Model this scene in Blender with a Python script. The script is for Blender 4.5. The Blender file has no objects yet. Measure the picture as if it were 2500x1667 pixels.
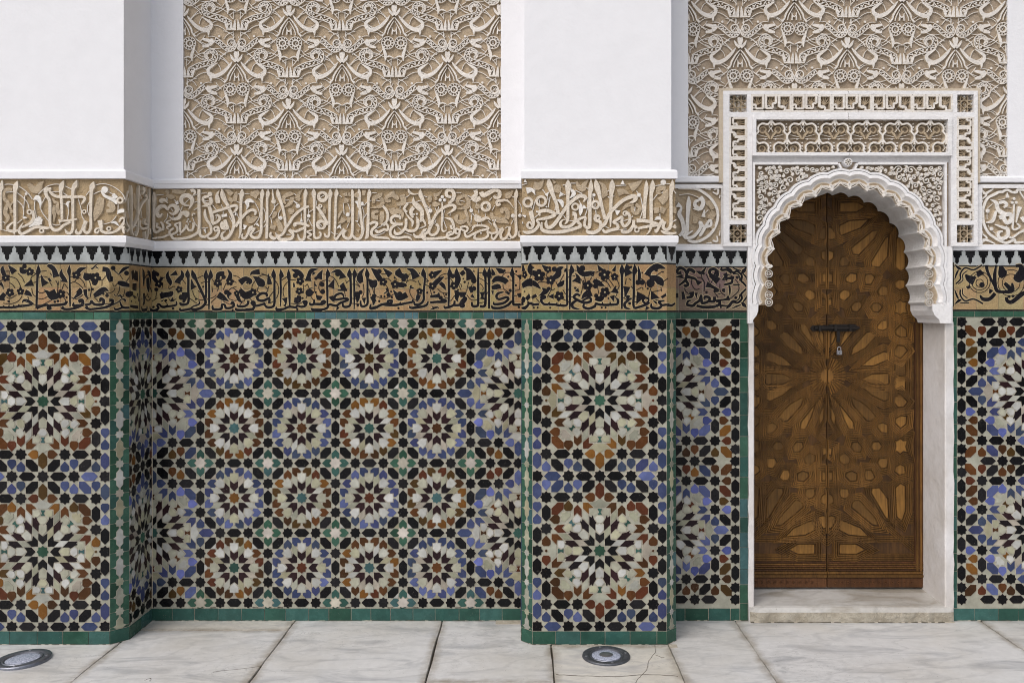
import bpy, bmesh, math, random
from mathutils import Vector, Matrix
random.seed(7)
R = math.radians
PI = math.pi
S2 = math.sqrt(2)
# ------------------------------------------------------------------ camera
F = 2150.0          # focal length, photo pixels
HC = 1.675          # eye height
DW = 4.78           # camera to wall plane (wall plane is Y = 0)
VX, VY = 1285.0, 761.0
sc = bpy.context.scene
col = sc.collection
cam_d = bpy.data.cameras.new('camera'); cam = bpy.data.objects.new('camera', cam_d); col.objects.link(cam)
cam.location = (0, -DW, HC); cam.rotation_euler = (R(90), 0, 0)
cam_d.sensor_width = 36; cam_d.lens = 36 * F / 2500
cam_d.shift_x = -(VX - 1250) / 2500; cam_d.shift_y = -(833.5 - VY) / 2500
cam_d.clip_start = 0.05; cam_d.clip_end = 500
sc.camera = cam
# ------------------------------------------------------------------ light
SUN_EL, SUN_AZ = R(50), R(218)      # azimuth measured clockwise from +Y; light comes from front left
w = bpy.data.worlds.new('World'); sc.world = w; w.use_nodes = True
nt = w.node_tree; bg = nt.nodes['Background']
sky = nt.nodes.new('ShaderNodeTexSky'); sky.sky_type = 'NISHITA'; sky.sun_disc = False
sky.sun_elevation = SUN_EL; sky.sun_rotation = SUN_AZ; sky.dust_density = 4.0; sky.air_density = 1.0; sky.ozone_density = 0.6
hs = nt.nodes.new('ShaderNodeHueSaturation'); hs.inputs['Saturation'].default_value = .5; nt.links.new(sky.outputs[0], hs.inputs['Color']); nt.links.new(hs.outputs[0], bg.inputs[0]); bg.inputs[1].default_value = 0.142
sd = bpy.data.lights.new('sun', 'SUN'); so = bpy.data.objects.new('sun', sd); col.objects.link(so)
sd.energy = 0.75; sd.angle = R(50); sd.color = (1.0, 0.975, 0.94)
dirv = Vector((math.sin(SUN_AZ) * math.cos(SUN_EL), math.cos(SUN_AZ) * math.cos(SUN_EL), math.sin(SUN_EL)))
so.rotation_euler = dirv.to_track_quat('Z', 'Y').to_euler(); so.location = dirv * 10
vs = sc.view_settings
vs.view_transform = 'Standard'; vs.look = 'None'; vs.exposure = 0.235; vs.gamma = 1.0; vs.use_curve_mapping = False
sc.cycles.pixel_filter_type = 'BLACKMAN_HARRIS'; sc.cycles.filter_width = 1.05
sc.cycles.max_bounces = 6; sc.cycles.diffuse_bounces = 4

# ------------------------------------------------------------------ materials
def nodes_mat(name):
    m = bpy.data.materials.new(name); m.use_nodes = True
    n = m.node_tree.nodes; l = m.node_tree.links
    return m, n, l, n['Principled BSDF']
def noise(n, l, scale, detail=4, rough=.55, dim=None, vec=None, dist=0):
    t = n.new('ShaderNodeTexNoise'); t.inputs['Scale'].default_value = scale
    t.inputs['Detail'].default_value = detail; t.inputs['Roughness'].default_value = rough
    t.inputs['Distortion'].default_value = dist
    if vec is not None: l.new(vec, t.inputs['Vector'])
    return t
def ramp(n, l, fac, stops):
    r = n.new('ShaderNodeValToRGB'); l.new(fac, r.inputs[0])
    e = r.color_ramp.elements
    while len(e) < len(stops): e.new(0.5)
    for i, (p, c) in enumerate(stops):
        e[i].position = p; e[i].color = (c if len(c) == 4 else (*c, 1)) if not isinstance(c, (int, float)) else (c, c, c, 1)
    return r
def mixc(n, l, fac, a, b, mode='MIX'):
    m = n.new('ShaderNodeMix'); m.data_type = 'RGBA'; m.blend_type = mode
    for sock, v in ((m.inputs[0], fac), (m.inputs[6], a), (m.inputs[7], b)):
        if isinstance(v, (int, float)): sock.default_value = v if sock.type == 'VALUE' else (v, v, v, 1)
        elif isinstance(v, tuple): sock.default_value = (*v, 1)
        else: l.new(v, sock)
    return m.outputs[2]
def bump(n, l, hgt, strength, dist, bs, prev=None):
    b = n.new('ShaderNodeBump'); b.inputs['Strength'].default_value = strength; b.inputs['Distance'].default_value = dist
    l.new(hgt, b.inputs['Height'])
    if prev is not None: l.new(prev, b.inputs['Normal'])
    l.new(b.outputs[0], bs.inputs['Normal']); return b.outputs[0]
def worldpos(n): return n.new('ShaderNodeNewGeometry').outputs['Position']

def plaster(name, base, dark, scale=3.0, rough=.75, bstr=.25, fine=60., mott=.88):
    m, n, l, bs = nodes_mat(name); p = worldpos(n)
    a = noise(n, l, scale, 6, .6, vec=p); b = noise(n, l, scale * 9, 5, .6, vec=p)
    r = ramp(n, l, a.outputs[0], [(.35, dark), (.62, base)])
    r2 = ramp(n, l, b.outputs[0], [(.3, tuple(c * mott for c in base)), (.7, tuple(min(1, c * 1.04) for c in base))])
    c_ = mixc(n, l, .5, r.outputs[0], r2.outputs[0])
    # sparse scuffs and hairline scratches
    sp = noise(n, l, 7., 8, .72, vec=p, dist=2.5); sr = ramp(n, l, sp.outputs[0], [(.715, 0.), (.745, .35)])
    c_ = mixc(n, l, sr.outputs[0], c_, tuple(x * .62 for x in dark))
    l.new(c_, bs.inputs['Base Color'])
    bs.inputs['Roughness'].default_value = rough; bs.inputs['Specular IOR Level'].default_value = .2
    f = noise(n, l, fine, 6, .65, vec=p)
    nb = bump(n, l, f.outputs[0], bstr, .004, bs)
    nb = bump(n, l, b.outputs[0], bstr, .01, bs, nb)
    bump(n, l, a.outputs[0], min(1, bstr * 1.6), .03, bs, nb)
    return m
M = {}
M['white'] = plaster('white_plaster', (.795, .795, .825), (.788, .788, .818), 1.6, .62, .2, mott=.975)
M['white2'] = plaster('white_gypsum', (.80, .79, .80), (.70, .68, .67), 7., .7, .3)
M['jamb'] = plaster('worn_marble_jamb', (.72, .70, .70), (.42, .37, .31), 3.0, .5, .25)
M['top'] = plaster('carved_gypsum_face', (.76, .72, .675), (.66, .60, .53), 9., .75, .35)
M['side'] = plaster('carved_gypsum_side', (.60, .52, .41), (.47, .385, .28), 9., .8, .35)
M['ground'] = plaster('tan_stucco_ground', (.47, .375, .27), (.36, .275, .18), 7., .85, .5)
M['groundg'] = plaster('grey_tan_stucco_ground', (.40, .325, .25), (.30, .235, .17), 7., .85, .5)
M['band'] = plaster('cream_letter_face', (.71, .635, .54), (.60, .515, .41), 11., .75, .4)
M['bandw'] = plaster('white_letter_face', (.78, .75, .71), (.67, .62, .56), 11., .75, .4)
M['leaf'] = plaster('tan_leaf_face', (.49, .395, .28), (.38, .29, .19), 14., .8, .5)
M['bground'] = plaster('sandy_band_ground', (.44, .33, .20), (.31, .215, .12), 14., .85, .5)
M['grout'] = plaster('lime_grout', (.44, .40, .33), (.28, .24, .18), 20., .85, .3)

# glazed tile: colour lives in the attribute of each tile, glaze pits and tone come from noise
m, n, l, bs = nodes_mat('glazed_tile'); p = worldpos(n)
at = n.new('ShaderNodeAttribute'); at.attribute_name = 'Col'
a = noise(n, l, 16, 5, .6, vec=p); r = ramp(n, l, a.outputs[0], [(.25, .72), (.75, 1.22)])
c1 = mixc(n, l, 1.0, at.outputs[0], r.outputs[0], 'MULTIPLY')
pit = noise(n, l, 260, 2, .5, vec=p); pr = ramp(n, l, pit.outputs[0], [(.71, 0.), (.74, 1.)])
zone = noise(n, l, 9, 3, .5, vec=p); zr = ramp(n, l, zone.outputs[0], [(.5, 0.), (.62, .75)])
mm = n.new('ShaderNodeMath'); mm.operation = 'MULTIPLY'; l.new(pr.outputs[0], mm.inputs[0]); l.new(zr.outputs[0], mm.inputs[1])
l.new(mixc(n, l, mm.outputs[0], c1, (.38, .35, .30)), bs.inputs['Base Color'])
rr = ramp(n, l, a.outputs[0], [(.3, .16), (.7, .34)]); l.new(rr.outputs[0], bs.inputs['Roughness'])
bs.inputs['Specular IOR Level'].default_value = .17
wv = noise(n, l, 40, 3, .5, vec=p); nb = bump(n, l, wv.outputs[0], .22, .003, bs)
M['glaze'] = m
# painted gold inscription tile
m, n, l, bs = nodes_mat('gold_glaze'); p = worldpos(n)
at = n.new('ShaderNodeAttribute'); at.attribute_name = 'Col'
a = noise(n, l, 120, 4, .7, vec=p); r = ramp(n, l, a.outputs[0], [(.3, .66), (.7, 1.30)])
b = noise(n, l, 9, 4, .6, vec=p); r3 = ramp(n, l, b.outputs[0], [(.3, .8), (.7, 1.12)])
c1 = mixc(n, l, 1.0, at.outputs[0], r.outputs[0], 'MULTIPLY'); c1 = mixc(n, l, 1.0, c1, r3.outputs[0], 'MULTIPLY')
l.new(c1, bs.inputs['Base Color']); bs.inputs['Roughness'].default_value = .42
bump(n, l, a.outputs[0], .3, .002, bs)
M['gold'] = m

def marble(name, base, vein, stain, rough=.32):
    m, n, l, bs = nodes_mat(name)
    tc = n.new('ShaderNodeTexCoord'); mp = n.new('ShaderNodeMapping'); l.new(tc.outputs['Object'], mp.inputs[0])
    oi = n.new('ShaderNodeObjectInfo')
    add = n.new('ShaderNodeVectorMath'); add.operation = 'ADD'; l.new(mp.outputs[0], add.inputs[0])
    sca = n.new('ShaderNodeMath'); sca.operation = 'MULTIPLY'; sca.inputs[1].default_value = 37.; l.new(oi.outputs['Random'], sca.inputs[0])
    l.new(sca.outputs[0], add.inputs[1]); v0 = add.outputs[0]
    mp2 = n.new('ShaderNodeMapping'); mp2.inputs['Rotation'].default_value = (0, 0, R(35)); mp2.inputs['Scale'].default_value = (1, 3.2, 1); l.new(v0, mp2.inputs[0])
    a = noise(n, l, 2.2, 9, .62, vec=mp2.outputs[0], dist=1.1); b = noise(n, l, 1.3, 6, .6, vec=v0); c = noise(n, l, 26, 6, .65, vec=v0)
    ca = ramp(n, l, a.outputs[0], [(.33, vein), (.5, base), (.72, tuple(min(1, x * 1.06) for x in base))])
    sb = ramp(n, l, b.outputs[0], [(.46, 0.), (.7, .55)])
    c1 = mixc(n, l, sb.outputs[0], ca.outputs[0], stain)
    # broken hairline veins
    w_ = n.new('ShaderNodeTexWave'); w_.inputs['Scale'].default_value = .9; w_.inputs['Distortion'].default_value = 11; w_.inputs['Detail'].default_value = 5
    v2 = noise(n, l, 3.1, 10, .58, vec=mp2.outputs[0], dist=1.8); v2r = ramp(n, l, v2.outputs[0], [(.485, 0.), (.497, .5), (.512, 0.)])
    l.new(mp2.outputs[0], w_.inputs['Vector']); vr = ramp(n, l, w_.outputs[0], [(.0, .16), (.03, 0.)])
    zz = noise(n, l, .9, 3, .5, vec=v0); zr2 = ramp(n, l, zz.outputs[0], [(.48, 0.), (.6, 1.)])
    m1 = n.new('ShaderNodeMath'); m1.operation = 'MULTIPLY'; l.new(v2r.outputs[0], m1.inputs[0]); l.new(zr2.outputs[0], m1.inputs[1])
    c1 = mixc(n, l, m1.outputs[0], c1, tuple(x * .6 for x in vein))
    c2 = mixc(n, l, vr.outputs[0], c1, tuple(x * .55 for x in vein))
    cr = ramp(n, l, c.outputs[0], [(.25, .86), (.7, 1.04)]); c3 = mixc(n, l, 1., c2, cr.outputs[0], 'MULTIPLY')
    # grime near the wall foot: rubbed-in dirt specks
    sp = noise(n, l, 95, 2, .5, vec=v0); spr = ramp(n, l, sp.outputs[0], [(.725, 0.), (.75, .6)])
    c4 = mixc(n, l, spr.outputs[0], c3, (.16, .14, .11))
    if name.endswith('floor_marble'):      # grime rubbed in along the worn slab edges
        at = n.new('ShaderNodeAttribute'); at.attribute_name = 'Col'
        gn = noise(n, l, 11, 7, .68, vec=v0); ad = n.new('ShaderNodeMath'); ad.operation = 'MULTIPLY'
        l.new(at.outputs['Fac'], ad.inputs[0]); l.new(gn.outputs[0], ad.inputs[1])
        gr = ramp(n, l, ad.outputs[0], [(.26, 0.), (.62, .8)]); c4 = mixc(n, l, gr.outputs[0], c4, (.24, .20, .15))
    l.new(c4, bs.inputs['Base Color'])
    rg = ramp(n, l, c.outputs[0], [(.3, rough), (.7, rough + .2)]); l.new(rg.outputs[0], bs.inputs['Roughness'])
    bump(n, l, c.outputs[0], .15, .003, bs); return m
M['marble'] = marble('floor_marble', (.61, .605, .60), (.40, .405, .415), (.47, .435, .37))
M['marble2'] = marble('cream_floor_marble', (.60, .575, .525), (.44, .43, .42), (.50, .45, .36))
M['step'] = marble('step_marble', (.50, .485, .46), (.31, .28, .235), (.22, .18, .13), .4)
M['soffit'] = plaster('shade_grey_whitewash', (.66, .65, .645), (.46, .44, .42), 9., .75, .4)  # whitewash greyed in its colour to stand for shade in the arch depth
M['stain'] = plaster('stained_step_edge', (.44, .40, .33), (.20, .165, .11), 13., .7, .5)
M['joint'] = plaster('joint_dirt_and_hole_shade', (.16, .14, .11), (.08, .07, .055), 30., .95, .6)  # dirt of joints and cracks; also the painted shade in the lattice holes

def wood(name, base, dark, sx=60):
    m, n, l, bs = nodes_mat(name)
    tc = n.new('ShaderNodeTexCoord'); oi = n.new('ShaderNodeObjectInfo')
    mp = n.new('ShaderNodeMapping'); mp.inputs['Scale'].default_value = (sx, 20, 5); l.new(tc.outputs['Object'], mp.inputs[0])
    add = n.new('ShaderNodeVectorMath'); add.operation = 'ADD'; l.new(mp.outputs[0], add.inputs[0])
    s = n.new('ShaderNodeMath'); s.operation = 'MULTIPLY'; s.inputs[1].default_value = 50; l.new(oi.outputs['Random'], s.inputs[0]); l.new(s.outputs[0], add.inputs[1])
    a = noise(n, l, 1.2, 6, .6, vec=add.outputs[0], dist=.6); b = noise(n, l, 5, 4, .6, vec=tc.outputs['Object'])
    ca = ramp(n, l, a.outputs[0], [(.3, dark), (.65, base)])
    rb = ramp(n, l, b.outputs[0], [(.3, .6), (.7, 1.15)])
    hv = ramp(n, l, oi.outputs['Random'], [(0., .6), (1., 1.35)])
    c = mixc(n, l, 1., ca.outputs[0], rb.outputs[0], 'MULTIPLY'); c = mixc(n, l, 1., c, hv.outputs[0], 'MULTIPLY')
    l.new(c, bs.inputs['Base Color']); bs.inputs['Roughness'].default_value = .5; bs.inputs['Specular IOR Level'].default_value = .25
    bump(n, l, a.outputs[0], .35, .003, bs); return m
M['wood'] = wood('cedar_strapwork', (.190, .092, .022), (.082, .037, .009))
M['woodp'] = wood('honey_cedar_panel', (.225, .112, .026), (.105, .050, .012), 90)
M['woodd'] = wood('dark_groove_wood', (.085, .040, .012), (.038, .018, .007))
M['woodr'] = wood('red_brown_cedar_rail', (.115, .048, .018), (.055, .022, .009))
def simple(name, c, rough=.5, metal=0., nscale=30, amt=.25):
    m, n, l, bs = nodes_mat(name); p = worldpos(n)
    a = noise(n, l, nscale, 5, .6, vec=p)
    r = ramp(n, l, a.outputs[0], [(.3, tuple(x * (1 - amt) for x in c)), (.7, tuple(min(1, x * (1 + amt)) for x in c))])
    l.new(r.outputs[0], bs.inputs['Base Color']); bs.inputs['Roughness'].default_value = rough; bs.inputs['Metallic'].default_value = metal
    bump(n, l, a.outputs[0], .2, .002, bs); return m
M['iron'] = simple('black_wrought_iron', (.022, .018, .016), .55, .6)
M['steel2'] = simple('weathered_steel', (.22, .23, .27), .4, .9, 70, .2)
M['steel'] = simple('brushed_steel', (.38, .39, .42), .35, .9, 70, .12)
M['steeld'] = simple('dark_cast_ring', (.10, .105, .12), .45, .6, 60, .3)
M['lockm'] = simple('padlock_steel', (.42, .42, .46), .3, .85, 80, .1)
m, n, l, bs = nodes_mat('frosted_lens'); p = worldpos(n)
v = n.new('ShaderNodeTexVoronoi'); v.inputs['Scale'].default_value = 130; l.new(p, v.inputs['Vector'])
r = ramp(n, l, v.outputs['Distance'], [(.1, (.22, .24, .31)), (.7, (.42, .45, .55))]); l.new(r.outputs[0], bs.inputs['Base Color'])
bs.inputs['Roughness'].default_value = .18; bump(n, l, v.outputs['Distance'], .5, .003, bs); M['lens'] = m
M['shadowgap'] = simple('dark_passage_wall', (.05, .04, .03), .9)

# ------------------------------------------------------------------ scene graph helpers
WL = {}
def thing(name, label, cat, loc=(0, 0, 0), group=None, kind=None):
    o = bpy.data.objects.new(name, None); col.objects.link(o); o.location = loc; o.empty_display_size = .1
    o['label'] = label; o['category'] = cat
    if group: o['group'] = group
    if kind: o['kind'] = kind
    WL[o.name] = Vector(loc); return o
class Plane:
    def __init__(s, O, U, N): s.O = Vector(O); s.U = Vector(U).normalized(); s.N = Vector(N).normalized()
    def at(s, u, z, h=0.): return Vector((s.O.x + s.U.x * u + s.N.x * h, s.O.y + s.U.y * u + s.N.y * h, z))
    def shift(s, h): return Plane(s.O + s.N * h, s.U, s.N)
def FP(y): return Plane((0, y, 0), (1, 0, 0), (0, -1, 0))
WALL = FP(0.)
YF = -.342
FRONT = FP(YF)
def pxf(y):   # photo pixel -> (u, z) on the plane Y = y
    k = (DW + y) / F
    return lambda px, py: ((px - VX) * k, HC - (py - VY) * k)
def pxs(X):   # photo pixel -> (u = Y, z) on a side plane X = const facing +X
    def g(px, py):
        d = F * X / (px - VX); return (d - DW, HC - (py - VY) * d / F)
    return g
class MB:
    def __init__(s): s.v = []; s.f = []; s.m = []; s.c = []; s.mats = []; s.cur = (1, 1, 1)
    def mi(s, m):
        if m not in s.mats: s.mats.append(m)
        return s.mats.index(m)
    def vert(s, p): s.v.append(tuple(p)); s.c.append(s.cur); return len(s.v) - 1
    def face(s, ids, m): s.f.append(tuple(ids)); s.m.append(s.mi(m))
    def box(s, x0, x1, y0, y1, z0, z1, m, skip=()):
        b = [s.vert(p) for p in ((x0, y0, z0), (x1, y0, z0), (x1, y1, z0), (x0, y1, z0), (x0, y0, z1), (x1, y0, z1), (x1, y1, z1), (x0, y1, z1))]
        for k, q in (('b', (0, 3, 2, 1)), ('t', (4, 5, 6, 7)), ('f', (0, 1, 5, 4)), ('r', (1, 2, 6, 5)), ('k', (2, 3, 7, 6)), ('l', (3, 0, 4, 7))):
            if k not in skip: s.face([b[i] for i in q], m)
    def prism(s, pts, pl, h0, h1, m, ms=None, inset=0., tilt=(0, 0)):
        # pts: (u,z) outline on plane pl ; from height h0 to h1, top ring inset
        A = sum(pts[i][0] * pts[(i + 1) % len(pts)][1] - pts[(i + 1) % len(pts)][0] * pts[i][1] for i in range(len(pts)))
        if A < 0: pts = pts[::-1]
        n = len(pts); cx = sum(p[0] for p in pts) / n; cz = sum(p[1] for p in pts) / n
        top = offs(pts, -inset) if inset else pts
        lo = [s.vert(pl.at(p[0], p[1], h0)) for p in pts]
        hi = [s.vert(pl.at(p[0], p[1], h1 + (p[0] - cx) * tilt[0] + (p[1] - cz) * tilt[1])) for p in top]
        s.face(hi, m)
        for i in range(n):
            j = (i + 1) % n; s.face((lo[i], lo[j], hi[j], hi[i]), ms or m)
    def ribbon(s, pts, pl, h0, h1, m, ms=None, closed=False, bev=.22, cap=True, slope=.0006):
        # pts: list of (u,z,w)
        n = len(pts)
        if n < 2: return
        L = []
        for i in range(n):
            a = pts[(i - 1) % n] if (closed or i > 0) else pts[i]; b = pts[(i + 1) % n] if (closed or i < n - 1) else pts[i]
            dx, dz = b[0] - a[0], b[1] - a[1]; q = math.hypot(dx, dz) or 1e-9
            nx, nz = -dz / q, dx / q; w = max(pts[i][2], .0006) / 2; t = i / n; hh = h1 + slope * t
            wt = w * (1 - bev)
            L.append((s.vert(pl.at(pts[i][0] + nx * w, pts[i][1] + nz * w, h0)), s.vert(pl.at(pts[i][0] + nx * wt, pts[i][1] + nz * wt, hh)),
                      s.vert(pl.at(pts[i][0] - nx * wt, pts[i][1] - nz * wt, hh)), s.vert(pl.at(pts[i][0] - nx * w, pts[i][1] - nz * w, h0))))
        ms = ms or m
        for i in range(n if closed else n - 1):
            a, b = L[i], L[(i + 1) % n]
            s.face((a[2], b[2], b[1], a[1]), m); s.face((a[1], b[1], b[0], a[0]), ms); s.face((a[3], b[3], b[2], a[2]), ms)
        if cap and not closed:
            s.face(L[0][::-1], ms); s.face(L[-1], ms)
    def disc(s, u, z, r, pl, h0, h1, m, ms=None, k=10, dome=0.):
        lo = []; hi = []
        for i in range(k):
            t = 2 * PI * i / k
            lo.append(s.vert(pl.at(u + r * math.cos(t), z + r * math.sin(t), h0)))
            hi.append(s.vert(pl.at(u + r * .8 * math.cos(t), z + r * .8 * math.sin(t), h1)))
        if dome:
            c = s.vert(pl.at(u, z, h1 + dome))
            for i in range(k): s.face((hi[i], hi[(i + 1) % k], c), m)
        else: s.face(hi, m)
        for i in range(k): j = (i + 1) % k; s.face((lo[i], lo[j], hi[j], hi[i]), ms or m)
    def build(s, name, parent=None, kind=None, label=None, cat=None, attr=False, clip=None, origin=None, smooth=False):
        if not s.f: return None
        if origin is None:
            xs = list(zip(*s.v)); origin = Vector([(min(a) + max(a)) / 2 for a in xs])
        o3 = Vector(origin)
        me = bpy.data.meshes.new(name)
        me.from_pydata([(a - o3.x, b - o3.y, c - o3.z) for a, b, c in s.v], [], s.f)
        for m in s.mats: me.materials.append(M[m])
        me.polygons.foreach_set('material_index', s.m)
        if smooth: me.polygons.foreach_set('use_smooth', [True] * len(me.polygons))
        if attr:
            ca = me.color_attributes.new('Col', 'FLOAT_COLOR', 'POINT')
            flat = []
            for c in s.c: flat += [c[0], c[1], c[2], 1.]
            ca.data.foreach_set('color', flat)
        me.update()
        if clip:    # list of (point, normal) in world space, keep the side opposite the normal
            bm = bmesh.new(); bm.from_mesh(me)
            for pt, nn in clip:
                bmesh.ops.bisect_plane(bm, geom=bm.verts[:] + bm.edges[:] + bm.faces[:], plane_co=Vector(pt) - o3, plane_no=nn, clear_outer=True, dist=1e-6)
            bm.to_mesh(me); bm.free()
            if not len(me.polygons): return None
        o = bpy.data.objects.new(name, me); col.objects.link(o)
        if parent is not None: o.parent = parent; o.location = o3 - WL[parent.name]
        else: o.location = o3
        WL[o.name] = o3
        if kind: o['kind'] = kind
        if label: o['label'] = label
        if cat: o['category'] = cat
        return o
def offs(pts, d):     # outward offset (d>0) of a CCW outline
    n = len(pts); out = []
    for i in range(n):
        a, b, c = pts[i - 1], pts[i], pts[(i + 1) % n]
        e1 = (b[0] - a[0], b[1] - a[1]); e2 = (c[0] - b[0], c[1] - b[1])
        l1 = math.hypot(*e1) or 1e-9; l2 = math.hypot(*e2) or 1e-9
        n1 = (e1[1] / l1, -e1[0] / l1); n2 = (e2[1] / l2, -e2[0] / l2)
        k = 1 + n1[0] * n2[0] + n1[1] * n2[1]; k = max(k, .35)
        out.append((b[0] + (n1[0] + n2[0]) * d / k, b[1] + (n1[1] + n2[1]) * d / k))
    return out
def spline(pts, k=5):     # Catmull-Rom through (x,y,w)
    n = len(pts)
    if n < 3: k = 2
    out = []
    for i in range(n - 1):
        p0 = pts[max(i - 1, 0)]; p1 = pts[i]; p2 = pts[i + 1]; p3 = pts[min(i + 2, n - 1)]
        for j in range(k):
            t = j / k; t2 = t * t; t3 = t2 * t
            out.append(tuple(.5 * (2 * p1[c] + (p2[c] - p0[c]) * t + (2 * p0[c] - 5 * p1[c] + 4 * p2[c] - p3[c]) * t2 + (3 * p1[c] - p0[c] - 3 * p2[c] + p3[c]) * t3) for c in range(3)))
    out.append(pts[-1]); return out
def circ(cx, cy, r, w, k=18): return [(cx + r * math.cos(2 * PI * i / k), cy + r * math.sin(2 * PI * i / k), w) for i in range(k)]
def cliprect(pts, x0, x1, y0, y1):
    def cut(ps, f, inter):
        out = []
        for i in range(len(ps)):
            a, b = ps[i - 1], ps[i]
            fa, fb = f(a), f(b)
            if fa != fb: out.append(inter(a, b))
            if fb: out.append(b)
        return out
    def ix(x): return lambda a, b: (x, a[1] + (b[1] - a[1]) * (x - a[0]) / (b[0] - a[0]))
    def iy(y): return lambda a, b: (a[0] + (b[0] - a[0]) * (y - a[1]) / (b[1] - a[1]), y)
    for f, g in ((lambda p: p[0] >= x0, ix(x0)), (lambda p: p[0] <= x1, ix(x1)), (lambda p: p[1] >= y0, iy(y0)), (lambda p: p[1] <= y1, iy(y1))):
        pts = cut(pts, f, g)
        if len(pts) < 3: return []
    return pts
# ------------------------------------------------------------------ zellige
h_ = .211
PAL = {
 'k': [(.0035, .0035, .0045), (.0045, .0045, .0055), (.006, .006, .007), (.003, .003, .004), (.011, .0105, .012)],
 'a': [(.017, .007, .009), (.013, .006, .008), (.022, .009, .011), (.009, .006, .008)],
 'n': [(.075, .030, .010), (.055, .022, .007), (.092, .034, .010), (.060, .032, .008), (.15, .064, .013), (.045, .020, .007), (.078, .023, .010)],
 'b': [(.038, .052, .118), (.031, .043, .095), (.048, .061, .135), (.042, .050, .125), (.037, .051, .088), (.085, .105, .235)],
 'l': [(.085, .105, .29), (.12, .14, .37), (.055, .068, .20)],
 'g': [(.028, .078, .050), (.033, .088, .058), (.040, .10, .070), (.021, .058, .037)],
 't': [(.030, .078, .066), (.036, .092, .076), (.022, .060, .048), (.045, .100, .104)],
 'w': [(.305, .305, .25), (.34, .34, .30), (.285, .285, .21), (.30, .28, .19), (.39, .39, .365), (.33, .295, .245), (.26, .26, .205)],
 'W': [(.41, .41, .385), (.455, .455, .435), (.36, .355, .28), (.35, .34, .24), (.40, .40, .35)],
 'p': [(.46, .42, .375), (.43, .40, .33)],
}
PAL['B'] = [(.032, .092, .078), (.040, .104, .092), (.030, .086, .066), (.026, .078, .054)]
PAL['G'] = [(.045, .125, .085), (.055, .14, .10), (.035, .10, .065), (.06, .15, .125)]
rt = random.Random(11)
def pick(k):
    c = rt.choice(PAL[k]); f = rt.uniform(.86, 1.14); return tuple(x * f for x in c)
def star(h=h_):
    out = []
    for i in range(16):
        r = h * S2 if i % 2 == 0 else h * 1.082
        t = i * PI / 8; out.append((r * math.cos(t), r * math.sin(t)))
    return out
def hexa(half=.707):
    q = half - h_ * S2; return [(q, 0), (q - h_, h_), (-q + h_, h_), (-q, 0), (-q + h_, -h_), (q - h_, -h_)]
def dart():     # notch at node (0,0), tip towards +x, to a star at distance 1
    a = h_ * S2 + .005
    return [(a, 0), (a - .12, .12), (a - .03, h_), (1 - a - h_, h_), (1 - a, 0), (1 - a - h_, -h_), (a - .03, -h_), (a - .12, -.12)]
def chev():     # centre star at (0,0), tip towards it, notch outward (+y)
    a = h_ * S2 + .01
    return [(0, a), (h_, a + h_), (h_, .865), (0, .715), (-h_, .865), (-h_, a + h_)]
def kite():     # node at origin, point towards -y
    return [(0, -h_ * S2), (h_, -.07), (h_, h_), (.07, h_), (0, h_ + .05), (-.07, h_), (-h_, h_), (-h_, -.07)]
def pent():     # coloured pentagon, point towards -y
    return [(0, -h_ * S2), (h_, -.07), (h_, .12), (.12, h_), (-.12, h_), (-h_, .12), (-h_, -.07)]
def tf(pts, x, y, deg=0., mir=False):
    c, s = math.cos(R(deg)), math.sin(R(deg))
    return [((-px if mir else px) * c - py * s + x, (-px if mir else px) * s + py * c + y) for px, py in pts]
def q(*a): return [(a[i] / 202., a[i + 1] / 202.) for i in range(0, len(a), 2)]
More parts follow.
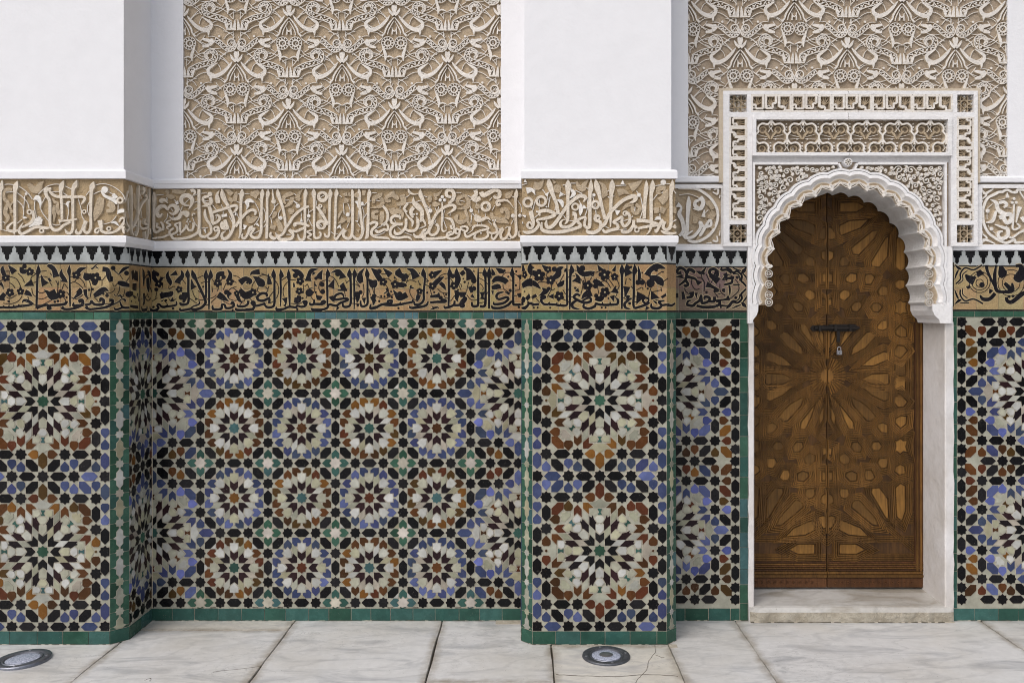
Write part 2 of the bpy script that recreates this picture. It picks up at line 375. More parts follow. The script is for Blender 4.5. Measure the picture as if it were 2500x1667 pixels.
class Mosaic:
    def __init__(s): s.t = []
    def add(s, kind, pts, c): s.t.append((kind, pts, c))
    def star(s, x, y, c='k'): s.add('star_tile', tf(star(), x, y), c)
    def hex(s, x, y, deg, c='k'): s.add('hexagon_tile', tf(hexa(), x, y, deg), c)
    def pent(s, x, y, deg, c): s.add('pentagon_tile', tf(pent(), x, y, deg), c)    # deg 0 points down
    def small(s, x, y, petal, centre):
        s.star(x, y, centre)
        for i in range(8):
            d = 45 * i
            s.add('chevron_tile', tf(chev(), x, y, d), 'a')
            kx, ky = x - math.sin(R(d)), y + math.cos(R(d))
            s.add('kite_tile', tf(kite(), kx, ky, d), 'W')
            for e in (45, 135): s.add('dart_tile', tf(dart(), kx, ky, d + e), petal)
            rh = []
            for rr_, tt in ((.52, 0), (.924, .165), (1.33, 0), (.924, -.165)):
                t = R(d + 22.5); rh.append((x - math.sin(t) * rr_ + math.cos(t) * tt, y + math.cos(t) * rr_ + math.sin(t) * tt))
            s.add('rhombus_tile', rh, 'w')
            s.add('triangle_tile', tf([(0, 1.29), (.225, 1.51), (-.225, 1.51)], x, y, d), 'w')
    def square(s, x, y, cw='p', cg='g', dirs=(0, 90, 180, 270)):
        s.star(x, y, cw)
        for d in dirs: s.add('dart_tile', tf(dart(), x, y, d), cg)
        for d in (0, 90, 180, 270): s.add('triangle_tile', tf([(.22, .22), (.50, .22), (.22, .50)], x, y, d), 'w')
    def big(s, x, y, outer, acc, blk='k'):
        s.star(x, y, 'g' if acc != 'n' else 't')
        for i in range(8):
            d = 45 * i
            A = lambda kind, pts, c: s.add(kind, tf(pts, x, y, d), c)
            A('chevron_tile', chev(), blk)
            A('kite_tile', tf([(px * .9, py * .96) for px, py in kite()], 0, 1), 'W')
            A('pentagon_tile', q(-23, 320, 23, 320, 47, 290, 24, 257, 0, 248, -24, 257, -47, 290), 'W')
            A('bow_tile', q(-27, 384, 27, 384, 10, 352, 25, 326, -25, 326, -10, 352), acc)
            for sg in (1, -1):
                B = lambda kind, pts, c: s.add(kind, tf([(px * sg, py) for px, py in pts], x, y, d), c)
                B('arrow_tile', q(-97, 322, -74, 308, -64, 332, -50, 292, -26, 254, -36, 240, -38, 178, -97, 235), 'a')
                B('kite_tile', q(-94, 381, -33, 381, -15, 352, -29, 328, -60, 313, -92, 331), 'W')
                B('dart_tile', q(-155, 441, -104, 441, -50, 390, -96, 387, -97, 328, -155, 384), outer)
            t = R(d + 22.5)
            for r0, r1 in ((.53, 1.30), (1.31, 2.05)):
                mid = (r0 + r1) / 2; hw = (r1 - r0) / 2 * .42
                s.add('rhombus_tile', [(x - math.sin(t) * a_ + math.cos(t) * b_, y + math.cos(t) * a_ + math.sin(t) * b_) for a_, b_ in ((r0, 0), (mid, hw), (r1, 0), (mid, -hw))], 'w')
        # white star halves at the four corners and sides, then the corner petals
        for i in range(4):
            d = 90 * i
            A = lambda kind, pts, c: s.add(kind, tf(pts, x, y, d), c)
            A('star_tile', q(-100, 440, -47, 392, 47, 392, 100, 440, 40, 455, 0, 478, -40, 455), 'w')
            A('white_star_tile', tf([(px * .62, py * .62) for px, py in tf(q(-100, 0, -62, -56, 62, -56, 100, 0, 62, 14, 74, 66, 28, 46, 0, 96, -28, 46, -74, 66, -62, 14), 0, 0)], -2.2 * math.sin(R(45)), 2.2 * math.cos(R(45)), 45), 'w')
            A('hexagon_tile', tf(hexa(), -1.90, 1.90, 45), outer)
            for sg in (1, -1):
                s.add('pentagon_tile', tf([(px * sg, py) for px, py in tf(pent(), -1.414, 2.0, 180)], x, y, d), outer if outer == 'n' else 'l')
    def ring(s, x, y, sides, mx=False):     # black frame round a big rosette, sides in 'NSEW'
        for sd_, d in (('N', 0), ('W', 90), ('S', 180), ('E', 270)):
            if sd_ not in sides: continue
            A = lambda px, py: tf([(px, py)], x, y, d)[0]
            for px in (-2.414, -1, 1):
                s.star(*A(px, 2.414))
            for px in (-1.707, 1.707): s.hex(*A(px, 2.414), d)
    def gate(s, x, y, d, c, hexed=True):     # pair of pentagons in the middle of a ring side, with hexagon or small diamond
        A = lambda px, py: tf([(px, py)], x, y, d)[0]
        s.pent(*A(-.414, 2.414), d - 90, c); s.pent(*A(.414, 2.414), d + 90, c)
        if hexed: s.hex(*A(0, 2.707), d + 90, c)
        else: s.add('diamond_tile', tf([(-.09, 0), (0, -.09), (.09, 0), (0, .09)], *A(0, 2.414)), c)
    def row(s, x, y, d, c, cx='b', outer='k'):     # pieces between ring side and the outer row (3.414)
        A = lambda px, py: tf([(px, py)], x, y, d)[0]
        for sg in (-1, 1):
            s.pent(*A(sg * 2.414, 3.0), d, c); s.pent(*A(sg * 1.414, 2.828), d + 180, c); s.pent(*A(sg * 1.0, 3.0), d, c)
            s.hex(*A(sg * 1.914, 2.914), d + (45 if sg < 0 else -45), cx if rt.random() < .3 else 'k'); s.hex(*A(sg * .5, 2.914), d + (45 if sg < 0 else -45), 'k')
            s.star(*A(sg * 1.414, 3.414)); s.hex(*A(sg * .707, 3.414), d, 'k'); s.hex(*A(sg * 2.121, 3.414), d, outer)
        s.star(*A(0, 3.414))
    def col_(s, x, y, sg, c='b'):     # outer column of the pillars at 2.83
        X = x + sg * 2.828
        s.star(X, y)
        for e in (1, -1):
            s.hex(X, y + e * .707, 90, 'k'); s.pent(X, y + e * 1.414, 180 if e > 0 else 0, c); s.pent(X, y + e * 2.0, 0 if e > 0 else 180, c)
            s.hex(X, y + e * 2.707, 90, c); s.star(X, y + e * 3.414)
    def lay(s, pl, ox, oz, ax, az, rect, parent, maxn=300, g=.0011):
        # unit coords -> plane ; rect = (u0,u1,z0,z1)
        done = []; seen = set()
        for kind, pts, c in s.t:
            P = [(ox + px * ax, oz + pz * az) for px, pz in pts]
            P = cliprect(P, *rect)
            if len(P) < 3: continue
            A = sum(P[i][0] * P[(i + 1) % len(P)][1] - P[(i + 1) % len(P)][0] * P[i][1] for i in range(len(P))) / 2
            if A < 0: P = P[::-1]; A = -A
            if A < .00006: continue
            cx_ = sum(p[0] for p in P) / len(P); cz_ = sum(p[1] for p in P) / len(P)
            key = (round(cx_ / .014), round(cz_ / .014))
            if any((key[0] + i, key[1] + j) in seen for i in (-1, 0, 1) for j in (-1, 0, 1)) and kind in ('star_tile', 'hexagon_tile', 'pentagon_tile', 'diamond_tile'):
                if key in seen or kind == 'star_tile': continue
            seen.add(key); done.append((A, kind, P, c))
        done.sort(key=lambda t: -t[0])
        rest = MB(); n_ = 0
        for A, kind, P, c in done:
            P = offs(P, -g); P = [(a_ + rt.uniform(-.0007, .0007), b_ + rt.uniform(-.0007, .0007)) for a_, b_ in P]
            mb = MB() if n_ < maxn else rest
            mb.cur = pick(c)
            mb.prism(P, pl, -.004, .0012 + rt.uniform(-.0003, .0004), 'glaze', inset=.0006, tilt=(rt.uniform(-.018, .018), rt.uniform(-.018, .018)))
            if n_ < maxn: mb.build(kind, parent, attr=True)
            n_ += 1
        rest.build('small_tile', parent, kind='stuff', attr=True)
def backing(pl, rect, parent, name='tile_dado', white=True):
    mb = MB(); mb.cur = (.335, .33, .27)
    u0, u1, z0, z1 = rect
    mb.prism([(u0, z0), (u1, z0), (u1, z1), (u0, z1)], pl, -.02, -.0012, 'glaze' if white else 'grout')
    return mb.build(name, parent, attr=True)
def groutnet(ms, pl, ox, oz, ax, az, rect, parent):
    mb = MB()
    for kind, pts, c in ms.t:
        P = cliprect([(ox + px * ax, oz + pz * az) for px, pz in pts], *rect)
        if len(P) < 3: continue
        A = sum(P[i][0] * P[(i + 1) % len(P)][1] - P[(i + 1) % len(P)][0] * P[i][1] for i in range(len(P))) / 2
        if A < 0: P = P[::-1]
        if abs(A) < .00006: continue
        P = offs(P, .0007); mb.prism(P, pl, -.004, -.0006 + rt.uniform(-.0004, .0), 'grout')
    mb.build('grout_lines', parent, kind='stuff')
def strip_tiles(pl, u0, u1, z0, z1, step, keys, parent, name='border_tile', vertical=False, g=.0009, jit=.25):
    a, b = (z0, z1) if vertical else (u0, u1); p = a
    while p < b - 1e-6:
        w_ = step * rt.uniform(1 - jit, 1 + jit); e = min(b, p + w_)
        if b - e < step * .35: e = b
        mb = MB(); mb.cur = pick(rt.choice(keys))
        R_ = [(u0 + g, p + g), (u1 - g, p + g), (u1 - g, e - g), (u0 + g, e - g)] if vertical else [(p + g, z0 + g), (e - g, z0 + g), (e - g, z1 - g), (p + g, z1 - g)]
        R_ = [(x + rt.uniform(-.0006, .0006), y + rt.uniform(-.0006, .0006)) for x, y in R_]
        mb.prism(R_, pl, -.004, .0014 + rt.uniform(-.0004, .0006), 'glaze', inset=.0007, tilt=(rt.uniform(-.01, .01), rt.uniform(-.01, .01)))
        mb.build(name, parent, attr=True); p = e
MER = [(-14.6, 0), (14.6, 0), (14.2, 3), (11.3, 6), (11.3, 15), (8, 15), (8, 19.5), (4.6, 19.5), (4.6, 29), (0, 34.5), (-4.6, 29), (-4.6, 19.5), (-8, 19.5), (-8, 15), (-11.3, 15), (-11.3, 6), (-14.2, 3)]
def merlons(pl, u0, u1, z0, z1, parent, pitch=.0714, ph=0.):
    mb = MB(); mb.cur = (.37, .39, .39); mb.prism([(u0, z0), (u1, z0), (u1, z1), (u0, z1)], pl, -.02, 0., 'glaze'); b = mb.build('merlon_frieze', parent, attr=True)
    k = (z1 - z0) / 38.5; u = u0 + ph
    while u < u1 + pitch / 2:
        P = cliprect([(u + x * pitch / 31.5, z1 - y * k) for x, y in MER], u0 + .001, u1 - .001, z0, z1)
        if len(P) > 2:
            mb = MB(); mb.cur = pick('k'); mb.prism([(x + rt.uniform(-.0006, .0006), y + rt.uniform(-.0006, .0006)) for x, y in P], pl, -.003, .0012, 'glaze', inset=.0005); mb.build('merlon_tile', b, attr=True)
        mb = MB()
        P = cliprect([(u - .0006, z0), (u + .0006, z0), (u + .0006, z1 - 34 * k), (u - .0006, z1 - 34 * k)], u0, u1, z0, z1)
        if len(P) > 2: mb.prism(P, pl, -.003, .0006, 'grout'); mb.build('grout_joint', b)
        u += pitch
GOLD = [(.345, .235, .105), (.31, .205, .09), (.375, .26, .125), (.29, .188, .08), (.345, .222, .098)]
def gold_tiles(pl, u0, u1, z0, z1, parent, step=.124, ph=0., cols=GOLD):
    mb = MB(); mb.prism([(u0, z0), (u1, z0), (u1, z1), (u0, z1)], pl, -.02, -.002, 'grout'); b = mb.build('inscription_frieze', parent)
    hh = z1 - z0; zm = z0 + hh * .5; bl = hh * .030
    p = u0 - ph
    while p < u1 - 1e-6:
        e = p + step * rt.uniform(.93, 1.07)
        if u1 - e < step * .3: e = u1
        a_, b_ = max(p, u0), min(e, u1)
        if b_ - a_ > .006:
            for (za, zb) in ((z0 + bl, zm), (zm, z1 - bl)):
                mb = MB(); mb.cur = tuple(x * rt.uniform(.92, 1.08) for x in rt.choice(cols))
                mb.prism([(a_ + .0007, za + .0007), (b_ - .0007, za + .0007), (b_ - .0007, zb - .0007), (a_ + .0007, zb - .0007)], pl, -.004, .0002 + rt.uniform(0, .0004), 'gold', inset=.0006)
                mb.build('gold_tile', b, attr=True)
            for (za, zb) in ((z0, z0 + bl), (z1 - bl, z1)):
                mb = MB(); mb.cur = (.012, .011, .012)
                mb.prism([(a_ + .0004, za), (b_ - .0004, za), (b_ - .0004, zb), (a_ + .0004, zb)], pl, -.004, .0008, 'glaze', inset=.0004); mb.build('black_edge_tile', b, attr=True)
        p = e
    return b
def lozenge_strip(pl, width, z0, z1, parent, u0=0., per=.1495, top=None):
    # green tiles with white stars and long white lozenges down a chamfered corner
    mb = MB(); mb.prism([(u0, z0), (u0 + width, z0), (u0 + width, z1), (u0, z1)], pl, -.015, -.001, 'grout'); b = mb.build('corner_strip', parent)
    m_ = u0 + width / 2; wv = width * .225
    z = z1 - per * .92
    zs = []
    k = -1
    while True:
        zc = z1 - per * .90 - k * per
        if zc < z0 - per: break
        zs.append(zc); k += 1
    for zc in zs:
        for sg in (-1, 1):
            for q0, q1 in ((-.5, 0), (0, .5)):
                P = [(m_ + sg * width * .5, zc + q0 * per), (m_ + sg * width * .04, zc + q0 * per), (m_ + sg * width * .04, zc + q1 * per), (m_ + sg * width * .5, zc + q1 * per)]
                P = cliprect(P, u0, u0 + width, z0, z1)
                if len(P) > 2:
                    A = sum(P[i][0] * P[(i + 1) % len(P)][1] - P[(i + 1) % len(P)][0] * P[i][1] for i in range(len(P)))
                    if A < 0: P = P[::-1]
                    mb = MB(); mb.cur = pick(rt.choice('ggt')); mb.prism(offs(P, -.0008), pl, -.004, .0006, 'glaze', inset=.0005); mb.build('green_tile', b, attr=True)
        st = [(m_ + x / h_ * wv * .72, zc + y / h_ * wv * .72) for x, y in star()]
        lz = [(0, -.335), (.62, -.215), (.62, -.06), (1.15, 0), (.62, .06), (.62, .215), (0, .335), (-.62, .215), (-.62, .06), (-1.15, 0), (-.62, -.06), (-.62, -.215)]
        lo = [(m_ + x * wv * 1.25, zc - per / 2 + y * per) for x, y in lz]
        for P in (st, lo):
            P = cliprect(P, u0 + .002, u0 + width - .002, z0, z1)
            if len(P) > 2:
                A = sum(P[i][0] * P[(i + 1) % len(P)][1] - P[(i + 1) % len(P)][0] * P[i][1] for i in range(len(P)))
                if A < 0: P = P[::-1]
                mb = MB(); mb.prism(offs(P, .0007), pl, -.003, .0009, 'grout')
                mb.cur = pick('w'); mb.prism(offs(P, -.0006), pl, -.003, .0021, 'glaze', inset=.0006); mb.build('white_tile', b, attr=True)
# ------------------------------------------------------------------ traced strokes (photo crop units): kind width | x,y[,w] ... ; next stroke
# L white letter, B tan leaf, W white leaf / knop, S thin stem, O ring x,y,radius,width, D knop x,y,radius
BAND_LEFT = (0, 430, 7.587, '''
L50|40,75,10 20,220,90 8,330,50 8,1000,50;325,90,8 290,190,100 275,330,60 275,900,50 265,1000,50 262,1090,6;250,850,20 150,930,45 150,1000,50 250,1025,50 340,1000,30
L50|430,860,6 385,930,30 350,1010,50 400,1070,50 530,1010,50 640,950,50 760,945,50 860,965,50 920,950,20;600,640,60 625,760,55 560,870,50 400,950,30
L50|950,230,40 850,260,75 860,360,60 920,470,55 925,700,55 930,900,50 1000,1000,55 1100,980,50 1180,910,50 1310,850,40
L45|900,240,30 950,320,50 1060,380,50 1300,385,50 1520,385,45 1570,420,50 1540,480,40 1500,530,8
L50|1180,80,8 1140,180,90 1125,300,60 1140,500,48 1150,800,48;1425,75,8 1390,170,90 1350,280,60 1350,700,50 1350,950,50 1310,1050,50 1240,1050,45 1205,980,15
L40|1090,840,90 1140,830,40 1300,820,40 1430,795,30;1740,100,8 1710,190,100 1690,300,60 1680,700,50 1680,950,50 1620,1050,50 1560,1010,50 1570,900,60 1590,830,80
L50|1420,980,10 1410,1040,50 1470,1060,50 1520,990,40 1540,900,25;1850,820,90 1870,930,70 1880,1010,50 1960,1050,50 2090,1040,40 2200,980,50 2290,870,50 2310,790,40 2250,780,40 2210,850,30
L35|1850,960,20 1780,980,35 1760,1030,35 1800,1050,35 1840,1000,30;2350,930,10 2280,960,45 2300,1040,45 2350,1060,30
O|545,665,38,34;2015,975,34,32;770,1010,36,34;1560,660,32,26;2225,450,48,44
W80|1940,255,130;2100,400,90 2150,350,100;740,600,15 745,500,50 690,400,95 615,440,8;1890,270,60 1930,360,50 2030,410,60 2120,450,80 2160,520,30;2170,700,10 2220,650,70 2300,640,60;420,780,8 450,770,40 500,770,10;1300,470,10 1250,500,50 1265,590,12;530,950,8 620,880,90 700,840,150 780,850,90;2060,870,10 2130,860,50 2210,930,10;480,330,50;700,770,60 760,790,40
B80|1740,830,20 1780,700,120 1820,600,150 1850,470,130 1880,400,90;1990,500,100 2060,540,110 2070,620,90 1960,650,50;1840,430,20 1810,480,25 1860,540,25 1910,510,20;520,140,60 600,240,110 690,240,130 740,150,80 810,90,8;220,250,50 110,250,55 60,310,55 70,420,55 140,500,60 100,600,70 90,690,70 140,780,60 70,910,8;960,410,15 1010,480,50 1070,500,30 1050,570,60 1080,680,70 1110,690,20;1000,540,30 980,640,70 1000,720,50 990,860,8;240,470,30 180,560,30 220,680,60
S15|75,155 160,150 240,160;335,190 420,240 520,330 590,430;310,310 400,380 500,490 530,600;310,455 400,540 430,650 420,760;700,340 850,200 1000,150 1100,155;960,290 1100,285;1160,310 1250,370;1200,185 1310,240;1760,165 1900,140 2080,190 2250,320 2320,480 2320,620;1715,335 1800,295 1870,270;2000,290 2100,345;1650,270 1580,360;1660,450 1610,560 1620,670 1650,740;1440,420 1490,600 1510,740 1560,830;1150,500 1230,540 1260,640 1240,800;640,440 625,560 650,700 670,760;40,840 80,870;30,990 120,1020;300,880 400,800;960,890 1030,910 1120,890;1310,390 1300,430;830,390 760,520;2180,500 2180,600 2170,700;1910,890 2050,850 2150,740;740,600 790,700 890,830 920,900 900,940;100,300 240,290;450,360 440,500 430,600
''')
BAND_SIDE = (300, 450, 9.046, '''
L24|190,20,6 200,120,40 205,300 205,600 205,1000 240,1120;375,20,6 365,120,36 355,300 350,700 345,1000 300,1130 270,1100;500,240,30 540,300 440,430 370,600 330,760 230,960;560,330 580,600 570,1000 545,1180 510,1200 490,1040;400,800 380,900 430,980 540,960 550,900 480,860 500,770;600,100,8 590,250,30 590,400 575,700;600,980 620,1100;60,780 110,900 150,960 90,1040;440,90,40 480,130,40 430,230,8
S10|80,400 150,150;70,550 90,750 150,950;140,300 150,600 160,730;250,920 330,920;420,560 440,750;390,200 440,330;270,1060 330,1060
B50|270,200,30 280,400,80 280,560,10;100,600 130,760;510,60,30 540,180,40;600,620,40 590,700,40
''')
BAND_R1 = (300, 450, 9.046, '''
L60|680,170,20 685,290,80 685,500,60 680,900,60 690,1020,55 730,1060,50 830,1010,50 890,990,45 880,900,50 830,830,30;760,850,40 750,940,45 850,980,45;1060,790,20 960,840,40 1050,900,40 970,950,40 1020,1000,20
L45|1260,840,20 1150,890,45 1200,960,45 1190,1050,45 1060,1110,45 1030,1040,45 1120,970,40;600,1090,20 620,1190,40 760,1180,40 900,1160,40 1040,1110,45 1110,1195,55 1250,1205,55 1450,1170,55 1600,1100,55 1680,980,62 1680,500,66 1680,110,66
L45|1260,830,50 1260,950,50 1280,1060,45 1380,960,45 1400,910,40 1450,1010,45 1530,1010,45 1560,900,50 1540,850,40;1690,1000,60 1710,1130,60 1800,1160,55 1880,1120,50 1950,1040,55 1930,900,55 1850,780,60 1810,650,60 1820,550,20
L75|870,650,30 820,700,70 770,690,80 750,580,80 830,490,80 920,490,70 990,560,50 1000,540,40 1060,470,60 1160,490,90 1190,590,90 1100,660,50 1010,610,10;1470,470,20 1380,460,50 1290,380,80 1320,270,90 1440,250,95 1530,340,90 1510,450,60 1450,560,12
L60|1500,150,80 1560,130,60 1590,190,50 1540,260,12;850,365,110;850,350,90 920,350,60 990,420,8;1020,700,8 1100,770,50 1230,740,80 1300,640,80 1420,650,110 1390,720,60;1530,700,30 1550,650,30 1600,660,30
L70|1920,220,110;1900,260,60 1780,300,60 1790,390,50 1870,440,60 1950,400,80 1930,290,70;1740,490,8 1880,460,80;1900,480,70 1940,600,80 1970,730,80 1990,860,60 2080,830,60 2140,760,60 2110,690,50 2040,690,15
L50|2110,1000,60 2040,1030,40 2020,960,40 2100,950,50 2120,1060,55 2050,1170,55 1920,1200,50 1860,1140,40;2240,790,50 2280,900,60 2310,960,50 2200,980,40 2170,900,45 2200,840,45 2250,960,40;1990,620,55 2150,570,55 2350,510,50
L70|2190,100,12 2190,230,80 2240,350,70 2330,480,70;2130,130,8 2080,230,60 2090,330,100 2100,420,90
D|1440,770,20;1410,825,20;1480,825,20;1210,1115,20;1265,1105,20
W70|1180,380,80 1210,440,50;1990,880,50;1800,990,50 1830,1080,8;2180,710,8 2300,680,70
S17|730,240 890,225;960,290 970,370;1120,340 1170,380;1310,480 1260,600;1540,260 1650,210;1560,400 1650,375;1720,200 1850,195;1720,350 1890,370;1970,450 2050,560;2170,450 2200,520;1560,570 1650,515;1220,470 1250,580;980,640 970,740 900,830;1410,780 1440,900;1530,730 1580,860 1650,940;1100,680 1100,740;1370,410 1450,330;1050,530 1100,600;2080,640 2050,760;2210,600 2200,760;1720,970 1870,960
B70|1080,150,60 1200,160,90 1330,170,60 1395,110,10;950,190,90 1000,130,60;950,230,60 1060,280,90 1140,280,20
''')
BAND_R2 = (540, 450, 9.046, '''
L60|30,100,8 30,220,90 90,350,70 160,520,70 240,680,70 280,850,70 260,980,60 180,1130,70 90,1200,70 20,1180,60 20,1090,50 100,1030,10;0,570,55 150,510,60 300,470,60 350,510,60 300,600,45 260,630,12
L55|460,95,8 455,210,100 440,330,65 430,550,55 430,800,55 425,1050,50 390,1190,20;320,940,60 400,800,60 470,720,60 580,610,60 690,565,60 760,610,60 740,680,40
L58|915,90,8 905,210,95 895,330,60 890,600,55 885,850,55 880,1030,60 830,1160,60 720,1180,60 650,1110,60 700,1030,50 710,960,120;710,960,100 640,980,90 600,1060,60 560,1140,50 500,1200,50 455,1150,50 480,1090,20
L55|1035,100,8 1030,210,85 1015,330,55 1015,700,55 1010,1000,60 1000,1200,50;1135,110,20 1140,220,35 1155,350,60;1155,380,110;1245,95,8 1255,210,90 1300,340,70 1360,520,60 1400,720,55 1420,920,60
L58|1940,490,50 1830,520,55 1700,610,60 1580,730,60 1510,850,60 1430,960,60 1380,1070,55 1290,1140,55 1210,1100,30 1215,1060,10;1220,1130,60 1290,1210,70 1420,1220,70 1540,1200,60 1590,1120,60 1540,1050,60 1500,1000,70
L60|1640,930,70 1620,880,60 1720,860,60 1850,890,60 1950,930,40;1540,1030,60 1650,1040,55 1750,1000,55 1870,940,50
L55|1865,90,8 1865,200,90 1850,320,60 1850,700,55 1850,1100,55 1810,1220,55 1730,1210,50 1690,1100,20;2045,90,8 2045,200,100 2055,320,60 2055,600,50 2050,1050,50 2070,1180,50 2170,1170,45 2200,1090,40 2160,1060,40
L45|2010,1010,20 1900,1050,40 1990,1110,40 1910,1170,40 2000,1225,20;2100,500,40 2190,590,60 2290,760,60 2352,900,60;1110,1060,30 1080,1120,60 1140,1190,70 1220,1190,40;90,780,50 130,900,50 150,970,50 60,980,40 20,900,40 50,850,40
W60|560,560,8 590,470,60 570,390,90 640,360,80 720,400,30;1770,730,8 1775,830,60;1930,700,80;1690,480,100;1310,745,90;530,900,90 510,1000,15;780,870,50 840,930,15;320,600,8 315,690,45;1600,370,20 1680,430,30;10,700,60 130,680,60
B70|60,110,8 150,150,80 230,230,90;340,160,20 310,260,80 300,380,60;160,310,60 250,380,80;640,200,80 740,210,130 830,150,80;760,290,60;1560,180,100 1540,200,90 1400,260,80 1370,360,70 1420,430,30;1560,280,90 1560,330,90 1500,440,70 1370,510,10;1800,100,8 1720,200,60 1680,300,90 1740,340,60;1550,540,120 1540,600,120 1540,660,60;1200,600,70 1170,680,80 1120,760,10;1220,760,60 1280,880,90 1310,980,110 1290,1040,90;1150,900,110 1120,990,110;580,700,60 630,800,120 740,750,90 810,715,20;2150,640,30 2200,760,60 2280,880,60;2270,560,80 2280,650,50
O|2235,275,95,75;2200,890,85,60;2180,480,32,30
S17|360,215 420,210;500,205 620,205;320,370 410,410;470,400 530,390;700,350 780,480 830,600 830,740 720,910;820,310 870,370;920,510 970,640 970,780 930,850;1260,420 1180,500 1110,640 1040,740;1165,430 1170,560;1090,730 1115,870;1310,550 1260,650 1260,780;1390,350 1500,350;1600,200 1650,240;2180,290 2290,230;2110,360 2090,480;2020,560 1930,620;1920,540 1925,660;1910,760 1880,860;1920,760 2010,930;2160,870 2220,920;840,1020 700,1090;930,950 990,860;460,980 510,985;1430,1105 1530,1110;330,620 390,770;170,700 240,840;170,980 190,1100;1760,620 1765,720
''')
BAND_R3 = (780, 450, 9.046, '''
L55|235,90,8 240,210,90 225,330,60 220,700,50 215,1000,50 200,1140,50 140,1150,50 110,1080,30;0,600,50 90,720,60 190,880,60;375,90,8 375,200,90 360,320,55 350,700,55 340,1000,50 335,1160,20
L58|720,95,8 725,170,60 730,300,60 730,700,60 725,1000,60 700,1150,60 620,1200,60 530,1140,60 540,1060,60 560,1000,110;560,1000,100 490,1060,60 430,1130,50 370,1210,50 330,1170,40 340,1110,20
L58|870,90,8 875,200,80 880,400,60 910,700,60 945,950,60 950,1080,60 890,1190,60 800,1200,60 730,1130,50;1100,95,8 1100,210,90 1080,330,60 1075,700,60 1065,1000,70 1050,1150,70 1000,1200,20
L55|1110,880,50 1190,840,60 1270,860,60 1240,930,60 1160,1010,60 1150,1100,60 1230,1160,55 1400,1180,50 1500,1190,50 1560,1230,12;1230,1010,60 1300,1060,60 1420,1000,55 1500,1010,50 1510,920,50 1450,860,50 1430,920,40
L55|1400,480,50 1480,580,60 1510,700,60 1480,820,50 1360,900,20;1780,780,40 1770,720,60 1660,700,60 1580,760,60 1600,850,60 1700,880,60 1840,880,60;1700,890,50 1600,950,60 1560,1050,60 1600,1150,60 1750,1180,55 1900,1160,50 1990,1180,50 2045,1240,12
L60|1910,760,60 1910,900,60 1870,1000,60 1760,1090,60 1670,1080,60 1660,990,12;2140,720,20 2170,800,70 2170,930,60 2100,1020,60 1980,1030,60 1900,990,50
L70|2235,105,8 2225,200,80 2270,330,70 2352,520,60;2080,280,8 2080,400,80 2180,500,120 2260,600,90 2260,760,70 2220,830,40;2080,510,80 2020,600,80 2050,710,60 2080,730,20;1960,100,20 1990,180,60 2080,220,30 2180,215,12
L60|2080,1080,20 2110,1150,60 2200,1160,60 2352,1140,60;2352,1010,40 2270,1070,50 2280,1180,60 2352,1220,60;1950,420,50 1870,540,55 1930,620,60;1900,630,20 1980,740,40 2060,830,60 2040,940,20
D|2085,665,26;2150,655,28
W60|780,380,20 860,420,90 850,520,15;940,390,50 950,470,60;790,810,8 850,820,40;620,670,90;380,980,8 440,930,50 480,990,8
B80|1320,200,130 1320,250,90 1200,310,80 1200,420,50;1350,300,70 1390,400,80 1330,490,70 1120,520,8;1300,590,60 1190,620,70 1190,720,80 1290,740,90;1370,600,80 1380,720,90 1350,880,50;1590,160,110 1600,220,90 1480,280,70 1480,370,60 1570,350,60;1600,220,80 1700,290,90 1740,340,50;1825,230,110 1850,400,110 1700,440,60;1590,520,120 1620,620,110 1730,590,100 1830,650,70 1820,770,15;560,190,90 580,260,60;660,180,30 650,260,70;540,350,130 640,370,60;540,750,130 480,830,70 400,860,10;650,720,80 640,850,60;500,580,30 430,680,50 410,770,8;820,240,110;980,130,80 970,250,50;100,500,40 100,600,80 110,670,40;830,1040,80 880,990,15
O|65,260,80,60;50,900,75,55;20,480,30,28
S17|430,240 490,280;520,410 540,670;620,420 670,560 660,670;1150,190 1260,190;1110,370 1140,350;1240,350 1330,370;1880,310 1990,230;1890,410 2060,395 2200,370;940,500 980,640 970,800 990,1030;1050,390 970,480;1050,630 980,740;860,580 850,700 850,800;840,860 900,950;640,870 600,960;460,880 390,980;250,1050 330,1100 400,1090;1540,780 1400,900 1260,970;1450,1050 1330,1110 1200,1120;1720,940 1800,1010;1870,1060 2050,1130;1760,640 1780,700;1640,760 1680,840;1780,470 1775,540;2200,980 2352,920
''')
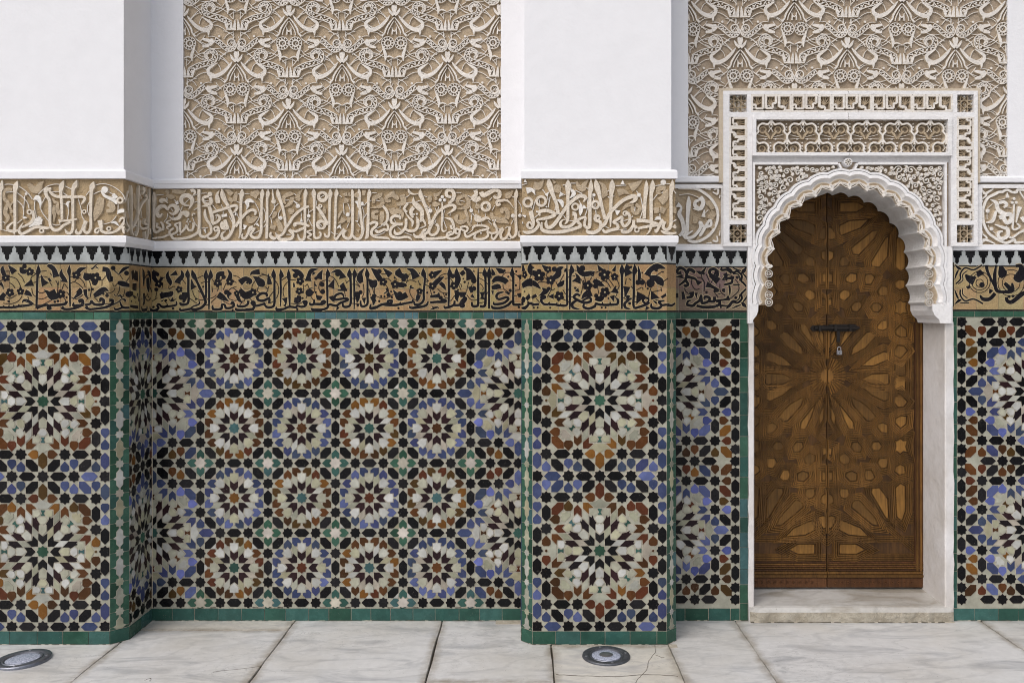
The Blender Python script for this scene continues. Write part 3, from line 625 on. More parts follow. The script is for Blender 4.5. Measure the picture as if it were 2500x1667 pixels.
BAND_R4 = (1020, 450, 9.046, '''
L60|60,100,8 60,220,95 110,340,75 180,520,65 240,700,60 260,880,60;650,660,8 790,560,60 820,500,70 760,460,60 620,490,60 500,570,60 420,640,60 350,760,60 280,900,60 220,1050,60 120,1110,60 40,1130,60;50,1100,50 120,1180,60 250,1200,60 450,1190,55 620,1170,50 700,1120,50 790,1070,50 800,950,50 770,840,60 720,770,60 590,740,8;130,1080,40 120,1020,40 200,980,30
L50|400,880,60 450,930,60 440,1040,55 350,1120,55 270,1100,50 260,1020,40 370,820,12;540,390,35 540,600,38 530,850,42 530,980,40 570,1040,40 640,1010,15
L75|740,290,50 640,250,70 640,150,70 740,130,80 800,220,80 770,340,70 690,420,50 680,440,12
L45|930,960,40 1020,930,45 1100,960,45 1070,1040,45 970,1000,40 900,1000,45 850,980,40 840,1080,40 920,1090,45;930,1000,50 900,1140,50 780,1200,50 660,1180,50 650,1090,45 750,1040,40;1030,1050,45 1080,1160,50 1240,1090,50 1400,1020,50 1560,980,50 1480,920,50 1300,910,50 1220,950,50 1210,1020,20
L50|1290,1090,20 1250,1180,60 1320,1210,50 1460,1200,50 1550,1130,50 1540,1040,45 1620,1080,45 1730,1060,45 1740,970,50 1690,880,60 1700,820,20;1890,970,70 1830,1010,60 1750,1120,50 1680,1210,50 1630,1170,40 1640,1100,20
L55|1890,980,60 1830,1100,60 1860,1200,60 1950,1180,55 2010,1060,50 2030,930,60;2010,1060,40 2050,1150,50 2100,1170,50 2170,1080,60 2165,800,60 2165,500,55 2160,330,60 2175,220,90 2180,100,8
L90|1270,130,90 1290,220,80 1230,300,110 1290,340,110 1380,300,90;1400,170,100 1440,250,90 1550,200,100 1700,130,80 1800,170,80 1800,270,80 1720,300,60 1680,250,60;1340,690,150 1310,770,120 1400,790,80 1520,740,60 1620,800,8;1830,430,60 1760,460,60 1750,380,60 1850,360,60 1990,370,40 2120,530,8;20,480,40 100,600,60 90,740,60 150,840,50 180,920,20;2240,1030,20 2230,1120,50 2290,1160,50;725,900,50 750,980,40 800,960,20
D|275,585,58;1180,580,50;2100,695,55;2255,690,50;1660,800,22;1715,795,22;1395,1080,22;1995,1200,20;2040,1205,20;540,280,45;495,350,45;590,350,45
B80|1035,215,130 1010,250,70 890,310,80 890,420,60 990,460,20;1060,260,60 1120,380,80 1080,500,80 840,550,8;1040,560,60 1090,700,60 1100,820,50 1180,930,60;890,720,110 830,720,60 850,800,60 960,840,90 1080,780,40;1320,490,110;1620,620,50 1660,740,90 1780,790,110 1900,800,100 2020,870,15;1960,760,100 1990,640,90 1930,550,80 1850,570,80 1880,640,40;270,250,60 260,320,90 270,400,50;350,250,80 450,220,60 545,110,8;320,440,60 390,440,110 490,440,15;1930,250,80 2000,240,130 2110,130,12;400,320,70
O|1500,490,90,75
S17|0,365 60,365;120,255 210,275;160,410 250,540;270,460 265,540;265,630 265,760;380,520 420,610;460,490 430,610;600,560 570,650 570,800 640,980;840,180 960,185;1100,240 1190,300;1150,345 1200,320;930,355 1040,380;1280,390 1300,430;1340,560 1350,630;1490,650 1495,720;1640,290 1580,360;1740,230 1770,215;2060,250 2130,290;1980,330 1990,370;1550,420 1520,540;1550,800 1640,890;1150,480 1180,560;1200,630 1170,850;1210,640 1250,700;700,440 760,370 840,350;710,700 720,640 770,560;1320,850 1310,890;1400,850 1410,890;2120,760 2060,880;2200,350 2280,480 2290,620;1700,470 1640,580;1090,1090 1200,1020;400,780 370,880;1770,970 1820,990;10,980 180,910;1930,970 1990,930
''')
BAND_C = (1265, 425, 5.88, '''
L45|440,60,8 450,150,80 500,300,55 555,440,45 575,580,50;980,330,50 940,400,18;980,340,40 940,320,55 870,320,55 740,420,50 640,550,48 580,640,50 500,740,50 430,770,48 400,720,45 410,660,15
L44|340,690,20 340,790,48 440,830,50 640,825,48 820,780,45 900,740,45 850,670,40 960,620,35 955,700,40 960,750,40 1020,760,48 1030,600,48 1030,300,48 1045,200,70 1045,75,8
L45|310,600,20 310,540,48 420,525,48 530,580,48 420,630,45 270,660,30 300,720,40 230,810,45 130,840,45 65,820,15;180,530,60 200,620,60 220,720,40 180,780,40 130,740,35 160,690,30 200,730,30;715,80,8 720,170,90 715,300,48 715,500,42 710,660,42 670,720,12
L45|780,570,60 820,580,50 815,680,45 740,750,45 640,760,45 605,710,40 640,660,20 680,660,12;1170,610,30 1120,600,50 1110,660,45 1180,690,45 1180,780,45 1090,840,50 1000,830,45 985,790,12
L45|1110,75,8 1130,170,80 1170,320,50 1210,500,45 1250,650,48;1600,410,12 1660,390,45 1690,340,60 1640,320,60 1520,370,50 1400,470,50 1300,590,48 1240,720,48 1160,770,40
L42|1350,75,8 1350,170,80 1335,330,45 1330,550,45 1325,760,15;1210,790,30 1250,830,42 1350,800,42 1430,780,42 1420,720,40 1370,690,40 1430,650,40 1490,620,40 1490,700,42 1530,750,42 1600,680,42 1590,580,42 1540,560,60
L42|1660,660,45 1650,740,42 1590,820,45 1500,830,42 1490,790,12;1670,740,40 1700,780,50;1700,670,60 1800,670,50 1950,700,45 2000,730,40 1870,750,40 1720,780,35
L42|1840,90,8 1840,200,60 1820,400,45 1810,640,45;1930,85,8 1930,180,75 1910,300,48 1910,600,45 1910,740,42 1880,830,20 1840,870,8;2090,670,60 2050,700,50 2010,780,40 1980,830,35 1960,790,15;2110,680,40 2080,760,42 2130,800,42 2190,740,45 2195,500,42 2195,280,45 2210,180,70 2215,85,8;2280,840,15 2200,855,40 2100,840,40 2050,810,12;2230,740,60 2265,775,30
O|1110,440,50,44;1705,800,30,28;1540,565,30,26;1140,625,30,30
D|1090,300,28;1735,300,36;190,480,14;405,470,14;270,540,18;2085,120,50
W60|750,210,15 800,280,60 740,350,8;560,370,15 620,400,60 640,480,15;630,270,60 590,330,10;1430,520,80 1420,590,15;1500,90,8 1500,150,60;1960,660,10 2010,630,50 2060,660,10;100,80,8 100,120,50;60,590,8 110,610,40;120,240,90 200,230,50 245,300,8;900,430,30 900,520,60 890,600,8;980,490,10 930,470,60;400,310,50 440,260,8;60,700,30
B55|220,160,100 300,170,90 370,70,10;570,160,60 560,210,120 600,190,60;490,70,10 530,130,40;840,100,20 870,180,60 930,210,80 950,150,60 1010,80,15;1160,110,15 1230,180,60 1240,300,90;1200,320,60 1290,290,20;1430,270,90 1520,250,60 1600,290,8;1610,200,120 1700,150,70 1785,80,10;1660,430,40 1560,450,50 1500,520,10;1690,430,40 1750,490,50 1700,560,50 1650,530,50 1640,460,40;2120,200,60 2020,210,60 2020,290,50;2120,220,60 2110,330,90 2040,400,110;1980,480,80 1990,560,60;2090,480,80 2060,560,60;2255,470,50 2250,560,40
O|140,405,60,45;330,390,66,44;820,470,45,34
S14|50,160 130,130;240,210 240,260;350,220 400,290;640,160 700,150;510,260 480,310;760,130 830,130;820,230 920,280;980,190 1000,210;1270,260 1310,230;1290,320 1320,350;1060,270 1090,390;1115,510 1120,580;1200,370 1200,390;1400,165 1550,160;1350,330 1380,310;1700,240 1720,270;1760,320 1790,500 1750,640;1870,240 1840,290;1960,170 2080,150;2130,140 2180,140;1930,380 2000,290;2060,270 2090,255;2230,230 2270,280;2035,570 2040,620;1680,470 1675,530;300,360 310,430 300,500;460,320 430,480;420,290 430,380;250,360 210,520;220,640 290,580;990,340 1000,470 960,600;870,370 900,430;650,590 710,660 800,670;540,450 530,520;1440,690 1580,650 1650,600;1240,745 1310,780;1420,800 1560,790;2210,690 2280,650;680,290 600,320;1105,425 1105,460
''')
CART_R = (2310, 420, 4.356, '''
L30|828,190,30 760,190,28 745,215,30 700,215,25 670,200,25 640,190,25 600,210,28 560,215,28 530,230,28 490,250,28 450,270,28 420,310,28 400,360,28 390,410,28 390,470,28 395,530,28 410,580,28 430,620,28 460,660,28 500,690,28 540,715,28 590,740,28 640,755,28 690,735,28 725,720,28 740,750,30 828,745,20
W20|380,180,12 410,230,25 470,200,20 500,180,12;400,210,12 425,250,20 380,290,12;380,765,12 400,720,25 460,735,20 520,765,10;400,740,10 430,700,20 385,660,12;375,330,10 385,300,20;375,620,10 385,650,20
L35|470,295,8 530,330,40 550,400,45 620,450,50 680,450,40 690,510,50 640,540,40 600,480,50 560,490,40;560,330,30 610,320,35 640,350,35 610,380,15;720,340,15 712,500,20 705,600,20 740,610,20 780,580,20 750,550,15;420,540,8 490,520,35 520,440,30 530,410,12;520,560,12 600,590,30 650,610,40 650,680,40 590,710,35 550,680,35 560,640,30 600,630,15;645,220,8 650,275,40;780,210,15 828,290,12;780,370,50 760,440,30 740,540,12;800,480,40 828,530,30;670,690,20 700,700,20 770,650,20 828,620,25
D|440,415,28;480,605,26;720,285,20;700,325,20;742,325,20
S8|440,390 510,330;560,300 640,280;620,370 700,380;440,440 440,500;450,560 460,590;500,630 540,660;660,560 630,590
''')
CART_L = (1250, 400, 3.92, '''
L26|1590,232,26 1680,232,28 1740,235,28 1790,250,26 1840,280,26 1890,320,26 1930,370,26 1960,430,26 1970,500,26 1960,560,26 1935,620,26 1900,670,26 1850,710,26 1790,740,26 1730,745,28 1680,730,20
W14|1930,250,10 1970,240,18 1965,290,18 1920,270,10;1960,690,10 1965,740,18 1920,735,18;1985,330,8 1990,300,14;1850,240,8 1900,245,14;1860,760,8 1910,755,14;1990,640,8 1985,690,14
L32|1690,310,8 1690,380,45 1680,500,35 1670,660,35 1630,690,20;1580,390,50 1620,420,20 1600,480,40 1630,550,40 1640,640,35 1600,690,25;1800,320,45 1830,370,40 1800,430,40 1750,400,35 1760,360,30 1800,345,15;1730,430,8 1790,440,30;1840,440,8 1830,510,40;1730,640,12 1650,700,30 1730,700,30 1800,620,30 1800,560,35 1830,600,30 1900,590,25 1890,540,25 1810,670,30 1790,690,15
B50|1860,390,20 1900,380,60 1930,430,50;1890,480,80 1940,510,60;1920,600,50;1760,500,50 1750,570,40;1810,700,60 1760,750,20
S8|1600,300 1700,290 1800,330;1780,370 1800,350;1840,480 1880,440;1650,600 1640,560
''')
# tile inscriptions, all black glaze:  K width | strokes ; F flower x,y,r ; T thin scroll
TILE_LEFT = (0, 630, 7.35, '''
K30|690,120,8 690,240,65 675,330,34 665,600,32 655,900,30;655,900,44 720,870,38 850,840,34 870,900,48 910,900,34 900,850,32 1050,840,38 1170,820,38 1200,770,38;1250,130,8 1240,240,55 1250,330,28 1255,600,28 1260,870,20;1110,880,50 1160,915,34 1290,910,34 1400,880,34 1480,830,42 1480,760,42 1430,760,42 1440,800,30;1330,790,10 1320,850,42 1400,850,38 1500,840,38
K32|1520,840,32 1620,820,32 1640,770,32 1700,830,38 1840,830,38 1860,760,42 1810,730,42 1800,780,30;1540,870,50 1600,915,34 1750,905,34 1900,880,38 2000,830,42 2020,760,48 1960,760,48;2010,840,25 2100,800,20 2180,740,18 2240,750,34 2240,790,15;2180,720,20 2160,670,28 2110,690,15;2070,680,20 2050,650,20;2150,780,20 2200,880,38 2330,890,38;2050,890,20 2080,925,38 2190,890,30
K28|400,800,8 430,760,34 500,770,44 600,825,28;580,830,28 480,850,34 350,860,34 340,830,15;350,860,34 260,880,34 250,840,15;260,880,32 170,885,32 165,845,12;170,885,32 80,885,30 70,850,12;80,880,30 0,885,30
D|985,785,22;1040,770,22;1195,705,18;155,775,20;1600,570,20;1665,560,20;1855,640,20;1920,670,30
F|105,355,58;535,245,60;1370,305,64;1715,355,80;180,620,64;1095,645,66;370,600,56
K50|60,140,8 45,210,55 80,310,55;150,130,8 220,210,65 260,260,90;390,160,55 400,240,65 470,240,60;440,150,65;870,170,55 900,150,65 970,210,65 1010,340,90;1110,200,8 1100,290,55 1150,380,65 1150,430,110;740,300,8 770,400,50 815,480,110;590,440,100 440,500,12;870,360,30 910,420,35;1550,170,8 1440,210,60 1390,280,50;1630,180,8 1660,190,22 1740,110,12;1720,160,22 1770,190,8;1840,200,70 1930,220,65 1960,330,75 1980,430,30;1560,270,70 1550,360,80 1650,300,60;1700,440,85;2030,180,70;2040,210,20 2120,290,12;2120,300,8 2220,200,55 2320,160,20;2270,270,75;2110,440,50 2200,460,90 2340,500,50;2010,330,30 2000,420,40;30,760,90 40,700,70 90,640,60;0,450,60 50,500,24 60,560,12;450,610,75 520,640,60 580,690,8;930,580,85 990,680,75 1060,670,60;790,570,8 860,620,50 930,700,75 1040,690,60;1400,570,80 1430,620,70 1310,740,8;1530,560,55 1540,660,42 1585,740,8;1690,680,55 1780,620,80 1870,560,65 1950,590,12;2300,650,90
T8|80,240 190,235;320,270 400,350 440,440;170,330 290,370 360,480 360,530;0,420 60,380;170,445 230,480 270,540;590,260 650,280;720,240 840,230;650,280 570,340 550,400;600,440 650,430;700,350 790,330 860,350;900,270 930,310;900,440 935,500;1000,400 1040,490 1030,640;1060,410 1040,500;1150,460 1110,570;1160,460 1220,550;1270,340 1320,340;1270,450 1340,430 1440,490 1490,550;1420,350 1500,430 1530,520;1370,380 1340,430;1600,400 1640,540 1620,700;1790,400 1830,400 1830,500;1900,320 1840,400;570,540 590,640 640,690;680,720 760,735 860,690;680,600 740,630 820,600;120,700 180,725 300,660;400,680 330,770 200,820 60,810;500,690 520,740;600,830 750,840 950,740;1140,700 1180,760;1150,615 1210,620 1240,670;1270,700 1380,730 1500,650;1550,750 1600,710;1690,700 1790,800;1870,590 1930,630 2030,600 2060,540;2140,500 2140,580 2090,680;2240,560 2220,660 2180,720;1980,820 1850,820;2020,460 2050,510 2110,450;2150,300 2200,380;2260,430 2330,330
''')
TILE_R1 = (300, 640, 7.35, '''
K34|1165,135,8 1160,220,65 1175,300,36 1175,500,34 1180,680,34 1150,750,34 1050,760,38 1030,720,30;1110,540,80 1110,640,65 1085,730,25;1240,140,12 1270,240,65 1320,330,36 1390,480,38 1470,660,36 1480,740,38 1400,820,38 1300,850,38 1240,840,35 1250,800,20 1370,750,25 1365,690,12;1495,135,8 1490,250,65 1490,330,32 1495,500,32 1490,650,28;1575,135,8 1575,250,65 1550,330,32 1550,600,32 1545,850,18
K30|480,790,25 490,850,38 560,870,38 640,830,32 620,780,32 650,750,28 700,800,34 780,795,34 800,750,12;780,795,32 950,770,30 960,700,15;850,700,12 890,660,20 870,700,20 920,690,12;520,720,10 510,770,30;1030,820,20 1040,865,34 1200,840,34 1240,830,30;690,700,15 720,690,20
K34|1610,770,20 1620,840,38 1700,850,38 1770,830,38 1780,760,32 1830,770,32 1850,820,34 1930,820,34 1990,780,38 1970,720,38 1940,760,30;2030,820,20 2040,855,38 2150,860,38 2352,850,38;2055,750,15 2070,790,34 2180,790,34 2240,750,34 2250,690,40
D|1310,665,16;775,685,20;900,830,20;550,805,20;1970,855,16
F|645,385,62;1700,375,60;1010,490,52;2045,560,46;1920,350,60
K50|590,160,80 550,250,65 600,340,55;620,220,60;820,160,8 800,250,50 840,350,65 820,380,95;1050,150,15 1070,240,55 1000,330,70 980,380,90;970,190,70 850,240,8;700,265,45 690,330,30;1230,310,15 1250,420,55 1275,470,100;1820,210,70 1720,220,65 1700,310,55;1810,270,60;1880,130,8 1930,220,50 1900,330,65;2100,370,90 2200,300,65 2280,340,70 2250,370,60;2300,220,12;670,610,80 760,590,70 860,570,70 870,520,40;700,550,30;1710,580,90 1800,640,75 1900,700,8;1860,540,75;1930,540,60 1890,600,40 1910,660,8;2050,600,45 2090,680,45 2150,725,8;2100,490,50 2200,600,100 2340,540,90;1050,630,80;900,640,30 870,700,20;1440,440,30;600,490,60
T8|660,310 760,270;720,400 700,480;830,410 830,480 900,440 940,440;1060,300 1130,390;1300,310 1440,240;1510,260 1540,260;1600,300 1640,360;1400,380 1480,350 1540,360;1720,430 1700,520;1760,330 1800,280;1980,240 2060,260 2120,310;1990,340 2040,370;1850,380 1800,500;2040,440 1940,470 1880,540;1980,460 2030,500;1250,510 1290,620 1400,680 1600,640 1680,590;1200,650 1330,740;1680,630 1580,730;1610,540 1600,440;1910,660 2000,690 2050,680;530,700 620,640;610,530 590,640;820,640 860,690 960,660;730,670 790,740;1350,510 1440,580;2110,450 2130,490;2130,560 2090,640;2200,630 2180,700;1480,770 1540,765;1800,700 1920,760;2100,770 2160,690
''')
TILE_R2 = (600, 640, 7.35, '''
K34|500,130,8 500,230,65 515,310,32 515,550,34 515,740,34 480,800,34 400,810,38 350,780,28 350,730,12;625,130,8 640,240,65 625,300,30 630,500,30 625,790,15;770,130,8 770,240,55 780,350,36 785,600,34 790,820,20
K32|380,620,30 370,570,38 290,560,38 210,620,38 230,680,38 320,690,38 420,650,34 420,740,34;350,740,34 250,770,34 170,780,34 150,720,42 110,730,42 150,790,38 120,840,38 0,850,38;550,800,15 560,850,38 680,840,34 780,800,34 900,810,34 920,780,28 1000,800,34 1070,780,34 1090,710,34 1040,710,34 1060,760,25
K32|1150,720,15 1160,760,34 1220,750,34 1230,670,25;1220,750,34 1370,750,38 1420,710,38 1380,700,34 1350,750,30;1190,820,15 1200,850,34 1370,850,34 1460,820,34 1500,760,34 1620,780,34 1700,730,34 1830,680,34 1800,650,34 1700,660,34 1600,670,34 1610,600,34 1700,560,34 1750,590,28 1750,640,12
K32|1465,120,8 1475,220,65 1460,300,32 1465,550,32 1465,820,20;1865,120,8 1860,220,65 1880,310,34 1885,550,34 1880,750,34 1820,800,34 1750,790,34 1740,710,20;1950,120,8 1955,220,65 1945,310,30 1950,600,30 1945,840,15;2170,110,8 2180,220,65 2185,310,32 2185,600,32 2185,740,32 2130,790,34 2070,780,34 2060,690,20;2250,750,15 2240,830,38 2350,800,38;1660,800,45 1630,860,15
D|1210,540,18;1255,540,18;1020,645,18;925,845,20
F|975,340,60;960,520,56;130,545,60
K55|250,170,80 120,190,45 85,240,8;130,260,8 200,300,65 280,380,110 330,430,40;400,200,8 420,330,55 430,400,65;30,330,80 60,350,80;820,130,8 920,170,65 1000,240,65 990,300,50;890,240,75;1300,125,8 1180,150,55 1130,250,55 1120,340,95;1230,180,50 1200,230,15;1380,140,8 1330,230,65 1310,300,95;1260,290,50;1530,190,8 1650,160,55 1720,230,65 1740,290,110;1650,210,75;1590,300,8 1550,400,65 1530,460,100;1780,420,100 1700,460,60;1650,500,25 1820,500,35;1370,400,70;1380,530,70;1340,540,15;1140,550,110;1200,460,8 1130,480,25;960,600,55 940,680,85 870,680,70;700,640,80 720,740,24 690,790,40;1320,600,100 1310,680,50;1530,610,70 1560,680,34 1600,710,8;2130,110,8 2060,200,55 2050,300,90 2080,370,55;2010,530,70 2010,650,55 1995,730,8;2060,540,60;2120,640,60 2130,750,8;2260,110,8 2352,170,50;2210,300,12 2290,400,100 2340,320,30;2270,610,70 2300,700,50 2280,780,8;2010,770,40;860,370,20 870,450,30;1240,400,30 1270,430,20
T8|280,200 380,240 470,280;220,270 300,230 380,240;180,320 120,410 110,480;230,440 210,510 260,560;340,440 400,490 370,550;420,430 390,490;530,330 580,420 590,540 550,650;640,330 740,260;770,340 690,430 670,540 690,620;800,320 900,320;1020,280 1070,320;1030,400 1040,500 1030,560;1110,400 1140,480;1240,340 1230,500 1290,610;1390,220 1450,220;1500,240 1600,300 1670,440;1330,360 1450,320 1520,350;1330,370 1310,460 1340,540;1790,320 1810,370;1870,320 1800,380;1900,210 2040,215;1970,320 2050,440;1900,400 1990,400 2040,450;2110,390 2120,550 2080,640;2310,450 2310,600;2210,480 2240,600;500,520 410,640;810,740 950,750 1040,690;1100,600 1080,650;1170,620 1220,690;1770,520 1790,620;1900,650 1980,660;1900,740 2040,750;160,610 200,640;60,640 120,700;430,740 500,700;1050,430 1070,430 1110,390
''')
TILE_R3 = (900, 640, 6.189, '''
K27|825,90,8 830,180,58 850,250,28 832,450,28 830,570,28 780,630,30 700,640,30 690,590,15;1220,85,8 1225,180,58 1212,250,28 1212,500,28 1205,690,20;1655,90,12 1655,300,28 1655,600,28 1640,660,30 1570,660,30 1560,600,20;1750,90,8 1755,180,58 1765,250,28 1765,600,30 1740,665,32 1680,665,30;1825,80,8 1820,180,52 1820,300,28 1820,700,26;2170,80,8 2170,180,52 2185,260,28 2185,600,28 2200,640,30 2300,640,30
K28|30,640,15 30,690,30 100,690,30 200,640,30 330,620,30 350,580,28 290,590,28 310,640,30;240,645,28 340,650,28 460,640,30 480,600,12;470,640,28 560,620,28 570,600,12;560,620,26 660,600,28 665,560,15;620,660,15 640,690,30 760,680,30 870,650,30 900,590,15;930,610,28 1030,600,30 1150,600,30 1160,575,30 1110,570,28 1090,600,15
K28|1140,660,15 1160,690,28 1280,650,28 1300,580,25;1280,650,28 1400,640,30 1470,560,30 1450,540,28 1390,610,28 1400,670,30 1440,660,28 1430,620,15;960,670,8 990,690,25 1040,680,20 1060,700,8;990,700,25 930,715,8;2040,450,15 1960,470,30 1930,520,30 1970,560,28 2080,530,30 2110,560,30 2030,620,30 1900,635,30 1890,600,12;1860,650,15 1880,690,32 2000,690,30 2100,650,30 2150,600,28 2160,580,12;2330,590,15 2310,560,20
D|450,695,15;190,515,15;240,520,15;340,445,15;885,460,15;990,455,15;1350,420,15;2270,680,17
F|400,335,54;220,300,50;965,360,50;1290,355,50;965,195,48;770,440,40
K48|40,95,8 110,170,55 180,270,65;160,140,60;220,95,8 290,160,55 330,200,70;490,130,70 430,170,55 540,220,65 590,190,55;390,240,20;530,260,60;10,260,12 70,330,100 100,290,15;580,100,12 660,130,55 720,240,95;770,170,20;1110,120,8 1020,170,55 970,200,55;430,340,55 540,350,55 560,370,20;980,350,55 1060,270,55 1140,220,8;1080,310,40 1130,360,45 1165,420,8;1330,90,8 1330,170,55 1350,260,65 1320,350,55;1270,210,60;1440,90,20 1510,140,65 1550,260,115;1400,140,60 1440,190,55;1590,280,70;1860,95,8 1880,160,40 1890,200,45;1920,90,8 2000,140,65 2010,170,45;2050,130,35;1870,300,30 1940,250,65 2040,270,65 2090,310,60;1860,390,45 1950,370,65 1960,400,55;1870,430,30 1880,500,8;370,420,8 430,500,55 470,540,65 580,490,70;470,480,60;270,390,30 280,440,20 230,475,12;300,490,50;50,510,45 110,520,60;80,560,55 70,650,8;760,490,50 740,550,45 730,600,8;930,520,30 1040,510,45 1080,500,90;1090,540,50;1300,470,70 1340,470,60 1330,540,45 1350,600,8;1420,450,100 1420,530,50;1530,370,45 1560,460,34;1590,400,60;1550,500,45 1600,540,8;1715,450,60 1720,520,28 1715,560,68;2060,450,12 2130,480,34;2140,430,40;2280,470,60 2290,530,40;2290,190,60 2300,260,30;2230,140,28;2110,220,28;2225,350,28;350,530,30;160,590,28;640,350,12 630,380,20 680,390,20;780,340,20;880,290,20;1170,490,25;1450,300,30;1430,250,20;1590,140,20;2340,170,40;2335,370,50
T7|190,180 270,180;250,330 300,420 280,530;60,390 100,500 250,550 380,480;250,250 300,250 340,290;380,210 430,270;590,230 570,320;600,190 650,175;530,280 490,310;750,280 770,340;580,290 640,270 720,300;650,350 620,450 680,560 760,560;840,220 910,290;850,340 940,370;1010,280 1110,190 1210,170;1230,240 1290,320;1150,250 1210,240;1040,400 1110,460 1200,470;1130,470 1160,540 1210,540;930,410 960,520;1360,340 1400,430;1510,300 1480,440;1390,320 1410,380;1570,330 1530,400;1660,160 1720,160;1660,235 1730,270 1800,330;1680,320 1730,380 1720,430;1480,490 1550,570 1640,570;1240,590 1300,500;1780,490 1800,450;1850,240 1860,220 1840,200;2010,220 2070,160 2150,160;2200,170 2280,250 2280,420;2030,330 2040,400 2120,460;2130,270 2170,280;2210,430 2270,420;1870,330 1880,310;1660,620 1780,600;2200,510 2260,500;120,590 60,560
''')
TILE_C = (1265, 630, 5.88, '''
K26|700,95,12 700,300,24 700,560,24 700,670,24 620,680,27 610,650,10;610,680,25 550,670,27 560,640,10;555,670,27 450,660,27 450,630,12;460,665,27 370,660,27 330,600,30 390,560,30 350,550,27 310,570,12;300,660,27 200,670,27;760,95,8 770,180,55 750,250,28 745,500,28 740,740,16;1490,90,8 1490,180,55 1490,260,28 1490,500,26 1488,730,20
K27|1670,90,8 1675,180,55 1660,260,28 1660,500,28 1660,700,28 1740,700,28 1850,660,28 1890,640,12;1870,580,26 1820,570,26 1790,610,26 1830,650,26 1870,620,22 1875,570,12;890,540,25 840,520,30 800,560,30 850,600,30 950,640,30 1040,620,30 1030,570,28 960,590,22 900,640,25;850,600,28 780,650,30 790,710,30 880,735,10;950,650,15 940,700,30 1010,725,30 1100,690,30 1110,640,18;1110,650,26 1200,670,27 1210,630,12;1200,670,27 1310,670,27 1320,630,12;1310,670,27 1420,660,27 1430,600,30 1400,570,10
K27|1600,560,30 1570,550,30 1580,590,28 1630,580,20;1590,600,28 1530,650,30 1540,710,30 1610,730,10;60,640,20 90,600,30 70,570,20 55,620,15;0,660,27 80,650,27;150,650,27 140,620,12;50,715,15 100,715,27 140,680,22 170,650,22 260,670,22;1910,650,15 1920,710,30 2010,720,30 2060,680,27 2020,630,27 2100,610,15;1940,610,12 1990,650,27;2050,680,20 2130,670,27 2200,680,24 2250,650,18;1860,700,50 1830,745,10
D|225,712,13;280,710,13;460,712,13;1200,710,14;1255,710,14;1295,578,12;95,480,12
F|300,250,72;465,320,56;95,240,44;430,165,42;1240,240,68;1385,270,46;1000,395,58;1245,490,58;590,545,58
K48|70,100,15 80,190,40;340,100,8 400,150,55;200,110,70 160,170,40 210,210,55 270,220,55;520,160,60;650,130,12 590,160,55 570,240,65 500,290,45;680,150,20 680,200,34;660,320,8 620,370,55 560,400,30;60,400,40 150,350,55 240,370,55 320,440,12;400,440,90 380,490,55 300,540,8;440,440,45;840,100,8 880,180,55 940,230,55 1040,220,55 1090,230,60;920,150,70;820,220,8 860,280,45 840,350,95;790,330,20;900,300,12;1140,100,8 1190,180,60;1400,110,8 1370,190,45;1590,110,70 1560,170,55 1590,240,95;1620,130,30;1720,110,8 1740,220,34 1735,330,34;1720,350,60;1780,350,60;1780,210,20;2110,150,12 2000,120,65 1900,170,55 1850,250,70;1980,170,40;1890,300,70 1970,290,65 2040,340,80 2080,400,15;1900,360,95;1080,320,40 1150,360,65 1240,400,8;1110,400,60;1050,490,90 960,530,55 910,590,8;1110,570,55 1180,590,55 1210,540,55;1120,540,50;1360,450,80 1440,500,15;1350,540,60 1370,620,8;1560,410,80 1550,480,45 1530,570,8;1770,510,105 1730,590,55 1700,660,8;1970,520,125 1910,590,15;2080,530,70 2100,560,50;870,460,50 820,470,12;820,430,30;940,330,20;1860,440,25;1400,410,20;130,540,55 160,590,45;220,530,55 240,570,60;440,550,12 510,550,60;2080,200,20;1600,650,34;20,520,60;30,250,50
T7|130,300 160,350;190,230 160,320;370,270 440,350 310,340 270,400;420,220 400,250 440,290;480,380 480,460 530,440;540,340 560,380;660,230 600,340;690,300 750,250;720,180 740,170;800,175 860,185;780,250 820,260;950,270 970,340;1060,270 1010,350;1110,210 1160,190;1130,290 1100,320;900,300 930,380 900,520;1180,350 1260,330 1330,430;1300,300 1370,400;1270,310 1260,350;1310,190 1350,230;1420,310 1450,400 1420,460;1550,290 1540,380;1590,290 1620,320;1620,400 1660,460;1690,180 1740,180;1760,290 1820,340 1830,420;1910,410 1870,560;1700,460 1780,420 1790,460;1940,280 2070,190;2080,340 2150,290;2050,420 2060,480;1910,490 2050,460;1280,420 1280,460;1140,420 1160,520;1310,500 1350,480;1390,570 1420,510;980,450 980,480;710,440 750,480;640,450 680,520;260,580 310,640;480,440 420,560;640,590 690,610;720,550 790,560;720,630 790,640;1500,560 1560,600;1640,550 1750,550;1640,630 1720,630;1970,600 2100,620
''')
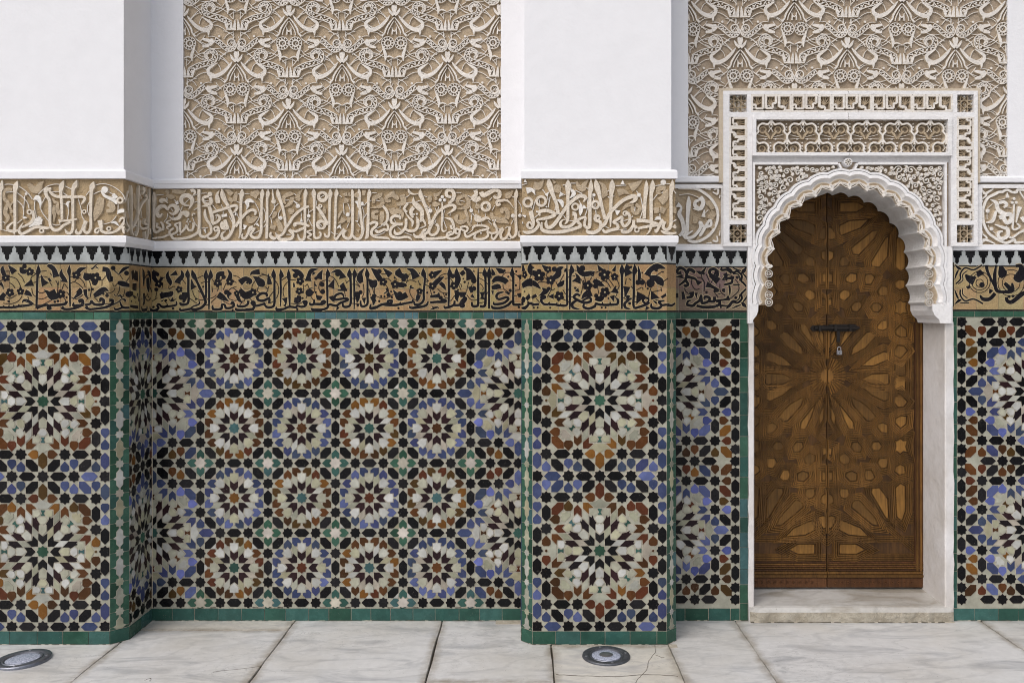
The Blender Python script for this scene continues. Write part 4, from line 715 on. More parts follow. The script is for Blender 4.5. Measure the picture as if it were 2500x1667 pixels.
TILE_W1 = (1640, 590, 8.255, '''
K30|1010,520,25 1000,570,38 1120,570,38 1200,640,32;1080,510,25 1180,560,30 1230,620,34 1320,600,34 1410,680,34 1400,790,36 1440,830,34 1500,900,30;1230,650,22 1320,650,22 1370,720,22 1360,790,18;1500,950,30 1440,1010,34 1400,1060,36 1410,1150,36 1330,1230,34 1230,1220,34 1170,1290,36 1100,1345,25;1370,1060,20 1360,1140,22 1300,1190,22 1220,1190,22 1130,1290,28 1000,1290,36 990,1340,25
K40|1510,510,8 1450,590,60 1400,640,15;1200,500,8 1280,550,25 1400,590,20;1430,640,20 1500,720,28 1530,820,8;1510,1330,8 1450,1270,60 1400,1220,12;1200,1350,8 1290,1310,28 1390,1270,20;1430,1220,20 1500,1130,28 1530,1040,8;1545,480,30 1545,920,30 1545,1360,30
K38|300,1280,30 330,1200,38 400,1180,15;300,1270,44 420,1290,48 480,1240,44 560,1180,44 590,1080,38 600,1180,44 620,1240,44 740,1200,44 760,1130,44 670,1110,44 660,1160,30;740,1200,44 850,1200,48 860,1110,50;500,1290,44 650,1320,48 850,1310,48 950,1270,48 970,1220,44 900,1190,38 1050,1170,34 1120,1150,44 1130,1100,34 1150,1180,44
K42|190,620,55 130,640,44 110,590,44 160,530,54 250,560,44 300,640,44 310,700,54 450,740,44 500,780,34;310,640,44 350,560,54 440,600,54 430,630,44;290,700,34 270,780,44 150,880,30;280,780,44 330,860,44 280,890,50 250,870,40;860,610,80 920,640,54 900,700,50 780,660,50 770,580,50 850,550,50 940,620,50;760,680,44 860,740,85 940,800,120;500,600,8 600,630,55 700,500,8;640,640,44;550,790,120 520,870,30;700,860,100 800,900,55 940,980,44 850,980,70;1070,640,70 1090,700,55 1010,770,12;1120,770,55 1100,740,28 1220,730,55 1240,700,34;1220,760,34 1200,830,44 1050,870,30;1240,870,34 1370,870,25;1160,880,34 1170,980,34 1170,1080,15;1070,980,75 1010,980,44;1320,720,55;1290,1130,50;400,1010,85 400,1100,55 300,1130,44;490,1030,55 500,1130,15;220,700,70 90,710,15;100,1040,55 110,1130,44;220,1010,44 240,1160,65;700,1020,44;940,1050,25 1000,1060,10
T11|600,650 610,730 660,830 650,1000;690,650 750,780 750,880;410,740 400,850 470,960 560,950;510,720 600,740 660,830;1110,660 1220,690;1280,760 1340,850 1340,1000 1160,1160;970,850 980,1000 1080,1090;840,990 930,1120;260,930 280,1000 360,1060;450,600 580,600;220,740 300,730;1020,770 1110,770;780,850 830,760
''')
TILE_W2 = (2310, 420, 4.356, '''
K22|530,990,12 515,1100,28 520,1200,28 540,1260,28 600,1275,22 700,1260,32 700,1180,15;640,1330,25 650,1370,28 700,1380,32 790,1310,34 840,1280,32;360,1310,12 390,1350,28 460,1350,28 520,1290,28;430,990,28 440,1060,22 520,1230,15
K40|580,1000,28 600,1080,70 620,1110,45;740,1000,22 790,1000,32 800,1060,55 770,1120,80 720,1110,34;205,1090,12 240,1130,50 300,1160,70;340,1050,38 370,1100,60;480,1250,34 460,1290,12;230,1210,34 240,1240,20;380,1200,45;620,1180,25 690,1250,40
K13|90,985,5 130,1020,20 160,1035,10;90,1140,5 110,1080,15 130,1040,10;150,1000,8 240,1000,10;100,1190,10 150,1140,12 150,1080,12 200,1020,12 290,1040,12 380,990,12;125,1190,8 175,1150,8 175,1090,8 225,1050,8;90,1405,5 130,1370,20 160,1355,10;90,1250,5 110,1310,15 130,1350,10;150,1390,8 240,1390,10;150,1250,12 150,1310,12 200,1370,12 290,1350,12 390,1400,12;175,1240,8 175,1300,8 225,1340,8;68,960,18 68,1195,18 68,1430,18
C|355,1170,108,8;355,1170,82,8;355,1180,38,8;690,1180,135,8;690,1180,90,8
D|670,1325,13;710,1320,13
''')

def parse(s):
    for line in s.strip().split('\n'):
        hd, body = line.split('|'); k = hd[0]; w0 = float(hd[1:] or 0)
        for st in body.split(';'):
            pts = [tuple(float(v) for v in p.split(',')) for p in st.split()]
            if pts: yield k, w0, pts
def strokes(data, mapf, pl, parent, h, tile=False, clip=None, wscale=None, lname='carved_letter', mats=None, bold=1.):
    ox, oy, s_, txt = data
    a = mapf(ox, oy); b = mapf(ox + 10, oy); sc0 = abs(b[0] - a[0]) / 10 / s_ if wscale is None else wscale
    P = lambda x, y: mapf(ox + x / s_, oy + y / s_)
    zsc = abs(mapf(ox, oy + 10)[1] - a[1]) / 10 / s_
    halo = MB(); halo.cur = (.46, .37, .22)
    stem = MB(); scr = MB(); scr.cur = (.010, .009, .012); k_ = 0
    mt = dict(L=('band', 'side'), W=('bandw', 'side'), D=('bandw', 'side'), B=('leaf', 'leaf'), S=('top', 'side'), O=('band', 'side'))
    if mats: mt.update(mats)
    for k, w0, pts in parse(txt):
        k_ += 1
        e = (k_ % 23) * .00012
        if not tile:
            kk_ = {'L': 1.17, 'B': 1.3, 'W': 1.2, 'S': 1.25, 'O': 1.}.get(k, 1)
            w0 *= kk_; pts = [p[:2] + (p[2] * kk_,) + p[3:] if len(p) > 2 and k not in 'OD' else p for p in pts]
        if tile:
            kk_ = {'K': 1.5, 'T': 1.9, 'D': 1.3, 'F': 1.22}.get(k, 1) * bold
            w0 *= kk_; pts = [p[:2] + (p[2] * kk_,) + p[3:] if len(p) > 2 else p for p in pts]
        if k in 'OC':
            x, y, r, wd = pts[0]; c = P(x, y); ring = circ(c[0], c[1], r * zsc, wd * sc0)
            if tile: scr.ribbon(ring, pl, -.002, .0014, 'glaze', closed=True, bev=.1, slope=0)
            else:
                mb = MB(); mb.ribbon(ring, pl, -.002, h * .93 + e, mt['O'][0], mt['O'][1], closed=True, slope=0); mb.build('carved_ring', parent, clip=clip)
            continue
        if k == 'F':
            x, y, r = pts[0]; c = P(x, y); rr = r * zsc
            for i in range(5):
                t = i * 2 * PI / 5 + k_; scr.disc(c[0] + math.cos(t) * rr * .62, c[1] + math.sin(t) * rr * .62, rr * .52, pl, -.002, .0014 + i * .00003, 'glaze', k=8)
            scr.disc(c[0], c[1], rr * .62, pl, -.002, .0016, 'glaze')
            scr.cur = (.50, .42, .26); scr.disc(c[0], c[1], rr * .2, pl, .0005, .0022, 'glaze', k=8); scr.cur = (.010, .009, .012); continue
        if len(pts) == 1:
            x, y = pts[0][:2]; r = (pts[0][2] if len(pts[0]) > 2 else w0) * (1 if k == 'D' else .5); c = P(x, y)
            if tile: scr.disc(c[0], c[1], r * zsc, pl, -.002, .0014 + e * .1, 'glaze')
            else:
                mb = MB(); mb.disc(c[0], c[1], r * zsc, pl, -.002, h * .9 + e, *mt[k], dome=.001); mb.build('carved_knop', parent, clip=clip)
            continue
        Q = [(*P(p[0], p[1]), (p[2] if len(p) > 2 else w0) * sc0) for p in pts]
        Q = spline(Q, 5 if k not in 'ST' else 4)
        Q = [(u, z, max(w_, .0008)) for u, z, w_ in Q]
        if tile:
            scr.ribbon(Q, pl, -.002, .0014 + e * .08, 'glaze', bev=.12, slope=.0001)
            if k == 'K': halo.ribbon([(u, z, w_ + .0046) for u, z, w_ in Q], pl, -.002, .0007 + e * .08, 'gold', bev=.05, slope=.0001)
        elif k == 'S': stem.ribbon(Q, pl, -.002, h * .55 + e, *mt['S'], bev=.35)
        else:
            hh = h * {'L': 1., 'W': .92, 'B': .62}[k] + e
            mb = MB(); mb.ribbon(Q, pl, -.002, hh, *mt[k], bev=.16)
            if k == 'L':        # shallow groove cut along the stroke
                pass
            mb.build({'L': lname, 'W': 'carved_bud', 'B': 'carved_leaf'}[k], parent, clip=clip)
    stem.build('carved_stem', parent, clip=clip, kind='stuff')
    scr.build('painted_script', parent, clip=clip, attr=True, kind='stuff'); halo.build('script_outline', parent, clip=clip, attr=True, kind='stuff')
# ------------------------------------------------------------------ big carved stucco panels
def perp(path, d):     # offset a path sideways
    out = []
    for i in range(len(path)):
        a = path[max(i - 1, 0)]; b = path[min(i + 1, len(path) - 1)]
        dx, dz = b[0] - a[0], b[1] - a[1]; q_ = math.hypot(dx, dz) or 1e-9
        dd = d if not callable(d) else d(i)
        out.append((path[i][0] - dz / q_ * dd, path[i][1] + dx / q_ * dd))
    return out
MOT = {
 'bud': '18,-330,4 14,-300,22 0,-250,16;-8,-330,6 0,-290,30 0,-245,26;-5,-238,22 -34,-268,26 -52,-302,5;5,-238,22 34,-268,26 52,-302,5',
 'arm': '-38,-238,8 -66,-200,26 -124,-142,36 -196,-112,42 -238,-134,38 -246,-172,32 -218,-196,26 -164,-230,4;-212,-125,54 -222,-100,30 -223,-66,5',
 'arch': '-2,-222,8 -40,-176,14 -72,-124,18 -82,-88,14 -108,-60,24;-4,-192,5 -28,-152,8 -50,-108,9 -58,-72,8',
 'tee': '-20,-140,4 -17,-108,12 -20,-74,13;-16,-116,10 0,-100,11',
 'leg': '-104,18,12 -88,66,26 -76,110,30 -80,158,5;-74,128,10 -44,116,15 -2,134,5',
 'crown': '-80,282,26 -92,250,24 -108,214,4;-48,284,34 -46,256,22 -44,226,4;-18,286,30 -16,250,26 -12,204,4;-90,290,14 -4,292,16',
 'flag': '-200,-428,40 -228,-410,68 -244,-404,70;-240,-424,34 -268,-430,30 -296,-436,20;-240,-384,36 -266,-376,32 -296,-370,20',
}
STEMS = '-60,-215 -150,-300 -250,-330 -360,-290 -430,-215;-108,-40 -200,25 -300,45 -400,0 -445,-60;-60,330 -160,258 -262,262 -380,330;-90,90 -190,148 -300,128 -390,60;-33,-350 -120,-300 -160,-250;-33,288 -33,352;-31,-490 -33,-440;-28,118 -30,200;-225,-95 -150,-92 -100,-50;-190,122 -140,100 -100,52;-165,-275 -110,-255 -70,-215;-300,-270 -262,-252 -222,-200;-60,160 -30,140 0,135;-300,62 -345,88 -370,100;-175,212 -230,242 -300,300;-120,300 -60,320 -30,350;-100,-52 -140,-20 -215,10;-330,-20 -270,-60 -215,-62;-250,-392 -300,-350 -330,-330;-330,-410 -300,-440 -280,-470;-155,-300 -230,-320 -300,-310;-260,150 -310,190 -330,240;-112,-440 -80,-480 -33,-500'
def pts3(s): return [[tuple(float(v) for v in p.split(',')) for p in st.split()] for st in s.split(';')]
SC1 = [(-222, 136, 0), (-204, 122, 0), (-200, 92, 0), (-226, 70, 0), (-258, 70, 0), (-281, 98, 0), (-270, 146, 0), (-215, 174, 0), (-150, 190, 0), (-92, 216, 0), (-58, 238, 0)]
SC2 = [(-30, -412, 0), (-14, -388, 0), (-26, -356, 0), (-68, -346, 0), (-110, -372, 0), (-150, -408, 0), (-186, -432, 0)]
def motif(k, mx, C, pl, H, h, grp):
    # k : metres per unit ; mx : +1/-1 mirror
    mbs = grp
    def T(x, y): return (C[0] + x * k * mx, C[1] - y * k)
    def rb(mb, pts, hh, mt, bev=.16, kk=5):
        Q = spline([(*T(p[0], p[1]), max(p[2], 3) * k) for p in pts], kk)
        if mx < 0: Q = Q[::-1]
        mb.ribbon(Q, pl, -.001, hh, mt[0], mt[1], bev=bev)
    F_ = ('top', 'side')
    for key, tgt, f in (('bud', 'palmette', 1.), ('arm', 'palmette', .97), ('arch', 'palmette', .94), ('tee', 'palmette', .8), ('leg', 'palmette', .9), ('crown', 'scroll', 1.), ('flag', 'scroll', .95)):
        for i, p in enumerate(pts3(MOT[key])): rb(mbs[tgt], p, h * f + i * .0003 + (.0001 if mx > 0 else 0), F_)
    # bead ring
    c = T(-57, 0)
    P = mbs['palmette']
    P.ribbon(circ(c[0], c[1], 54 * k, 8 * k, 20), pl, -.001, h * .93, *F_, closed=True, slope=0)
    P.ribbon(circ(c[0], c[1], 28 * k, 15 * k, 16), pl, -.001, h * .90, *F_, closed=True, slope=0)
    for i in range(11):
        t = i * 2 * PI / 11; P.disc(c[0] + math.cos(t) * 43 * k, c[1] + math.sin(t) * 43 * k, 7.5 * k, pl, -.001, h * .85, *F_, k=7)
    for a_ in (60, 120):
        dx, dz = math.cos(R(a_)) * 24 * k, math.sin(R(a_)) * 24 * k; P.ribbon([(c[0] - dx, c[1] - dz, 5 * k), (c[0] + dx, c[1] + dz, 5 * k)], pl, -.001, h * (.5 if a_ == 60 else .54), *F_)
    # scroll bands : two rims and a running vine with leaves between
    for base, wd, tgt in ((SC1, 52, 'scroll'), (SC2, 46, 'scroll')):
        sp = spline(base, 6); n = len(sp)
        cen = [T(p[0], p[1]) for p in sp]
        if mx < 0: pass
        wf = lambda i: wd * k * .5 * min(1, .45 + i / n * 1.1)
        B = mbs[tgt]
        for sg in (1, -1):
            e_ = perp(cen, lambda i: sg * (wf(i) - 4 * k)); B.ribbon([(a_[0], a_[1], 8.5 * k) for a_ in e_], pl, -.001, h * (.95 + .01 * sg), *F_, bev=.15)
        L = 0; vine = []
        for i in range(n):
            if i: L += math.hypot(cen[i][0] - cen[i - 1][0], cen[i][1] - cen[i - 1][1])
            vine.append(math.sin(L / (wd * k) * PI * 1.15))
        e_ = perp(cen, lambda i: vine[i] * (wf(i) - 11 * k)); B.ribbon([(a_[0], a_[1], 8.5 * k) for a_ in e_], pl, -.001, h * .82, *F_, bev=.15)
        for i in range(3, n - 2, 3):
            o_ = perp(cen, lambda j: -vine[i] * (wf(i) - 13 * k) * .75)[i]
            B.disc(o_[0], o_[1], 10.5 * k, pl, -.001, h * .80, *F_, k=6)
        for sg in (1, -1):
            a_ = cen[-1 if sg > 0 else 0]
        p0, p1 = perp(cen, lambda i: wf(i))[-1], perp(cen, lambda i: -wf(i))[-1]
        B.ribbon([(*p0, 8 * k), (*p1, 8 * k)], pl, -.001, h * .9, *F_)
    c2 = T(-46, -405); B = mbs['scroll']
    B.ribbon(circ(c2[0], c2[1], 33 * k, 12 * k, 16), pl, -.001, h * .9, *F_, closed=True, slope=0)
    for a_ in (60, 120):
        dx, dz = math.cos(R(a_)) * 26 * k, math.sin(R(a_)) * 26 * k; B.ribbon([(c2[0] - dx, c2[1] - dz, 5 * k), (c2[0] + dx, c2[1] + dz, 5 * k)], pl, -.001, h * (.5 if a_ == 60 else .54), *F_)
    d = T(-152, -462); B.disc(d[0], d[1], 13 * k, pl, -.001, h * .85, *F_)
    for s_ in pts3_(STEMS):
        Q = spline([(*T(p[0], p[1]), 8.5 * k) for p in s_], 4); mbs['stem'].ribbon(Q, pl, -.001, h * .52, *F_, bev=.35)
def pts3_(s): return [[tuple(float(v) for v in p.split(',')) + (0,) for p in st.split()] for st in s.split(';')]
def carved_field(parent, pl, mapf, c0, v, rect, h, unit, skip=None):
    k = unit
    clip = [(pl.at(rect[0], 0), (-1, 0, 0)), (pl.at(rect[1], 0), (1, 0, 0)), (pl.at(0, rect[2]), (0, 0, -1)), (pl.at(0, rect[3]), (0, 0, 1))]
    for i in range(-6, 7):
        for j in range(-5, 5):
            if (i + j) % 2: continue
            C = mapf(c0[0] + i * v[0], c0[1] + j * v[1])
            if C[0] < rect[0] - 300 * k or C[0] > rect[1] + 300 * k or C[1] < rect[2] - 500 * k or C[1] > rect[3] + 300 * k: continue
            jj = random.Random(i * 31 + j); C = (C[0] + jj.uniform(-.003, .003), C[1] + jj.uniform(-.003, .003))
            grp = {'palmette': MB(), 'scroll': MB(), 'stem': MB()}
            for mx in (1, -1): motif(k, mx, C, pl, 0, h, grp)
            for nm, mb in grp.items():
                if not mb.v: continue
                xs = [q_[0] for q_ in mb.v]; zs = [q_[2] for q_ in mb.v]
                if max(xs) < rect[0] or min(xs) > rect[1] or max(zs) < rect[2] or min(zs) > rect[3]: continue
                if skip and skip(min(xs), max(xs), min(zs), max(zs)): continue
                inside = min(xs) > rect[0] and max(xs) < rect[1] and min(zs) > rect[2] and max(zs) < rect[3]
                mb.build('carved_' + nm, parent, clip=None if inside else clip)

# ------------------------------------------------------------------ levels shared by all walls
ZB, ZM, ZG, ZI, ZK, ZL, ZS, ZE = .068, 1.636, 1.673, 1.922, 2.006, 2.058, 2.344, 2.392
ZTOP = 4.6
W0 = pxf(0.); WF = pxf(YF)

# ---- floor: base sheet and marble slabs
mb = MB(); mb.box(-60, 60, -60, .6, -.12, -.018, 'joint'); floor = mb.build('floor', None, kind='structure', origin=(0, 0, 0))
WL[floor.name] = Vector((0, 0, 0))
rs = random.Random(5)
XJ = [-6.2, -5.4, -4.55, -3.75, -2.92, -2.06, -1.255, -.457, .126, .7165, 1.133, 1.79 + .0, 2.467, 3.3, 4.1, 4.9, 5.7]
XJ = [x for x in XJ if x != 1.79]
for i in range(len(XJ) - 1):
    x0, x1 = XJ[i], XJ[i + 1]
    ys = [.02]
    if i == 5: ys.append(-.145)
    if i == 8: ys.append(-.36)
    if i == 7: ys.append(-.79)
    y = ys[-1]
    while y > -9:
        y -= rs.uniform(.95, 1.5); ys.append(y)
    for j in range(len(ys) - 1):
        g = .0027; y1, y0 = ys[j] - (g if j else 0), ys[j + 1] + g
        n_ = 7; mb = MB(); out = []
        def edge(a, b, ax):
            for t in range(n_): out.append((a[0] + (b[0] - a[0]) * t / n_ + (rs.uniform(-.0035, .0035) if ax and t else 0), a[1] + (b[1] - a[1]) * t / n_ + (rs.uniform(-.0025, .0025) if not ax and t else 0)))
        A_, B_, C_, D_ = (x0 + g, y0), (x1 - g, y0), (x1 - g, y1), (x0 + g, y1)
        edge(A_, B_, 0); edge(B_, C_, 1); edge(C_, D_, 0); edge(D_, A_, 1)
        dz = rs.uniform(-.0015, .001); tx, ty = rs.uniform(-.001, .001), rs.uniform(-.001, .001)
        mb.cur = (1, 1, 1); lo = [mb.vert((x, y_, -.03)) for x, y_ in out]; c_ = ((x0 + x1) / 2, (y0 + y1) / 2)
        md = [mb.vert((x, y_, dz - .004)) for x, y_ in out]
        hi = [mb.vert((x + (c_[0] - x) * .006, y_ + (c_[1] - y_) * .006, dz + (x - c_[0]) * tx)) for x, y_ in out]
        m_ = 'marble2' if i == 8 or (i == 5 and j == 0) else 'marble'
        mb.cur = (.0, .0, .0); ins = .085
        inn_ = [mb.vert((min(max(x, x0 + ins), x1 - ins), min(max(y_, y0 + ins), y1 - ins) if y1 - y0 > 2.2 * ins else (y0 + y1) / 2, dz + (x - c_[0]) * tx)) for x, y_ in out]
        N = len(out)
        for t in range(N): u = (t + 1) % N; mb.face((hi[t], hi[u], inn_[u], inn_[t]), m_)
        if y1 - y0 > 2.2 * ins: mb.face(inn_, m_)
        for t in range(N):
            u = (t + 1) % N; mb.face((md[t], md[u], hi[u], hi[t]), m_); mb.face((lo[t], lo[u], md[u], md[t]), m_)
        mb.build('marble_slab', floor, origin=(c_[0], c_[1], 0), attr=True)
def gpx(px, py): d = F * HC / (py - VY); return ((px - VX) * d / F, d - DW)
GND = Plane((0, 0, 0), (1, 0, 0), (0, 0, 1))
class GP:
    def at(s, u, z, h=0.): return Vector((u, z, h))
mb = MB(); rc_ = random.Random(4)
for wd, pts in ((.0022, [(1597, 1571), (1600, 1590), (1584, 1612), (1578, 1634), (1562, 1652), (1550, 1667)]), (.0030, [(1358, 1646), (1420, 1649), (1500, 1651), (1578, 1646), (1655, 1650)]),
                (.0014, [(520, 1640), (590, 1632), (640, 1626)]), (.0016, [(1600, 1598), (1612, 1603), (1622, 1605)]), (.0018, [(352, 1660), (368, 1655), (366, 1662)])):
    Q = spline([(*gpx(*p), wd * rc_.uniform(.6, 1.3)) for p in pts], 5); Q = [(a + rc_.uniform(-.0025, .0025), b + rc_.uniform(-.0025, .0025), c) for a, b, c in Q]
    mb.ribbon(Q, GP(), -.004, .0016, 'joint', bev=.1, slope=0)
mb.build('hairline_crack', floor, kind='stuff')
# worn mortar patches beside the wall foot
mb = MB()
for (a, b, y0, y1) in ((-.165, -.03, -.05, -.004), (.715, .755, -.385, -.35)):
    mb.box(a, b, y0, y1, -.002, .004, 'grout')
mb.build('mortar_patch', floor, kind='stuff')

mb = MB(); rj = random.Random(17)
def dirt_line(pts):
    for (xa, ya), (xb, yb) in zip(pts, pts[1:]):
        L_ = math.hypot(xb - xa, yb - ya); n_ = max(2, int(L_ / .018)); prev = None
        nx, ny = (yb - ya) / L_, -(xb - xa) / L_
        for t in range(n_ + 1):
            x, y = xa + (xb - xa) * t / n_, ya + (yb - ya) * t / n_; o = abs(rj.gauss(.0, .0016)) + .0025
            a = mb.vert((x - nx * .004, y - ny * .004, .004 + rj.uniform(0, .003))); b = mb.vert((x + nx * o, y + ny * o, .0005))
            if prev: mb.face((prev[0], prev[1], b, a), 'joint' if rj.random() < .75 else 'grout')
            prev = (a, b)
dirt_line([(-4.2, YF), (-2.0987, YF), (-2.0318, YF + .0685), (-2.0318, 0), (-.0248, 0), (-.0248, YF + .055), (.0302, YF), (.7086, YF), (.763, YF + .055), (.763, 0), (1.2, 0)])
dirt_line([(2.32, 0), (4.3, 0)]); dirt_line([(1.21, -.031), (2.31, -.031)])
mb.build('mortar_edge', floor, kind='stuff')
def moulding(parent, prof, x0, x1, m='white', name='moulding', ends=True):
    # profile [(y,z)...] extruded along X, y negative = towards viewer
    mb = MB(); n = len(prof)
    k = max(2, int((x1 - x0) / .12))
    rr = random.Random(int(x0 * 1000)); rows = []
    for i in range(k + 1):
        x = x0 + (x1 - x0) * i / k; jz = rr.uniform(-.0012, .0012)
        rows.append([mb.vert((x, y + rr.uniform(-.0006, .0006), z + jz)) for y, z in prof])
    for i in range(k):
        for j in range(n - 1): mb.face((rows[i][j], rows[i + 1][j], rows[i + 1][j + 1], rows[i][j + 1]), m)
    if ends: mb.face(rows[0], m); mb.face(rows[-1][::-1], m)
    return mb.build(name, parent)
def band_face(parent, pl, u0, u1, z0, z1, h, mt='bground'):
    mb = MB(); mb.prism([(u0, z0), (u1, z0), (u1, z1), (u0, z1)], pl, -h - .03, -h, mt); return mb.build('inscription_band', parent)

HB = .013        # relief of the carved inscription
def base_tiles(parent, pl, u0, u1, z1=ZB, step=.125, grow=.0):
    mb = MB(); mb.prism([(u0, -.02), (u1, -.02), (u1, z1), (u0, z1)], pl, -.02, -.0015, 'grout'); b = mb.build('tile_skirting', parent)
    strip_tiles(pl, u0, u1, -.006, z1 - .001, step, 'B', b, 'skirting_tile', jit=.12)
def green_strip(parent, pl, u0, u1, z0=ZM, z1=ZG, step=.12, keys='GGGt'):
    mb = MB(); mb.prism([(u0, z0), (u1, z0), (u1, z1), (u0, z1)], pl, -.02, -.0015, 'grout'); b = mb.build('tile_border', parent)
    strip_tiles(pl, u0, u1, z0, z1, step, keys, b)

# ================================================================== LEFT PILLAR
LX0, LXC, LXB, LXU = -4.2, -2.0987, -2.0318, -2.0225      # left end, front corner, chamfer back, upper corner
lp = thing('pillar', 'white plastered pillar at the left edge with carved inscription band and zellige tiled foot', 'pillar', (-2.9, 0, 0))
mb = MB()
core = [(LX0, .3), (LX0, YF + .021), (LXC - .012, YF + .021), (LXB - .021, YF + .088 - .01), (LXB - .021, .3)]
lo = [mb.vert((x, y, -.05)) for x, y in core]; hi = [mb.vert((x, y, ZK + .001)) for x, y in core]
for i in range(5): j = (i + 1) % 5; mb.face((lo[i], lo[j], hi[j], hi[i]), 'grout')
mb.face(hi, 'grout'); mb.build('core', lp)
mb = MB(); mb.box(LX0, LXU - .012, YF + .012, .3, ZE - .001, ZTOP, 'white'); mb.build('shaft', lp)
mb = MB(); mb.box(LX0, LXU - .04, YF + .046, .3, ZK + .002, ZE - .002, 'grout'); mb.build('core_block', lp)
def ledge_pair(parent, x0, x1, y, right=None, left=None, xr=0, xl=0, deep=.3):
    # ledge above the band and bevelled moulding below it, returning round the corners as boxes
    for nm, z0, z1, o1, o0 in (('ledge', ZS, ZE, .004, .012), ('bevel_moulding', ZK, ZL, .006, -.022)):
        mb = MB(); rr = random.Random(int(x0 * 77 + z0 * 10)); k = max(2, int((x1 - x0) / .1))
        # front outline stations left->right with returns
        st = []
        if left: st.append((x0, deep, -1, 0))
        st.append((x0, y, -1 if left else 0, -1))
        for i in range(1, k): st.append((x0 + (x1 - x0) * i / k, y, 0, -1))
        st.append((x1, y, 1 if right else 0, -1))
        if right: st.append((x1, deep, 1, 0))
        rows = []
        for (x, yy, sx, sy) in st:
            jz = rr.uniform(-.0012, .0012); row = []
            if nm == 'ledge': prof = [(-.03, z0), (.006, z0 + .001), (.006, z1 - .012), (.002, z1 - .004), (-.010, z1), (-.03, z1)]
            else: prof = [(-.03, z0 - .002), (-.006, z0), (.010, z0 + .018), (.011, z1 - .005), (.006, z1), (-.03, z1)]
            for o, z in prof: row.append(mb.vert((x + sx * o, yy + sy * o, z + (jz if 0 < prof.index((o, z)) < 5 else 0))))
            rows.append(row)
        for a, b in zip(rows, rows[1:]):
            for j in range(5): mb.face((a[j], b[j], b[j + 1], a[j + 1]), 'white')
        mb.build(nm, parent)
ledge_pair(lp, LX0, LXU, YF, right=True, deep=-.001)
bd = band_face(lp, FRONT, LX0, LXU - HB - .0012, ZL, ZS, HB)
strokes(BAND_LEFT, WF, FRONT.shift(-HB), bd, HB, clip=[((LXU - .001, 0, 0), (1, 0, 0))])
# side of the band
SIDEU = Plane((LXU, 0, 0), (0, 1, 0), (1, 0, 0))
bd = band_face(lp, SIDEU, YF + HB + .0015, -.001, ZL, ZS, HB)
strokes(BAND_SIDE, pxs(LXU), SIDEU.shift(-HB), bd, HB, clip=[((0, YF + .012, 0), (0, -1, 0)), ((0, -.002, 0), (0, 1, 0))])
# tiles
SIDE = Plane((LXB, 0, 0), (0, 1, 0), (1, 0, 0)); YC = YF + .0685
CHAM = Plane((LXC, YF, 0), (1, 1, 0), (1, -1, 0)); CW = math.hypot(LXB - LXC, YC - YF)
merlons(FRONT, LX0, LXC, ZI, ZK, lp, ph=.0125); gb = gold_tiles(FRONT, LX0, LXC, ZG, ZI, lp, .124, .02)
strokes(TILE_LEFT, WF, FRONT, gb, 0, tile=True, clip=[((LXC, 0, 0), (1, 0, 0))])
merlons(CHAM, 0, CW, ZI, ZK, lp, ph=.04); gb = gold_tiles(CHAM, 0, CW, ZG, ZI, lp, .2)
def cham_map(pl, x0, y0, sx):
    def g(px, py):
        # ray through pixel meets the 45 degree chamfer plane
        dx = (px - VX) / F; c = (y0 + DW)
        d = (c - sx * x0) / (1 - sx * dx) if sx > 0 else (c + x0) / (1 + dx)
        x = dx * d; return ((x - x0) * S2, HC - (py - VY) * d / F)
    return g
cm = cham_map(CHAM, LXC, YF, 1)
strokes(TILE_LEFT, cm, CHAM, gb, 0, tile=True, clip=[((LXC, YF, 0), (-1, -1, 0)), ((LXB, YC, 0), (1, 1, 0))])
merlons(SIDE, YC, -.001, ZI, ZK, lp, ph=.03); gb = gold_tiles(SIDE, YC, -.001, ZG, ZI, lp, .13)
sm = pxs(LXB)
SIDE_T = (300, 640, 7.35, '''
K14|300,130,6 300,300,14 300,880,12;350,120,6 370,220,36 370,430,10;440,160,20 480,230,30 500,420,8;440,280,40 450,420,50 460,540,10;170,150,40 190,300,50;240,160,40 230,330,60;170,440,40 240,450,50;180,250,30
K20|330,800,10 350,860,22 420,850,22 430,790,16;370,560,30 380,700,28 360,760,20;130,790,16 200,800,20 270,810,20;150,700,30;230,720,20;260,560,12 280,700,10;70,580,60 180,560,20;480,790,12 490,850,20 530,860,22;340,660,20;460,620,30
T6|390,290 430,230 480,240;420,600 400,640 450,690 500,640;430,560 440,600;480,440 520,540;130,520 220,660;190,600 240,640''')
strokes(SIDE_T, sm, SIDE, gb, 0, tile=True, clip=[((0, YC, 0), (0, -1, 0)), ((0, -.002, 0), (0, 1, 0))])
green_strip(lp, FRONT, LX0, LXC); green_strip(lp, CHAM, 0, CW, step=.06); green_strip(lp, SIDE, YC, -.001, step=.09)
lozenge_strip(CHAM, CW, ZB, ZM, lp)
base_tiles(lp, FRONT, LX0, LXC); base_tiles(lp, CHAM, 0, CW, step=.2); base_tiles(lp, SIDE, YC, -.001)
def pillar_mosaic(rows, cols=True, outer='n', cc='b'):
    ms = Mosaic()
    for i, y in enumerate(rows):
        ms.big(0, y, outer, 't'); ms.ring(0, y, 'NSEW')
        ms.gate(0, y, 0, outer); ms.gate(0, y, 180, outer)
        ms.gate(0, y, 90, outer, hexed=not cols); ms.gate(0, y, 270, outer, hexed=not cols)
        ms.row(0, y, 0, cc, outer='b'); ms.row(0, y, 180, cc, outer='b')
        if cols:
            ms.col_(0, y, -1, cc); ms.col_(0, y, 1, cc)
        else:
            ms.row(0, y, 90, cc); ms.row(0, y, 270, cc)
    return ms
def lay_panel(parent, pl, ms, ox, oz, ax, az, rect, maxn=300):
    b = backing(pl, rect, parent); groutnet(ms, pl, ox, oz, ax, az, rect, b); ms.lay(pl, ox, oz, ax, az, rect, b, maxn)
